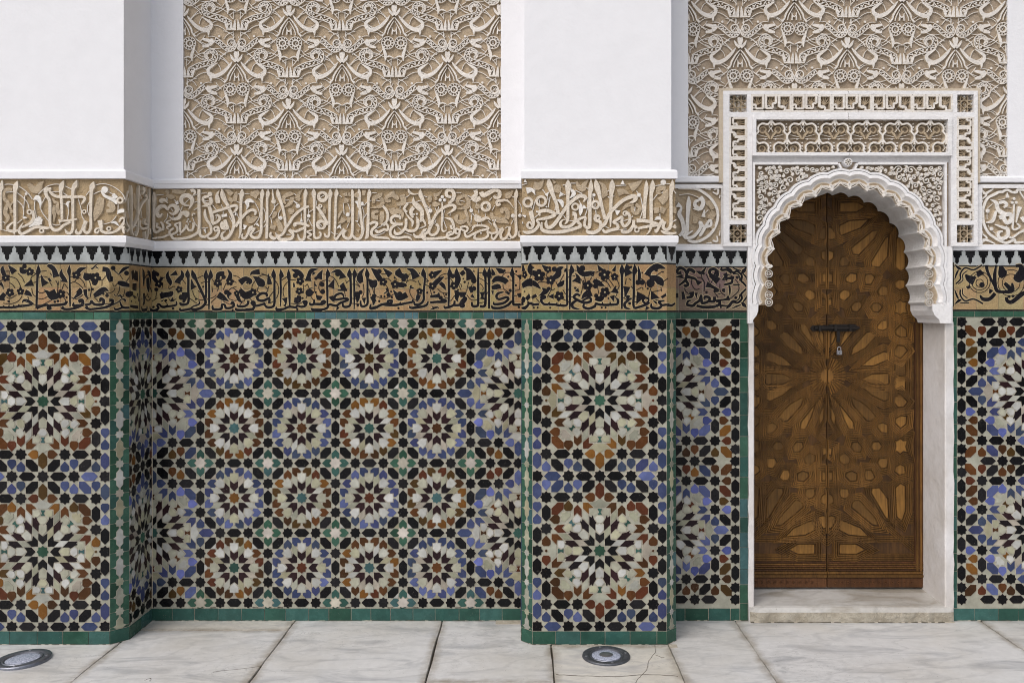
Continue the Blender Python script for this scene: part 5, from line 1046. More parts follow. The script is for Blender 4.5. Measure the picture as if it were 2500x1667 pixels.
a_ = 53.7 * (DW + YF) / F
c0 = WF(104.5, 979.5)
lay_panel(lp, FRONT, pillar_mosaic([0, -6.828]), c0[0], c0[1], a_, a_, (-3.2, LXC - .001, ZB, ZM))
mb = MB(); mb.prism([(LX0, ZB), (-3.2, ZB), (-3.2, ZM), (LX0, ZM)], FRONT, -.02, 0, 'white'); mb.build('plaster_infill', lp)
ms = pillar_mosaic([0, -6.828], cols=False, outer='b', cc='n')
lay_panel(lp, SIDE, ms, (YC + 0) / 2 + .02, 1.675 - (965 - 761) / 468., .107, a_, (YC, -.002, ZB, ZM))

# ================================================================== RECESSED WALL
RX0, RX1 = LXB, -.0248
rw = thing('wall', 'recessed wall between the two pillars, carved stucco field above a wide zellige dado of small rosettes', 'wall', (-1.0, 0, 0))
mb = MB(); mb.box(RX0 - .3, RX1 + .3, .02, .4, -.05, ZTOP, 'grout'); mb.build('core', rw)
PX0, PX1, PZ0 = (447 - VX) / 450, (1223 - VX) / 450, HC + (VY - 435.5) / 450
mb = MB()
e_ = .028
mb.box(RX0 - .2, PX0, -.001, .019, ZE - .002, ZTOP, 'white'); mb.box(PX1, RX1 + .2, -.001, .019, ZE - .002, ZTOP, 'white'); mb.box(PX0, PX1, -.0005, .019, ZE - .002, PZ0, 'white')
mb.build('plaster_frame', rw)
STG = FP(.016)
mb = MB(); mb.prism([(PX0, PZ0), (PX1, PZ0), (PX1, ZTOP), (PX0, ZTOP)], STG, -.01, 0, 'ground'); sf = mb.build('carved_panel', rw)
carved_field(sf, STG, W0, (576.2, 218.9), (128.8, 113.6), (PX0 + .001, PX1 - .001, PZ0 + .001, 3.62), .0155, 1 / 3.564 / 450)
for nm, prof in (('ledge', [(.02, ZS - .002), (-.006, ZS), (-.010, ZE - .028), (-.016, ZE - .022), (-.018, ZE - .006), (-.010, ZE + .004), (.015, ZE + .008)]),
                 ('bevel_moulding', [(.02, ZK - .001), (-.004, ZK - .002), (-.012, ZK + .012), (-.014, ZL - .006), (-.008, ZL), (.02, ZL)])):
    moulding(rw, prof, RX0 + .001, RX1 + .02, name=nm, ends=False)
bd = band_face(rw, WALL, RX0, RX1 + .02, ZL, ZS, HB)
for D_ in (BAND_R1, BAND_R2, BAND_R3, BAND_R4): strokes(D_, W0, WALL.shift(-HB), bd, HB, clip=[((RX0 + .0, 0, 0), (-1, 0, 0))])
merlons(WALL, RX0, RX1, ZI, ZK, rw, ph=.028); gb = gold_tiles(WALL, RX0, RX1, ZG, ZI, rw, .125, .0)
for D_ in (TILE_R1, TILE_R2, TILE_R3): strokes(D_, W0, WALL, gb, 0, tile=True, clip=[((RX0 + .001, 0, 0), (-1, 0, 0)), ((RX1, 0, 0), (1, 0, 0))])
ZM_, ZG_ = ZM, ZG
mb = MB(); mb.prism([(RX0, ZM), (RX1, ZM), (RX1, ZG), (RX0, ZG)], WALL, -.02, -.0015, 'grout'); b = mb.build('tile_border', rw)
PAL['c'] = [(.062, .135, .158), (.075, .15, .168), (.055, .12, .14), (.07, .14, .13)]
for (p0, p1, key, st) in ((371, 500, 'G', .08), (500, 768, 'GGg', .055), (768, 1021, 'c', .055), (1021, 1181, 'Gg', .055), (1181, 1274, 'c', .055)):
    strip_tiles(WALL, max(RX0, (p0 - VX) / 450), min(RX1, (p1 - VX) / 450), ZM, ZG, st, key, b)
base_tiles(rw, WALL, RX0, RX1, step=.118)
ms = Mosaic()
PU = 2 + S2
# small rosette field; unit lattice: white stars at (i,j)*PU
for i in range(4):
    for j in range(4):
        br = (i + j) % 2 == 1
        ms.small((i + .5) * PU, -(j + .5) * PU, 'n' if br else 'b', 't' if br else 'n')
for i in range(5):
    for j in range(5):
        x, y = i * PU, -j * PU
        edge_big = (i in (0, 4)) and j in (1, 3)
        if not edge_big:
            if i == 0: dirs = (0, 90, 270, 180)
            ms.square(x, y, 'p', rt.choice('gt'))
for i in range(5):
    for j in range(4):       # octagon edges, vertical lines x = i*PU
        x = i * PU; y = -(j + .5) * PU
        ms.star(x, y + .707); ms.star(x, y - .707); ms.hex(x, y, 90)
for j in range(5):
    for i in range(4):
        y = -j * PU; x = (i + .5) * PU
        ms.star(x - .707, y); ms.star(x + .707, y); ms.hex(x, y, 0)
for i in range(5):
    for j in range(5):
        x, y = i * PU, -j * PU
        big_ = i in (0, 4) and j in (1, 3)
        for sx in (1, -1):
            for sy in (1, -1):
                if (i == 0 and sx < 0) or (i == 4 and sx > 0): continue
                if big_: continue
                ms.hex(x + sx * .5, y + sy * .5, 135 if sx * sy > 0 else 45)
def bigside(cx, cy, sg):
    ms.big(cx, cy, 'b', 'n')
    for y_, d in ((2.414, 0), (-2.414, 180)):
        for px in (0,):
            pass
        for px in (-1, 1, 2.414, -2.414): ms.star(cx + px, cy + y_)
        ms.hex(cx + 1.707, cy + y_, 0); ms.hex(cx - 1.707, cy + y_, 0)
        ms.gate(cx, cy, d, 'b'); ms.row(cx, cy, d, 'n', outer='k')
    X = cx + sg * 2.414
    ms.hex(X + sg * .30, cy, 0, 'b'); ms.pent(X, cy + .43, 180, 'b'); ms.pent(X, cy - .43, 0, 'b')
    for sy in (1, -1): ms.hex(X + sg * .5, cy + sy * .5, 135 if sg * sy > 0 else 45)
for cy in (-PU, -3 * PU):
    bigside(-2.414, cy, 1); bigside(4 * PU + 2.414, cy, -1)
o = W0(489.2, 789.6)
lay_panel(rw, WALL, ms, o[0], o[1], 48.32 / 450, 49.88 / 450, (RX0 + .001, RX1 - .001, ZB, ZM))
# worn white seam lines at the two inner corners
mb = MB(); mb.box(RX0, RX0 + .004, -.004, 0, ZB, ZG, 'side'); mb.build('corner_seam', rw)

# ================================================================== CENTRE PILLAR
CX0, CX1, CF0, CF1 = -.0248, .7605, .0302, .7086
cp = thing('pillar', 'square white pillar in the middle, carved inscription band over two tall brown and blue zellige star rosettes', 'pillar', (.37, -.1, 0))
YC2 = YF + .055
mb = MB()
core = [(CX0 + .021, .3), (CX0 + .021, YC2 + .01), (CF0 + .012, YF + .021), (CF1 - .012, YF + .021), (CX1 - .021, YC2 + .01), (CX1 - .021, .3)]
lo = [mb.vert((x, y, -.05)) for x, y in core]; hi = [mb.vert((x, y, ZK + .001)) for x, y in core]; n_ = len(core)
for i in range(n_): j = (i + 1) % n_; mb.face((lo[i], lo[j], hi[j], hi[i]), 'grout')
mb.face(hi, 'grout'); mb.build('core', cp)
mb = MB(); mb.box(-.010, .7325, YF + .014, .3, ZE - .001, ZTOP, 'white'); mb.build('shaft', cp)
mb = MB(); mb.box(CX0 + .04, CX1 - .04, YF + .046, .3, ZK + .002, ZE - .002, 'grout'); mb.build('core_block', cp)
ledge_pair(cp, CX0 + .004, CX1 - .006, YF, right=True, left=True, deep=-.001)
bd = band_face(cp, FRONT, CX0 + .004, CX1 - .008, ZL, ZS, HB)
strokes(BAND_C, WF, FRONT.shift(-HB), bd, HB, clip=[((CX0 + .003, 0, 0), (-1, 0, 0)), ((CX1 - .004, 0, 0), (1, 0, 0))])
SR = Plane((CX1 - .008, 0, 0), (0, 1, 0), (1, 0, 0)); SL = Plane((CX0 + .004, 0, 0), (0, -1, 0), (-1, 0, 0))
for P_, u0, u1 in ((SR, YF + HB + .001, -.001), (SL, .001, -YF - HB - .001)):
    b = band_face(cp, P_, u0, u1, ZL, ZS, HB)
    mb = MB(); 
    for t in range(7):
        u = u0 + (u1 - u0) * (t + .5) / 7; mb.ribbon(spline([(u + .01, ZL + .03, .010), (u, ZL + .1, .012), (u - .004, ZL + .2, .012), (u, ZS - .05, .022), (u, ZS - .01, .002)]), P_.shift(-HB), -.002, HB, 'band', 'side')
    mb.build('carved_letter', b)
CHL = Plane((CX0, YC2, 0), (1, -1, 0), (-1, -1, 0)); CHR = Plane((CF1, YF, 0), (1, 1, 0), (1, -1, 0)); CWC = .055 * S2
SRt = Plane((CX1 + .0025, 0, 0), (0, 1, 0), (1, 0, 0)); SLt = Plane((CX0, 0, 0), (0, -1, 0), (-1, 0, 0))
merlons(FRONT, CF0, CF1, ZI, ZK, cp, ph=.036); gb = gold_tiles(FRONT, CF0, CF1, ZG, ZI, cp, .124, .0)
strokes(TILE_C, WF, FRONT, gb, 0, tile=True, clip=[((CF0, 0, 0), (-1, 0, 0)), ((CF1, 0, 0), (1, 0, 0))])
LC = lambda px, py: (lambda dx, d: ((dx * d - CX0) * S2, HC - (py - VY) * d / F))((px - VX) / F, (CX0 + YC2 + DW) / (1 + (px - VX) / F))
for P_, mp_, cl in ((CHL, LC, [((CX0, YC2, 0), (-1, 1, 0)), ((CF0, YF, 0), (1, -1, 0))]), (CHR, cham_map(CHR, CF1, YF, 1), [((CF1, YF, 0), (-1, -1, 0)), ((CF1 + .055, YC2, 0), (1, 1, 0))])):
    merlons(P_, 0, CWC, ZI, ZK, cp, ph=.04); gb = gold_tiles(P_, 0, CWC, ZG, ZI, cp, .2)
    if mp_: strokes(TILE_C, mp_, P_, gb, 0, tile=True, clip=cl)
    else:
        mb = MB(); mb.cur = (.010, .009, .012)
        for t in range(9): mb.disc(.012 + .055 * ((t * 5) % 9) / 9, ZG + .02 + .21 * t / 9, .011, P_, -.002, .0014 + t * .0001, 'glaze')
        mb.ribbon(spline([(.01, ZG + .03, .005), (.04, ZG + .02, .006), (.07, ZG + .04, .005)]), P_, -.002, .0015, 'glaze'); mb.build('painted_script', gb, attr=True)
    green_strip(cp, P_, 0, CWC, step=.2); lozenge_strip(P_, CWC, ZB, ZM, cp); base_tiles(cp, P_, 0, CWC, step=.2)
for P_, u0, u1 in ((SRt, YC2, -.001), (SLt, .001, -YC2)):
    merlons(P_, u0, u1, ZI, ZK, cp); gold_tiles(P_, u0, u1, ZG, ZI, cp, .13); green_strip(cp, P_, u0, u1); base_tiles(cp, P_, u0, u1)
    b = backing(P_, (u0, u1, ZB, ZM), cp); strip_tiles(P_, u0 + .02, u1 - .02, ZB, ZM, .09, 'kbnw', b, 'zellige_tile')
green_strip(cp, FRONT, CF0, CF1, step=.125, keys='G'); base_tiles(cp, FRONT, CF0, CF1)
a_ = 54.1 * (DW + YF) / F; c0 = WF(1464.1, 977.)
lay_panel(cp, FRONT, pillar_mosaic([0, -6.78]), c0[0], c0[1], a_, a_, (CF0 + .001, CF1 - .001, ZB, ZM))

# ================================================================== WALL LEFT OF THE DOOR and RIGHT OF THE DOOR
DX0, DX1 = (1826.5 - VX) / 450, (2327. - VX) / 450         # outer edges of the white door jambs
WX0 = CX1 - .03
w1 = thing('wall', 'narrow strip of wall between the middle pillar and the doorway, half zellige rosettes beside a green tile edge', 'wall', (.98, 0, 0))
w2 = thing('wall', 'wall at the right edge beyond the doorway, half zellige rosettes and a cusped stucco cartouche', 'wall', (2.6, 0, 0))
UX0, UX1, UZ = (1680 - VX) / 450, (2460 - VX) / 450, HC + (VY - 438) / 450
SX0, SX1, STZ = (1760 - VX) / 450, (2392 - VX) / 450, HC + (VY - 218) / 450   # surround outline
mb = MB(); mb.box(WX0 - .2, (1840 - VX) / 450, .02, .6, -.05, 2.0, 'grout'); mb.box(WX0 - .2, SX0 + .03, .02, .6, 2.0, ZTOP, 'grout'); mb.build('core', w1)
mb = MB(); mb.box((2305 - VX) / 450, 4.3, .02, .6, -.05, 2.0, 'grout'); mb.box(SX1 - .03, 4.3, .02, .6, 2.0, ZTOP, 'grout'); mb.build('core', w2)
mb = MB(); mb.box(WX0 - .05, UX0, -.001, .019, ZE - .002, ZTOP, 'white'); mb.box(UX0, SX0, -.001, .019, ZE - .002, UZ, 'white'); mb.build('plaster_frame', w1)
mb = MB(); mb.box(UX1, 4.3, -.001, .019, ZE - .002, ZTOP, 'white'); mb.box(SX1, UX1, -.001, .019, ZE - .002, UZ, 'white'); mb.build('plaster_frame', w2)
# upper carved field is one panel above and beside the door surround
uw = thing('wall', 'carved stucco wall field of scrolls and palmettes above and around the white door surround', 'wall', (1.75, 0, 2.9))
mb = MB(); mb.prism([(UX0, UZ), (UX1, UZ), (UX1, ZTOP), (UX0, ZTOP)], STG, -.25, 0, 'groundg'); sf = mb.build('carved_panel', uw)
WL[sf.name] = WL[sf.name]
carved_field(sf, STG, W0, (1938.6, 71.), (131.4, 113.9), (UX0 + .001, UX1 - .001, UZ + .001, 3.62), .0155, 1.02 / 3.564 / 450,
             skip=lambda a, b, c, d: a > SX0 and b < SX1 and d < STZ)
for par, x0, x1 in ((w1, WX0 - .02, DX0 + .002), (w2, DX1 - .002, 4.3)):
    moulding(par, [(.02, ZE - .016), (-.010, ZE - .014), (-.012, ZE + .008), (-.004, ZE + .018), (.02, ZE + .02)], x0 if par is w1 else SX1 - .004, SX0 + .004 if par is w1 else x1, name='ledge', ends=False)
    moulding(par, [(.02, ZK - .001), (-.003, ZK), (-.006, ZK + .006), (-.006, ZK + .026), (.02, ZK + .03)], x0, x1, name='bevel_moulding', ends=False)
# cartouches
def cartouche(par, data, x0, x1, z0, z1, clipx=None):
    mb = MB(); pl_ = FP(.014); mb.prism([(x0, z0), (x1, z0), (x1, z1), (x0, z1)], pl_, -.01, 0, 'leaf'); b = mb.build('cartouche', par)
    mb = MB(); t = .016
    mb.box(x0 - .02, x1 + .02, -.006, .019, z1 - .004, z1 + t, 'white2'); mb.box(x0 - .02, x1 + .02, -.006, .019, z0 - t + .004, z0 + .002, 'white2')
    if clipx == 'L': mb.box(x1, x1 + .028, -.0065, .019, z0 - .012, z1 + .012, 'white2')
    else: mb.box(x0 - .028, x0, -.0065, .019, z0 - .012, z1 + .012, 'white2')
    mb.build('cartouche_frame', par)
    strokes(data, W0, pl_, b, .016, mats=dict(L=('bandw', 'side'), O=('bandw', 'side')), clip=[((0, 0, z1), (0, 0, 1)), ((0, 0, z0), (0, 0, -1))])
cartouche(w1, CART_L, WX0 - .02, (1761 - VX) / 450, HC + (VY - 597) / 450, HC + (VY - 458) / 450, 'L')
cartouche(w2, CART_R, (2397 - VX) / 450, 3.4, HC + (VY - 598) / 450, HC + (VY - 458) / 450, 'R')
# tile friezes
GOLD2 = [(.20, .14, .095), (.17, .115, .08), (.22, .16, .10), (.18, .115, .09)]
merlons(WALL, WX0, DX0, ZI, ZK, w1, pitch=.0727, ph=.016); gb = gold_tiles(WALL, WX0, DX0 - .002, ZG, ZI, w1, .125, .03, GOLD2)
strokes(TILE_W1, W0, WALL, gb, 0, tile=True, bold=.97, clip=[((DX0 - .002, 0, 0), (1, 0, 0))])
merlons(WALL, DX1, 4.3, ZI, ZK + .008, w2, pitch=.0715, ph=.022); gb = gold_tiles(WALL, DX1 + .001, 4.3, ZG + .006, ZI + .004, w2, .127, .0, [(.36, .25, .13), (.33, .23, .115)])
W0b = lambda px, py: (lambda a, b: (a, b))(*W0(px, py))
strokes(TILE_W2, W0b, WALL, gb, 0, tile=True, bold=1.05)
green_strip(w1, WALL, WX0, DX0, step=.12, keys='gg'); green_strip(w2, WALL, DX1, 4.3, ZM + .01, ZG + .006, step=.1, keys='gt')
def vert_strip(par, u0, u1, z0, z1, keys):
    mb = MB(); mb.prism([(u0, z0), (u1, z0), (u1, z1), (u0, z1)], WALL, -.02, -.0015, 'grout'); b = mb.build('tile_edge', par)
    strip_tiles(WALL, u0, u1, z0, z1, .10, keys, b, vertical=True)
GX0 = (1806.5 - VX) / 450; GX1 = (2336.8 - VX) / 450
vert_strip(w1, GX0, DX0, -.004, ZM, 'gBt'); vert_strip(w2, DX1, GX1, ZB, ZM + .01, 'gBg')
base_tiles(w1, WALL, WX0, GX0, step=.125); base_tiles(w2, WALL, DX1, 4.3, step=.115)
def half_mosaic(sg):
    ms = Mosaic()
    for y in (0, -6.8):
        ms.big(0, y, 'b', 'n'); ms.ring(0, y, 'NSEW')
        ms.gate(0, y, 0, 'b'); ms.gate(0, y, 180, 'b'); ms.gate(0, y, 90, 'b'); ms.gate(0, y, 270, 'b')
        ms.row(0, y, 0, 'n'); ms.row(0, y, 180, 'n')
        D_ = 270 if sg > 0 else 90
        A = lambda px, py: tf([(px, py)], 0, y, D_)[0]
        for e in (-1, 1):
            ms.pent(*A(e * 2.414, 3.0), D_, 'n'); ms.pent(*A(e * 1.0, 3.0), D_, 'l'); ms.pent(*A(e * 1.414, 2.828), D_ + 180, 'n')
            ms.hex(*A(e * 1.914, 2.914), D_ + (45 if e < 0 else -45), 'n'); ms.hex(*A(e * .5, 2.914), D_ + (45 if e < 0 else -45), 'k')
            ms.star(*A(e * 1.414, 3.414)); ms.hex(*A(e * .707, 3.414), D_, 'k'); ms.hex(*A(e * 2.121, 3.414), D_, 'k')
            ms.star(*A(e * 2.828, 3.414)); ms.star(*A(e * 3.414, 3.414)); ms.hex(*A(e * 2.97, 2.97), D_ + (135 if e < 0 else -135), 'n')
        ms.star(*A(0, 3.414))
    return ms
o = W0(1626., 956.)
lay_panel(w1, WALL, half_mosaic(1), o[0], o[1], 49.6 / 450, 49.6 / 450, (WX0, GX0 - .0005, ZB, ZM), 260)
o = W0(2518., 955.)
lay_panel(w2, WALL, half_mosaic(-1), o[0], o[1], 50. / 450, 49.7 / 450, (GX1 + .0005, 3.3, ZB, ZM + .01), 300)
mb = MB(); mb.prism([(3.3, ZB), (4.3, ZB), (4.3, ZM + .01), (3.3, ZM + .01)], WALL, -.02, -.001, 'white'); mb.build('plaster_infill', w2)
# lintel above the frame of the photo
bm_ = thing('beam', 'white plastered lintel running across the tops of both pillars just above the picture', 'beam', (0, 0, 3.9))
mb = MB(); mb.box(-4.3, 4.4, -.20, .5, 3.95, 5.0, 'white'); mb.build('lintel', bm_)
# ================================================================== DOOR SURROUND
YS = -.030
SP = FP(YS); WS = pxf(YS)
ds = thing('doorway', 'ornate white carved plaster door surround with a scalloped horseshoe arch over the wooden door', 'doorway', (1.75, 0, 0))
def rect(x0, x1, y0, y1): a = WS(x0, y0); b = WS(x1, y1); return a[0], b[0], b[1], a[1]
def slab(name, x0, x1, y0, y1, yf, yb, m='white2', mb=None):
    u0, u1, z0, z1 = rect(x0, x1, y0, y1); own = mb is None
    if own: mb = MB()
    mb.box(u0, u1, yf, yb, z0, z1, m)
    return mb.build(name, ds) if own else None
# flat frame: built as bars around the carved fields (fields are recessed)
fr = MB()
bars = [(1766, 2387, 222, 231), (1766, 1781, 231, 601), (2378, 2387, 231, 601), (1781, 2378, 274, 286),
        (1824, 1834, 231, 274), (2326, 2337, 231, 274), (1824, 1836, 286, 601), (2322, 2336, 286, 601),
        (1781, 1824, 537, 548), (1781, 1824, 592, 601), (2336, 2378, 538, 549), (2336, 2378, 592, 601)]
for i, b in enumerate(bars): slab('x', *b, YS - .0002 * (i % 5), .02, mb=fr)
fr.build('plaster_bars', ds)
mb = MB()
for b in ((1757, 2396, 215, 222), (1757, 1766, 222, 445), (2387, 2396, 222, 445)): slab('x', *b, -.018, .02, 'side', mb=mb)
mb.build('outer_fillet', ds)
fld = FP(.004)
def field(name, x0, x1, y0, y1, m='groundg', y=.004):
    u0, u1, z0, z1 = rect(x0, x1, y0, y1); mb = MB(); mb.prism([(u0 - .004, z0 - .004), (u1 + .004, z0 - .004), (u1 + .004, z1 + .004), (u0 - .004, z1 + .004)], FP(y), -.02, 0, m); return mb.build(name, ds)
def lattice(x0, x1, y0, y1):
    u0, u1, z0, z1 = rect(x0, x1, y0, y1); b = field('lattice_square', x0, x1, y0, y1, 'joint', .034)  # near-black recess floor paints in the shade of the lattice holes
    c = ((u0 + u1) / 2, (z0 + z1) / 2); r = (u1 - u0) / 2 - .001; mb = MB(); w_ = .0042; hs = .048; P_ = FP(.034); e = 0
    P8 = [(c[0] + r * 1.0 * math.cos(i * PI / 4 + PI / 8) / math.cos(PI / 8), c[1] + r * math.sin(i * PI / 4 + PI / 8) / math.cos(PI / 8)) for i in range(8)]
    for i in range(8):
        for st in (3,):
            a, d = P8[i], P8[(i + st) % 8]; mb.ribbon([(*a, w_), (*d, w_)], P_, 0, hs + e, 'leaf', 'leaf', bev=.2); e += .0002
    for q_ in (.62, .14): mb.ribbon([(c[0] + r * q_ * math.cos(t * PI / 2 + (0 if q_ < .2 else 0)), c[1] + r * q_ * math.sin(t * PI / 2), w_) for t in range(4)], P_, 0, hs + e, 'leaf', closed=True, slope=0)
    for i in range(4):
        t = i * PI / 2; a = (c[0] + r * math.cos(t), c[1] + r * math.sin(t)); mb.disc(a[0] - .006 * math.cos(t), a[1] - .006 * math.sin(t), .007, P_, 0, hs + .003, 'top', k=4)
        t += PI / 4; mb.disc(c[0] + r * 1.28 * math.cos(t), c[1] + r * 1.28 * math.sin(t), .006, P_, 0, hs + .003, 'top', k=4)
    mb.build('lattice_strapwork', b)
for q_ in ((1781, 1824, 231, 274), (2337, 2378, 231, 274), (1781, 1824, 548, 592), (2336, 2378, 549, 592)): lattice(*q_)
# kufic strips
def kufic(x0, x1, y0, y1, vert, n, seed):
    b = field('kufic_strip', x0, x1, y0, y1, 'groundg'); u0, u1, z0, z1 = rect(x0, x1, y0, y1); rr = random.Random(seed); P_ = fld
    Lg = (z1 - z0) if vert else (u1 - u0); Wd = (u1 - u0) if vert else (z1 - z0)
    def T(a, t):   # a along, t across (0 bottom .. 1 top)
        return (u1 - t * Wd, z1 - a) if vert == 1 else ((u0 + t * Wd, z0 + a) if vert == 2 else (u0 + a, z0 + t * Wd))
    top = .034; st = Lg / n
    for i in range(n):
        a0 = i * st; mb = MB()
        def bar(a, t, a2, t2, w_=.006, hh=top):
            w_ *= 1.9; mb.ribbon([(*T(a0 + a * st, t), w_), (*T(a0 + a2 * st, t2), w_)], P_, 0, hh + rr.uniform(0, .0006), 'top', 'side', bev=.1)
        k_ = i % 3
        bar(0, .04, .98, .04, .006)
        if k_ == 0: bar(.06, .06, .06, .95, .007); bar(.06, .42, .34, .42); bar(.34, .42, .34, .2); bar(.34, .2, .9, .2); bar(.9, .2, .9, .95, .007)
        elif k_ == 1: bar(.1, .2, .1, .95, .007); bar(.1, .22, .6, .22); bar(.6, .22, .6, .5); bar(.6, .5, .85, .5); bar(.85, .5, .85, .95, .007)
        else: bar(.08, .3, .08, .95, .008); bar(.08, .3, .5, .3); bar(.5, .3, .5, .1); bar(.5, .1, .94, .1); bar(.94, .1, .94, .95, .007)
        bar(.02, .95, .98, .95, .008)
        c = T(a0 + (.3 if k_ else .22) * st, .3); mb.ribbon(circ(c[0], c[1], Wd * .085, .005, 10), P_, 0, top + .0008, 'top', 'side', closed=True, slope=0)
        mb.build('kufic_letter', b)
        # fluted palmette
        mb = MB(); ca, ct = a0 + .5 * st, .42
        for q_ in range(6):
            an = R(30 + q_ * 24) + rr.uniform(-.05, .05); ln = Wd * rr.uniform(.50, .60)
            p0 = T(ca, ct); p1 = T(ca + math.cos(an) * ln * .8, ct + math.sin(an) * ln / Wd)
            mb.ribbon(spline([(*p0, .004), ((p0[0] + p1[0]) / 2, (p0[1] + p1[1]) / 2, .011), (*p1, .009)], 2), P_, 0, .020 + q_ * .0005, 'leaf', 'leaf', bev=.6)
        mb.build('palmette_leaf', b)
kufic(1834, 2326, 231, 274, 0, 15, 1); kufic(1781, 1824, 286, 537, 2, 10, 2); kufic(2336, 2378, 286, 538, 1, 10, 3)
# sebka panel of lobed arches
b = MB()
for q_ in ((1836, 2322, 286, 293), (1836, 1845, 293, 373), (2312, 2322, 293, 373), (1836, 2322, 373, 381)): slab('x', *q_, YS - .012 - .0003 * (q_[2] % 3), .02, mb=b)
b.build('sebka_frame', ds)
sb = field('sebka_panel', 1845, 2312, 293, 373, 'groundg', .0)
u0, u1, z0, z1 = rect(1845, 2312, 293, 373); PB = FP(0.)
cl = [((u0, 0, 0), (-1, 0, 0)), ((u1, 0, 0), (1, 0, 0)), ((0, 0, z0), (0, 0, -1)), ((0, 0, z1), (0, 0, 1))]
UN = [(0, 362), (14, 388), (34, 408), (60, 403), (92, 402), (120, 425), (128, 455), (122, 478), (142, 500), (153, 522), (150, 545), (152, 565), (153, 600)]
UL = (1740 + 560 / 3.921, 200)
for r_ in range(-1, 3):
    for c_ in range(-1, 8):
        cx = UL[0] + (c_ + (.5 if r_ % 2 else 0)) * 77.6; oy = r_ * 46.2
        pp = lambda x, y: WS(cx + x / 3.921, 200 + y / 3.921 + oy)
        mb = MB()
        for sg in (1, -1):
            Q = spline([(*pp(x * sg, y), .0115) for x, y in UN], 3); mb.ribbon(Q, PB, 0, .032 + (.0004 if sg > 0 else 0) + r_ * .0002, 'top', 'side', bev=.2)
        mb.build('lobed_arch', sb, clip=cl)
        mb = MB()
        for sg in (1, -1):
            c = pp(72 * sg, 455); mb.ribbon(circ(c[0], c[1], .017, .012, 10), PB, 0, .016, 'leaf', 'leaf', closed=True, slope=0, bev=.4)
            mb.ribbon(spline([(*pp(60 * sg, 470), .012), (*pp(30 * sg, 500), .016), (*pp(6 * sg, 545), .010)], 3), PB, 0, .018, 'leaf', 'leaf', bev=.3)
            mb.ribbon([(*pp(20 * sg, 525), .003), (*pp(120 * sg, 500), .003)], PB, 0, .013, 'top', 'side'); mb.ribbon([(*pp(25 * sg, 540), .003), (*pp(130 * sg, 545), .003)], PB, 0, .0135, 'top', 'side')
            mb.ribbon(spline([(*pp(4 * sg, 445), .003), (*pp(18 * sg, 410), .008), (*pp(10 * sg, 395), .003)], 3), PB, 0, .022, 'top', 'side')
            mb.ribbon([(*pp(0, 440), .004), (*pp(22 * sg, 480), .004)], PB, 0, .024 + sg * .0003, 'top', 'side')
            mb.disc(*pp(50 * sg, 545), .005, PB, 0, .02, 'top', k=6)
        c = pp(152, 430); mb.disc(c[0], c[1], .006, PB, 0, .02, 'top', k=4); mb.disc(*pp(152, 400), .005, PB, 0, .02, 'top', k=4); mb.disc(*pp(152, 460), .005, PB, 0, .02, 'top', k=4)
        mb.build('sebka_filling', sb, clip=cl)
# recess under the sebka panel, side reveals
mb = MB(); u0, u1, z0, z1 = rect(1836, 2322, 381, 394); mb.box(u0, u1, -.004, .02, z0, z1, 'white2'); mb.build('recess_band', ds)
mb = MB(); rk = random.Random(8)      # old crack down the middle of the surround
for ya, yb, yy in ((222, 231, YS), (274, 286, YS), (286, 293, YS - .012), (373, 381, YS - .012)):
    a, b = WS(2071 + rk.uniform(-2, 2), ya), WS(2071 + rk.uniform(-2, 2), yb); mb.ribbon([(a[0], a[1], .0016), ((a[0] + b[0]) / 2 + .002, (a[1] + b[1]) / 2, .0010), (b[0], b[1], .0018)], FP(yy), -.001, .0012, 'joint', bev=.1)
mb.build('plaster_crack', ds, kind='stuff')
# ---- arch
AC = WS(2073.5, 650.); KS = (DW + YS) / F
NL = 14
def arch(r, amp, seg=7, legs=2, drop=None):
    # path of (u,z) from left leg foot over the crown to right leg foot
    out = []; N = NL * seg
    lobe = lambda t: abs(math.sin(t)) ** .75
    st = PI * r / NL
    Lg = 2.2
    for i in range(int(Lg * seg), 0, -1):
        t = i / seg; fl = max(0, t - 1.3) * 9.5
        out.append((-(r + amp * lobe(t * PI)) - fl, -t * 44.))
    for i in range(N + 1):
        th = PI - PI * i / N; rr = r + amp * lobe(NL * th); out.append((rr * math.cos(th), rr * math.sin(th)))
    for i in range(1, int(Lg * seg) + 1):
        t = i / seg; fl = max(0, t - 1.3) * 9.5
        out.append(((r + amp * lobe(t * PI)) + fl, -t * 44.))
    return [(AC[0] + x * KS, AC[1] + y * KS) for x, y in out]
rings = [(228, 5, YS - .002), (219, 6, YS - .006), (216, 7, YS + .004), (212, 8, YS + .018), (208, 9, YS + .020), (206, 9, YS + .008), (204, 9, YS + .008), (190.5, 9, YS + .018), (188.5, 9, YS + .026)]
mtl = ['white2', 'white2', 'white2', 'white2', 'top', 'side', 'ground', 'top']
paths = [arch(r, a) for r, a, y in rings]
ar = MB(); idx = []
for (r, a, y), P_ in zip(rings, paths): idx.append([ar.vert((u, y, z)) for u, z in P_])
for k_ in range(len(rings) - 1):
    for i in range(len(idx[0]) - 1): ar.face((idx[k_][i], idx[k_ + 1][i], idx[k_ + 1][i + 1], idx[k_][i + 1]), mtl[k_])
ao = ar.build('archivolt', ds)
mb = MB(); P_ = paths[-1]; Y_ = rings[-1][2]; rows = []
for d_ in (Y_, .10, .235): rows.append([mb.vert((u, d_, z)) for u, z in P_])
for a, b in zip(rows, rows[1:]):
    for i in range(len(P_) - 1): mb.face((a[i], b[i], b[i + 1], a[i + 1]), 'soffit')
mb.build('scalloped_intrados', ds)
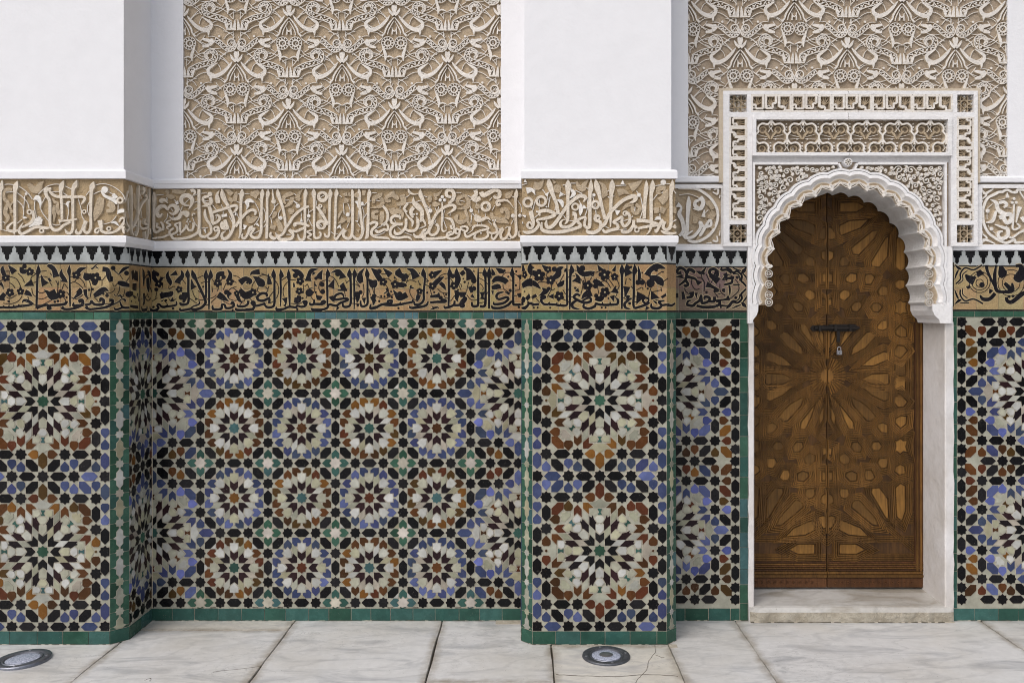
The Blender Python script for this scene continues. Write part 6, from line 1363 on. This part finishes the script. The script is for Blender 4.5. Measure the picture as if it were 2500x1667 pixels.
# interlaced ribs and cusp stars on the carved ring
for i in range(-1, NL + 1):
    mb = MB()
    for k_, (ra, rb, hh) in enumerate(((191, 203, .016), (196, 203, .013), (194, 205, .0175))):
        pts = []
        for j in range(7):
            s_ = j / 6; th = PI - PI * (i + s_) / NL
            bulge = math.sin(PI * s_) ** .8
            r = ra + (rb - ra) * bulge + (3 if k_ == 1 else 0)
            x, y = r * math.cos(th), r * math.sin(th)
            if i < 0 or i >= NL: continue
            pts.append((AC[0] + x * KS, AC[1] + y * KS, .0052))
        if pts: mb.ribbon(pts, FP(YS + .014), 0, hh, 'top', 'side', bev=.3)
    if 0 <= i < NL - 1:
        for dr, hh in ((0, .019), (5, .0165)):
            pts = []
            for j in range(8):
                s_ = j / 7; th = PI - PI * (i + .5 + s_) / NL; r = 204 + dr - 13 * math.sin(PI * s_); x, y = r * math.cos(th), r * math.sin(th)
                pts.append((AC[0] + x * KS, AC[1] + y * KS, .0046))
            mb.ribbon(pts, FP(YS + .014), 0, hh, 'top', 'side', bev=.2)
    th = PI - PI * i / NL
    if 0 <= i <= NL:
        for dr, dt in ((0, 0), (9, .0), (4, .014), (4, -.014), (-3, 0)):
            r = 194 + dr; mb.disc(AC[0] + r * math.cos(th + dt) * KS, AC[1] + r * math.sin(th + dt) * KS, .0115 if dr != 9 else .007, FP(YS + .014), 0, .021 + dr * .0001, 'top', k=4)
    mb.build('cusp_ornament', ao)
for sg in (-1, 1):
    mb = MB()
    for t in (18, 44, 70, 88):
        c = (AC[0] + sg * 196 * KS, AC[1] - t * KS); mb.ribbon(circ(c[0], c[1], .020, .004, 12), FP(YS + .014), 0, .012 + t * .00001, 'top', 'side', closed=True, slope=0); mb.ribbon(circ(c[0], c[1], .010, .004, 8), FP(YS + .014), 0, .011, 'top', 'side', closed=True, slope=0)
        mb.ribbon([(c[0] - .018, c[1], .003), (c[0] + .018, c[1], .003)], FP(YS + .014), 0, .010, 'top', 'side')
    mb.build('leg_ornament', ao)
# spandrel field between the arch and the frame
u0, u1, z0, z1 = rect(1846, 2304, 402, 700); P0 = paths[0]
mb = MB(); out = arch(233, 5); N = len(out); top_ = WS(0, 394)[1]
inn = [mb.vert((u, .002, z)) for u, z in P0]; fl_ = []
L_, R_ = WS(1836, 0)[0], WS(2322, 0)[0]
for i, (u, z) in enumerate(P0):
    t = i / (N - 1); dx, dz = u - AC[0], z - AC[1]
    if dz <= 0: e = (L_ if dx < 0 else R_, z)
    else:
        k1 = ((R_ - AC[0]) if dx > 0 else (AC[0] - L_)) / max(abs(dx), 1e-6); k2 = (top_ - AC[1]) / max(dz, 1e-6); kk = min(k1, k2); e = (AC[0] + dx * kk, AC[1] + dz * kk)
    fl_.append(mb.vert((e[0], .002, e[1])))
for i in range(N - 1): mb.face((inn[i], inn[i + 1], fl_[i + 1], fl_[i]), 'groundg')
spn = mb.build('spandrel_field', ds)
mb = MB()      # raised double outline following the arch and the frame
mb.ribbon([(u, z, .0125) for u, z in arch(232, 5)], FP(0.), -.01, .031, 'white2', 'white2', bev=.1, slope=0)
for a, b in (((1841, 399), (2046, 399)), ((2096, 399), (2309, 399))):
    p, q_ = WS(*a), WS(*b); mb.ribbon([(*p, .014), (*q_, .014)], FP(0.), -.01, .0305, 'white2', bev=.1)
for x in (1840.5, 2309):
    p, q_ = WS(x, 396), WS(x, 640); mb.ribbon([(*p, .014), (*q_, .014)], FP(0.), -.01, .0300, 'white2', bev=.1)
for x in (2048, 2094):
    p, q_ = WS(x, 399), WS(x + (7 if x < 2070 else -7), 413); mb.ribbon([(*p, .012), (*q_, .012)], FP(0.), -.01, .0295, 'white2', bev=.1)
mb.build('spandrel_outline', ds)
mb = MB(); c = WS(2070.5, 396); mb.disc(c[0], c[1], .027, FP(0.), -.01, .034, 'white2', k=20); mb.disc(c[0], c[1], .0205, FP(0.), .02, .0345, 'joint', k=20)
for i in range(8):
    t = i * PI / 4; mb.ribbon([(c[0] + .004 * math.cos(t), c[1] + .004 * math.sin(t), .002), (c[0] + .012 * math.cos(t), c[1] + .012 * math.sin(t), .0075), (c[0] + .0195 * math.cos(t), c[1] + .0195 * math.sin(t), .003)], FP(0.), .02, .037, 'top', 'top')
mb.build('crown_rosette', ds)
# scroll filling
rg = random.Random(21); pool = []
def inside_sp(u, z, m):
    px, py = u / KS + VX, VY - (z - HC) / KS
    if px < 1848 + m or px > 2303 - m or py < 405 + m or py > 612: return False
    return math.hypot((u - AC[0]) / KS, (z - AC[1]) / KS) > 240 + m
tries = 0
while tries < 9000 and len(pool) < 420:
    tries += 1; r = rg.choice((9.5, 8, 6.5, 5.5)) if tries < 4000 else rg.choice((4.8, 4))
    px, py = rg.uniform(1848, 2303), rg.uniform(404, 612); u, z = WS(px, py)
    if not inside_sp(u, z, r * .75): continue
    if any((px - a) ** 2 + (py - b_) ** 2 < ((r + c_) * .92) ** 2 for a, b_, c_ in pool): continue
    pool.append((px, py, r))
pool.sort(key=lambda t: -t[2])
rest = MB()
for i, (px, py, r) in enumerate(pool):
    mb = MB() if i < 200 else rest; c = WS(px, py); rr = r * KS; s0 = rg.uniform(0, 6.28); sg = rg.choice((1, -1)); pts = []
    for j in range(15):
        t = j / 14; a = s0 + sg * t * 7.4; q_ = rr * (1.05 - .80 * t); pts.append((c[0] + q_ * math.cos(a), c[1] + q_ * math.sin(a), .0050 + .0024 * t))
    mb.ribbon(pts, FP(.002), -.002, .026 + (i % 9) * .0004, 'top', 'side', bev=.2, slope=0)
    mb.disc(pts[-1][0], pts[-1][1], .0062, FP(.002), 0, .0285 + (i % 9) * .0003, 'top', k=7)
    a = s0 - sg * .5; e = (c[0] + rr * 1.6 * math.cos(a), c[1] + rr * 1.6 * math.sin(a))
    if inside_sp(*e, 0): mb.ribbon(spline([(*pts[0][:2], .004), (c[0] + rr * 1.3 * math.cos(a + sg * .3), c[1] + rr * 1.3 * math.sin(a + sg * .3), .007), (*e, .001)], 3), FP(.002), -.002, .0265 + (i % 7) * .0004, 'top', 'side')
    if i < 200: mb.build('arabesque_scroll', spn)
rest.build('arabesque_scrolls', spn, kind='stuff')
# fill the flat part between arch legs and frame, below the spandrel
mb = MB()
for x0, x1 in ((1826.5, 1840), (2308, 2327)):
    a, b = WS(x0, 601), WS(x1, 790)
# jambs
JT = WS(0, 786)[1]
jb = MB()
def jamb(x0, x1, side):      # x0,x1 photo px on front ; side -1 left / +1 right ; reveal runs back to the door
    u0, u1 = (x0 - VX) / 450, (x1 - VX) / 450; mb = MB(); rr = random.Random(side + 9); n_ = 26
    cols_ = []
    for i in range(n_ + 1):
        z = -.0 + (JT + .0) * i / n_; j1, j2 = rr.uniform(-.0022, .0022), rr.uniform(-.003, .003)
        if side > 0: row = [(u1 + j2, .02, z), (u1 + j2, -.010, z), (u0 + .006, -.014, z), (u0, -.008, z), (u0 - .001, .262, z)]
        else: row = [(u1 + .001, .262, z), (u1, -.008, z), (u1 - .005, -.014, z), (u0 + j2, -.010, z), (u0 + j2, .02, z)]
        cols_.append([mb.vert(p) for p in row])
    for a, b in zip(cols_, cols_[1:]):
        for k_ in range(4):
            f_ = (a[k_], a[k_ + 1], b[k_ + 1], b[k_]) if side < 0 else (a[k_ + 1], a[k_], b[k_], b[k_ + 1])
            mb.face(f_, 'jamb')
    mb.build('jamb', ds)
jamb(1826.5, 1840.5, -1); jamb(2305, 2327, 1)
# upper continuation of the jamb fronts beside the arch legs, up to the bars
mb = MB(); a, b = WS(1826.5, 601), WS(1838, 790); mb.box(a[0], b[0], YS + .006, .02, b[1], a[1], 'white2')
a, b = WS(2309, 601), WS(2327, 790); mb.box(a[0], b[0], YS + .006, .02, b[1], a[1], 'white2'); mb.build('arch_pier', ds)
# corbels under the arch feet
for sg, xa, xb in ((-1, 1829, 1851), (1, 2292, 2322)):
    mb = MB(); a = WS(xa, 742); b = WS(xb, 789); zt, zb = a[1], b[1]; u0, u1 = a[0], b[0]; rows = []
    for t, o in ((0, 1.), (.35, .98), (.6, .8), (.8, .45), (1., .35)):
        z = zt + (zb - zt) * t; 
        if sg < 0: ue = u0 + (u1 - u0) * o; rows.append([mb.vert(p) for p in ((u0, YS - .004, z), (ue, YS - .004, z), (ue, .24, z), (u0, .24, z))])
        else: us = u1 - (u1 - u0) * (o + .55); rows.append([mb.vert(p) for p in ((us, YS - .004, z), (u1, YS - .004, z), (u1, .24, z), (us, .24, z))])
    for p, q_ in zip(rows, rows[1:]):
        for k_ in range(4): j = (k_ + 1) % 4; mb.face((q_[k_], q_[j], p[j], p[k_]), 'white2')
    mb.face(rows[0], 'white2'); mb.face(rows[-1][::-1], 'white2'); mb.build('corbel', ds)
# masonry behind the surround, above the arch (so nothing is see-through)
mb = MB(); u0, u1, z0, z1 = rect(1776, 2386, 225, 396); mb.box(u0, u1, .021, .24, z0, z1, 'grout'); mb.build('backing_masonry', ds)

# ================================================================== DOOR (two leaves)
YD = .25; WD = pxf(YD); KD = (DW + YD) / F
DC = WD(2019, 917.6)
ZD0, ZD1 = .103, 2.55
XR = WD(2253.5, 900)[0] - DC[0]
mb = MB(); mb.box(DC[0] - .75, DC[0] + .75, .42, .46, -.02, 2.8, 'shadowgap'); ms_ = mb.build('passage_wall', ds)
CR = lambda s: [[(float(p.split(',')[0]), float(p.split(',')[1])) for p in st.split()] for st in s.strip().split(';')]
PN = CR('''692,165 815,162 882,195 815,235 692,235;692,335 760,300 905,288 845,352 705,408 688,390;778,500 935,372 975,368 950,425 835,550 790,545;925,602 1030,425 1052,415 1045,560 985,640 930,635;1112,430 1150,400 1175,470 1175,650 1140,670 1102,640;690,600 702,570 735,560 763,590 755,630 695,635;735,720 770,685 815,690 820,740 780,760 740,745;875,730 885,695 925,690 950,715 925,765 885,768;1098,755 1130,730 1175,740 1170,790 1140,808 1105,790;970,820 1000,775 1040,785 1047,850 985,850;690,830 725,805 760,815 770,850 730,888 690,870;775,930 800,900 845,895 855,930 825,968 785,965;920,935 940,905 980,905 1005,935 980,970 940,968;1095,892 1115,900 1140,880 1160,900 1190,892 1178,935 1190,980 1160,975 1140,992 1115,975 1098,978 1106,935;970,1070 1000,1035 1045,1030 1045,1090 1010,1105 970,1095;1100,1105 1140,1065 1180,1095 1185,1150 1140,1155 1105,1135;775,1292 790,1230 890,1120 925,1115 957,1150 880,1235;850,1368 930,1300 1020,1260 1048,1270 1050,1320 945,1365;1095,1250 1120,1215 1165,1220 1190,1255 1140,1310 1098,1290;1098,1338 1175,1332 1175,1432 1135,1440 1098,1420;690,1230 720,1140 760,1060 800,1060 792,1110 700,1225;628,345 660,395 662,430 628,440 608,430 608,350;620,520 645,530 645,575 620,595 606,590 606,525;608,690 638,690 638,752 608,752;606,880 632,870 636,920 606,925;628,1130 655,1085 662,1150 640,1200 628,1210''')
MIDP = CR('850,1463 930,1425 1045,1420 1056,1440 1052,1463 1056,1486 1045,1503 930,1500;1098,1455 1175,1448 1175,1515 1098,1515;680,1340 760,1150 775,1200')[:2]
def crop(p): return ((p[0] / 3.0152 + 1820 - 2019) * KD, -((p[1] / 3.0152 + 440) - 917.6) * KD)
CZ = DC[1]
DP = FP(YD)
def leaf(sg, label):
    lf = thing('door_leaf', label, 'door', (DC[0] + sg * .27, YD, ZD0))
    x0, x1 = (DC[0] + .0025, DC[0] + XR + .012) if sg > 0 else (DC[0] - XR - .012, DC[0] - .0025)
    mb = MB(); mb.box(x0, x1, YD + .004, YD + .045, ZD0, ZD1, 'woodd'); bd_ = mb.build('door_board', lf)
    # bottom and side rails with mouldings
    zr = [(ZD0, ZD0 + .052, 0.004, 'woodr'), (ZD0 + .058, ZD0 + .072, -.003, 'wood'), (ZD0 + .076, ZD0 + .090, .001, 'wood')]
    for a, b, y, m in zr:
        mb = MB(); mb.box(x0, x1, YD + y - .004, YD + .006, a, b, m); mb.build('bottom_rail', lf)
    mb = MB()
    for i in range(int((x1 - x0 - .06) / .036)):
        c = (x0 + .045 + i * .036, ZD0 + .027); mb.ribbon([(c[0] + .008 * math.cos(t * .7) * (1 - t / 12), c[1] + .009 * math.sin(t * .7) * (1 - t / 12), .003) for t in range(9)], DP, -.001, .0035, 'woodr', slope=0)
    mb.build('rail_carving', lf, kind='stuff')
    xe = (DC[0] + sg * (XR + .012)); 
    for k_, (o0, o1, y) in enumerate(((.0, .018, .002), (.020, .030, -.003), (.032, .038, .001), (.040, .052, -.002), (.054, .060, .002))):
        a, b = sorted((xe - sg * o0, xe - sg * o1)); mb = MB(); mb.box(a, b, YD + y - .004, YD + .006, ZD0 + .093, ZD1, 'wood' if k_ % 2 else 'woodr'); mb.build('stile_moulding', lf)
    pol = []
    for p in PN:
        P_ = [crop(v) for v in p]; pol.append(P_); pol.append([(x, -y * 1.025) for x, y in P_])
    for p in MIDP[:1]: pol.append([crop(v) for v in p])
    ext = crop((1200, 0))[0]
    rest = []
    for P_ in pol:
        if max(p[0] for p in P_) > XR - .05: P_ = [(min(p[0], XR - .052), p[1]) for p in P_]
        Q = [(DC[0] + sg * x, CZ + z) for x, z in P_]
        A = sum(Q[i][0] * Q[(i + 1) % len(Q)][1] - Q[(i + 1) % len(Q)][0] * Q[i][1] for i in range(len(Q)))
        if A < 0: Q = Q[::-1]
        # raised panel with a sunk margin
        if min(q_[1] for q_ in Q) < ZD0 + .10: continue
        mb = MB(); mb.prism(offs(Q, -.0015), DP, -.006, .0035, 'woodp', inset=.002); mb.build('carved_panel', lf)
        # nested strapwork ridges around the panel
        mb = MB(); rr = random.Random(len(rest))
        for k_ in range(4):
            O_ = offs(Q, .0082 + k_ * .0098)
            O_ = [(min(max(x, x0 + .003), x1 - .062 if sg > 0 else x1 - .003) if sg > 0 else max(min(x, x1 - .003), x0 + .062), z) for x, z in O_]
            mb.ribbon([(x, z, .0082) for x, z in O_], DP, -.006, .0066 - k_ * .0011 + rr.uniform(0, .0008), 'wood', closed=True, bev=.28, slope=0)
        mb.build('strapwork', lf); rest.append(1)
    # rays of the centre star, half on this leaf
    mb = MB()
    for i in range(9):
        a = R(-90 + i * 22.5); c, s = math.cos(a), math.sin(a)
        for w_, h2 in ((.0, .0042), (.0098, .0038), (-.0098, .0040)):
            px, pz = -s * w_, c * w_
            L_ = .105 if i % 8 else .05
            p0 = (DC[0] + sg * max(.004, c * .045 + px), CZ + s * .045 + pz); p1 = (DC[0] + sg * max(.004, c * L_ + px * 1.6), CZ + s * L_ + pz * 1.6)
            mb.ribbon([(*p0, .0078), (*p1, .0078)], DP, -.006, h2 + i * .0003, 'wood', bev=.5)
    mb.build('star_rays', lf)
    for i in range(5):
        zz = ZD0 + .100 + i * .0105; mb = MB(); mb.ribbon([(x0 + .004, zz, .0088), (x1 - .004, zz, .0088)], DP, -.006, .0045 + .0006 * (i % 2), 'wood' if i % 2 else 'woodr', bev=.25); mb.build('bottom_bead', lf)
    st = []
    for i in range(17):
        a = R(-90 + i * 11.25); r = .058 if i % 2 == 0 else .036; st.append((DC[0] + sg * max(.003, r * math.cos(a)), CZ + r * math.sin(a)))
    mb = MB(); mb.prism(st, DP, -.006, .006, 'wood', inset=.002); mb.build('centre_star', lf)
    # small filler chevrons: long diagonal and level straps crossing behind
    mb = MB(); rr = random.Random(3)
    for i in range(-11, 12):
        z = CZ + i * .1035
        if z < ZD0 + .11 or z > ZD1 - .05: continue
        for e in range(4):
            zz = z + (e - 1.5) * .0098; mb.ribbon([(x0 + .004 if sg > 0 else x0 + .064, zz, .0082), (x1 - .064 if sg > 0 else x1 - .004, zz, .0082)], DP, -.006, .0006 + e * .0002, 'wood', bev=.5)
    for k_ in range(-13, 14):
        for dr in (1, -1):
            cz_ = CZ + k_ * .19
            for e in range(4):
                o = (e - 1.5) * .0128
                xa, xb = .004, XR - .052
                za, zb = cz_ + o, cz_ + o + dr * (xb - xa) * .85
                if min(za, zb) < ZD0 + .1 or max(za, zb) > ZD1: continue
                mb.ribbon([(DC[0] + sg * xa, za, .0082), (DC[0] + sg * xb, zb, .0082)], DP, -.006, .0016 + e * .0002 + k_ * .00004 + dr * .0003, 'wood', bev=.5)
    mb.build('strapwork_lattice', lf, kind='stuff')
    return lf
lR = leaf(1, 'right leaf of the carved cedar door, with broad moulded edge beside the white jamb')
lL = leaf(-1, 'left leaf of the carved cedar door, partly hidden behind the left side of the arch')
# meeting bead
# door frame board hidden behind the jambs
# ---- bolt and padlock
bo = thing('door_bolt', 'black iron sliding bolt across the two door leaves', 'bolt', (*WD(2030, 800)[:1], YD - .02, WD(2030, 800)[1]))
BP = FP(YD - .006); B = lambda x, y: WD(x / 3.0152 + 1820, y / 3.0152 + 440)
mb = MB(); pts = [B(*p) for p in ((470, 1088), (490, 1068), (612, 1068), (612, 1108), (490, 1110))]; mb.prism(pts, BP, -.002, .006, 'iron', inset=.001); mb.build('keeper_plate', bo)
mb = MB(); pts = [B(*p) for p in ((612, 1060), (800, 1060), (845, 1085), (800, 1112), (612, 1112))]; mb.prism(pts, BP, -.002, .006, 'iron', inset=.001); mb.build('back_plate', bo)
mb = MB(); a = B(500, 1090); b = B(815, 1086)
for (p, q_, r) in ((a, b, .0085),):
    k_ = 12; rows = []
    for u in (p[0], q_[0]): rows.append([mb.vert((u, YD - .018 + r * math.cos(2 * PI * i / k_), (p[1] + q_[1]) / 2 + r * math.sin(2 * PI * i / k_))) for i in range(k_)])
    for i in range(k_): j = (i + 1) % k_; mb.face((rows[0][i], rows[0][j], rows[1][j], rows[1][i]), 'iron')
    mb.face(rows[0], 'iron'); mb.face(rows[1][::-1], 'iron')
mb.build('sliding_rod', bo, smooth=False)
for x in (535, 650, 760):
    c = B(x, 1088); mb = MB(); mb.box(c[0] - .007, c[0] + .007, YD - .031, YD - .008, c[1] - .017, c[1] + .017, 'iron'); mb.build('bolt_staple', bo)
c = B(672, 1110); d = B(672, 1190); mb = MB(); mb.box(c[0] - .009, c[0] + .009, YD - .026, YD - .018, d[1], c[1], 'iron'); mb.build('hasp', bo)
for x in (500, 620, 700, 800):
    c = B(x, 1072 if x % 200 else 1104); mb = MB(); mb.disc(c[0], c[1], .0035, BP, .005, .009, 'iron', k=8); mb.build('rivet', bo)
c = B(675, 1262); pk = thing('padlock', 'small steel padlock hanging from the black door bolt', 'padlock', (c[0], YD - .03, c[1] - .01))
def rbox(mb, x0, x1, z0, z1, y0, y1, r, m):
    pts = []
    for cx_, cz_, a0 in ((x1 - r, z1 - r, 0), (x0 + r, z1 - r, 90), (x0 + r, z0 + r, 180), (x1 - r, z0 + r, 270)):
        for t in range(4): a = R(a0 + t * 30); pts.append((cx_ + r * math.cos(a), cz_ + r * math.sin(a)))
    mb.prism(pts, FP(y1), 0, y1 - y0, m, inset=.0012)
mb = MB(); rbox(mb, c[0] - .0145, c[0] + .0145, c[1] - .016, c[1] + .009, YD - .040, YD - .024, .003, 'lockm'); mb.build('lock_body', pk)
mb = MB(); pts = []
for i in range(13): t = PI * i / 12; pts.append((c[0] + .0095 * math.cos(t), c[1] + .019 + .0095 * math.sin(t)))
pts = [(c[0] + .0095, c[1] + .006)] + pts + [(c[0] - .0095, c[1] + .006)]
rows = []
for (u, z) in pts:
    rows.append([mb.vert((u + .0027 * math.cos(2 * PI * k_ / 8) * (1 if abs(z - c[1]) < .02 else math.cos(math.atan2(z - c[1] - .019, u - c[0]))), YD - .032 + .0027 * math.sin(2 * PI * k_ / 8), z + (0 if abs(z - c[1]) < .02 else .0027 * math.cos(2 * PI * k_ / 8) * math.sin(math.atan2(z - c[1] - .019, u - c[0]))))) for k_ in range(8)])
for a, b in zip(rows, rows[1:]):
    for k_ in range(8): j = (k_ + 1) % 8; mb.face((a[k_], a[j], b[j], b[k_]), 'lockm')
mb.build('shackle', pk)
mb = MB(); mb.disc(c[0], c[1] - .006, .003, FP(YD - .040), -.001, .0008, 'iron', k=8); mb.build('keyhole', pk)

# ================================================================== THRESHOLD STEP
st_ = thing('doorstep', 'worn white marble doorstep with a rounded stained front edge', 'doorstep', (1.75, 0, 0))
mb = MB(); u0, u1 = (1829 - VX) / 450, (2324 - VX) / 450; rr = random.Random(2); n_ = 40; rows = []
for i in range(n_ + 1):
    x = u0 + (u1 - u0) * i / n_; j = rr.uniform(-.0022, .0022); ch = .008 if i in (0, n_) else 0
    prof = [(-.030 + j + ch, -.01), (-.032 + j * 1.5 + ch, .03), (-.031 + j + ch, .055), (-.020, .0765 + j * .4), (-.005, .0815), (.08, .084), (.255, .089), (.42, .089)]
    rows.append([mb.vert((x, y, z)) for y, z in prof])
for a, b in zip(rows, rows[1:]):
    for k_ in range(7): mb.face((a[k_], b[k_], b[k_ + 1], a[k_ + 1]), 'stain' if k_ < 2 else 'step')
mb.face(rows[0][::-1], 'step'); mb.face(rows[-1], 'step')
mb.build('step_slab', st_)
mb = MB(); mb.box(DC[0] - .7, DC[0] + .7, YD + .05, YD + .07, .089, .103, 'glaze'); mb.cur = (.03, .12, .1); mb.build('sill_tile', st_, attr=True)

# ================================================================== FLOOR LIGHTS
def lamp(label, x, y, r, tilt, dark, dome):
    L = thing('floor_light', label, 'floor light', (x, y, 0), group='recessed floor lights in the marble')
    L.rotation_euler = tilt
    def lathe(nm, prof, m, k=40, smooth=True):
        mb = MB(); rows = [[mb.vert((p * math.cos(2 * PI * i / k), p * math.sin(2 * PI * i / k), z)) for i in range(k)] for p, z in prof]
        for a, b in zip(rows, rows[1:]):
            for i in range(k): j = (i + 1) % k; mb.face((a[i], a[j], b[j], b[i]), m)
        mb.face(rows[-1], m); o = mb.build(nm, None, origin=(0, 0, 0), smooth=smooth); o.parent = L; o.location = (0, 0, 0); return o
    lathe('housing_ring', [(r, -.01), (r, .004), (r * .985, .009), (r * .96, .0105), (r * .74, .0095), (r * .70, .005), (r * .69, -.004)], dark)
    lathe('inner_ring', [(r * .705, .0), (r * .70, .0100), (r * .66, .0104), (r * .64, .006)], 'steel2')
    lathe('lens', [(r * .64, .004), (r * .55, .0085), (r * .30, .011), (r * .1, .0115)], 'lens')
    if dome: lathe('lamp_reflector', [(r * .30, .0105), (r * .26, .0125), (r * .1, .0130)], 'steel')
    for i in range(4):
        a = R(45 * 0 + 90 * i + 12); mb = MB()
        rows = [[mb.vert((r * .85 * math.cos(a) + q_ * math.cos(2 * PI * t / 8), r * .85 * math.sin(a) + q_ * math.sin(2 * PI * t / 8), z)) for t in range(8)] for q_, z in ((.0065, .008), (.0065, .0125), (.004, .0135))]
        for p, q_ in zip(rows, rows[1:]):
            for t in range(8): j = (t + 1) % 8; mb.face((p[t], p[j], q_[j], q_[t]), 'steel')
        mb.face(rows[-1], 'steel'); o = mb.build('bolt_head', None, origin=(0, 0, 0)); o.parent = L; o.location = (0, 0, 0)
lamp('round floor light with dark ring set in marble before the middle pillar', .388, -.498, .1165, (0, 0, 0), 'steeld', True)
lamp('round recessed floor light with pale steel ring, tilted slightly, by the left pillar', -2.425, -.540, .126, (R(-1), R(-2.5), 0), 'steel2', False)
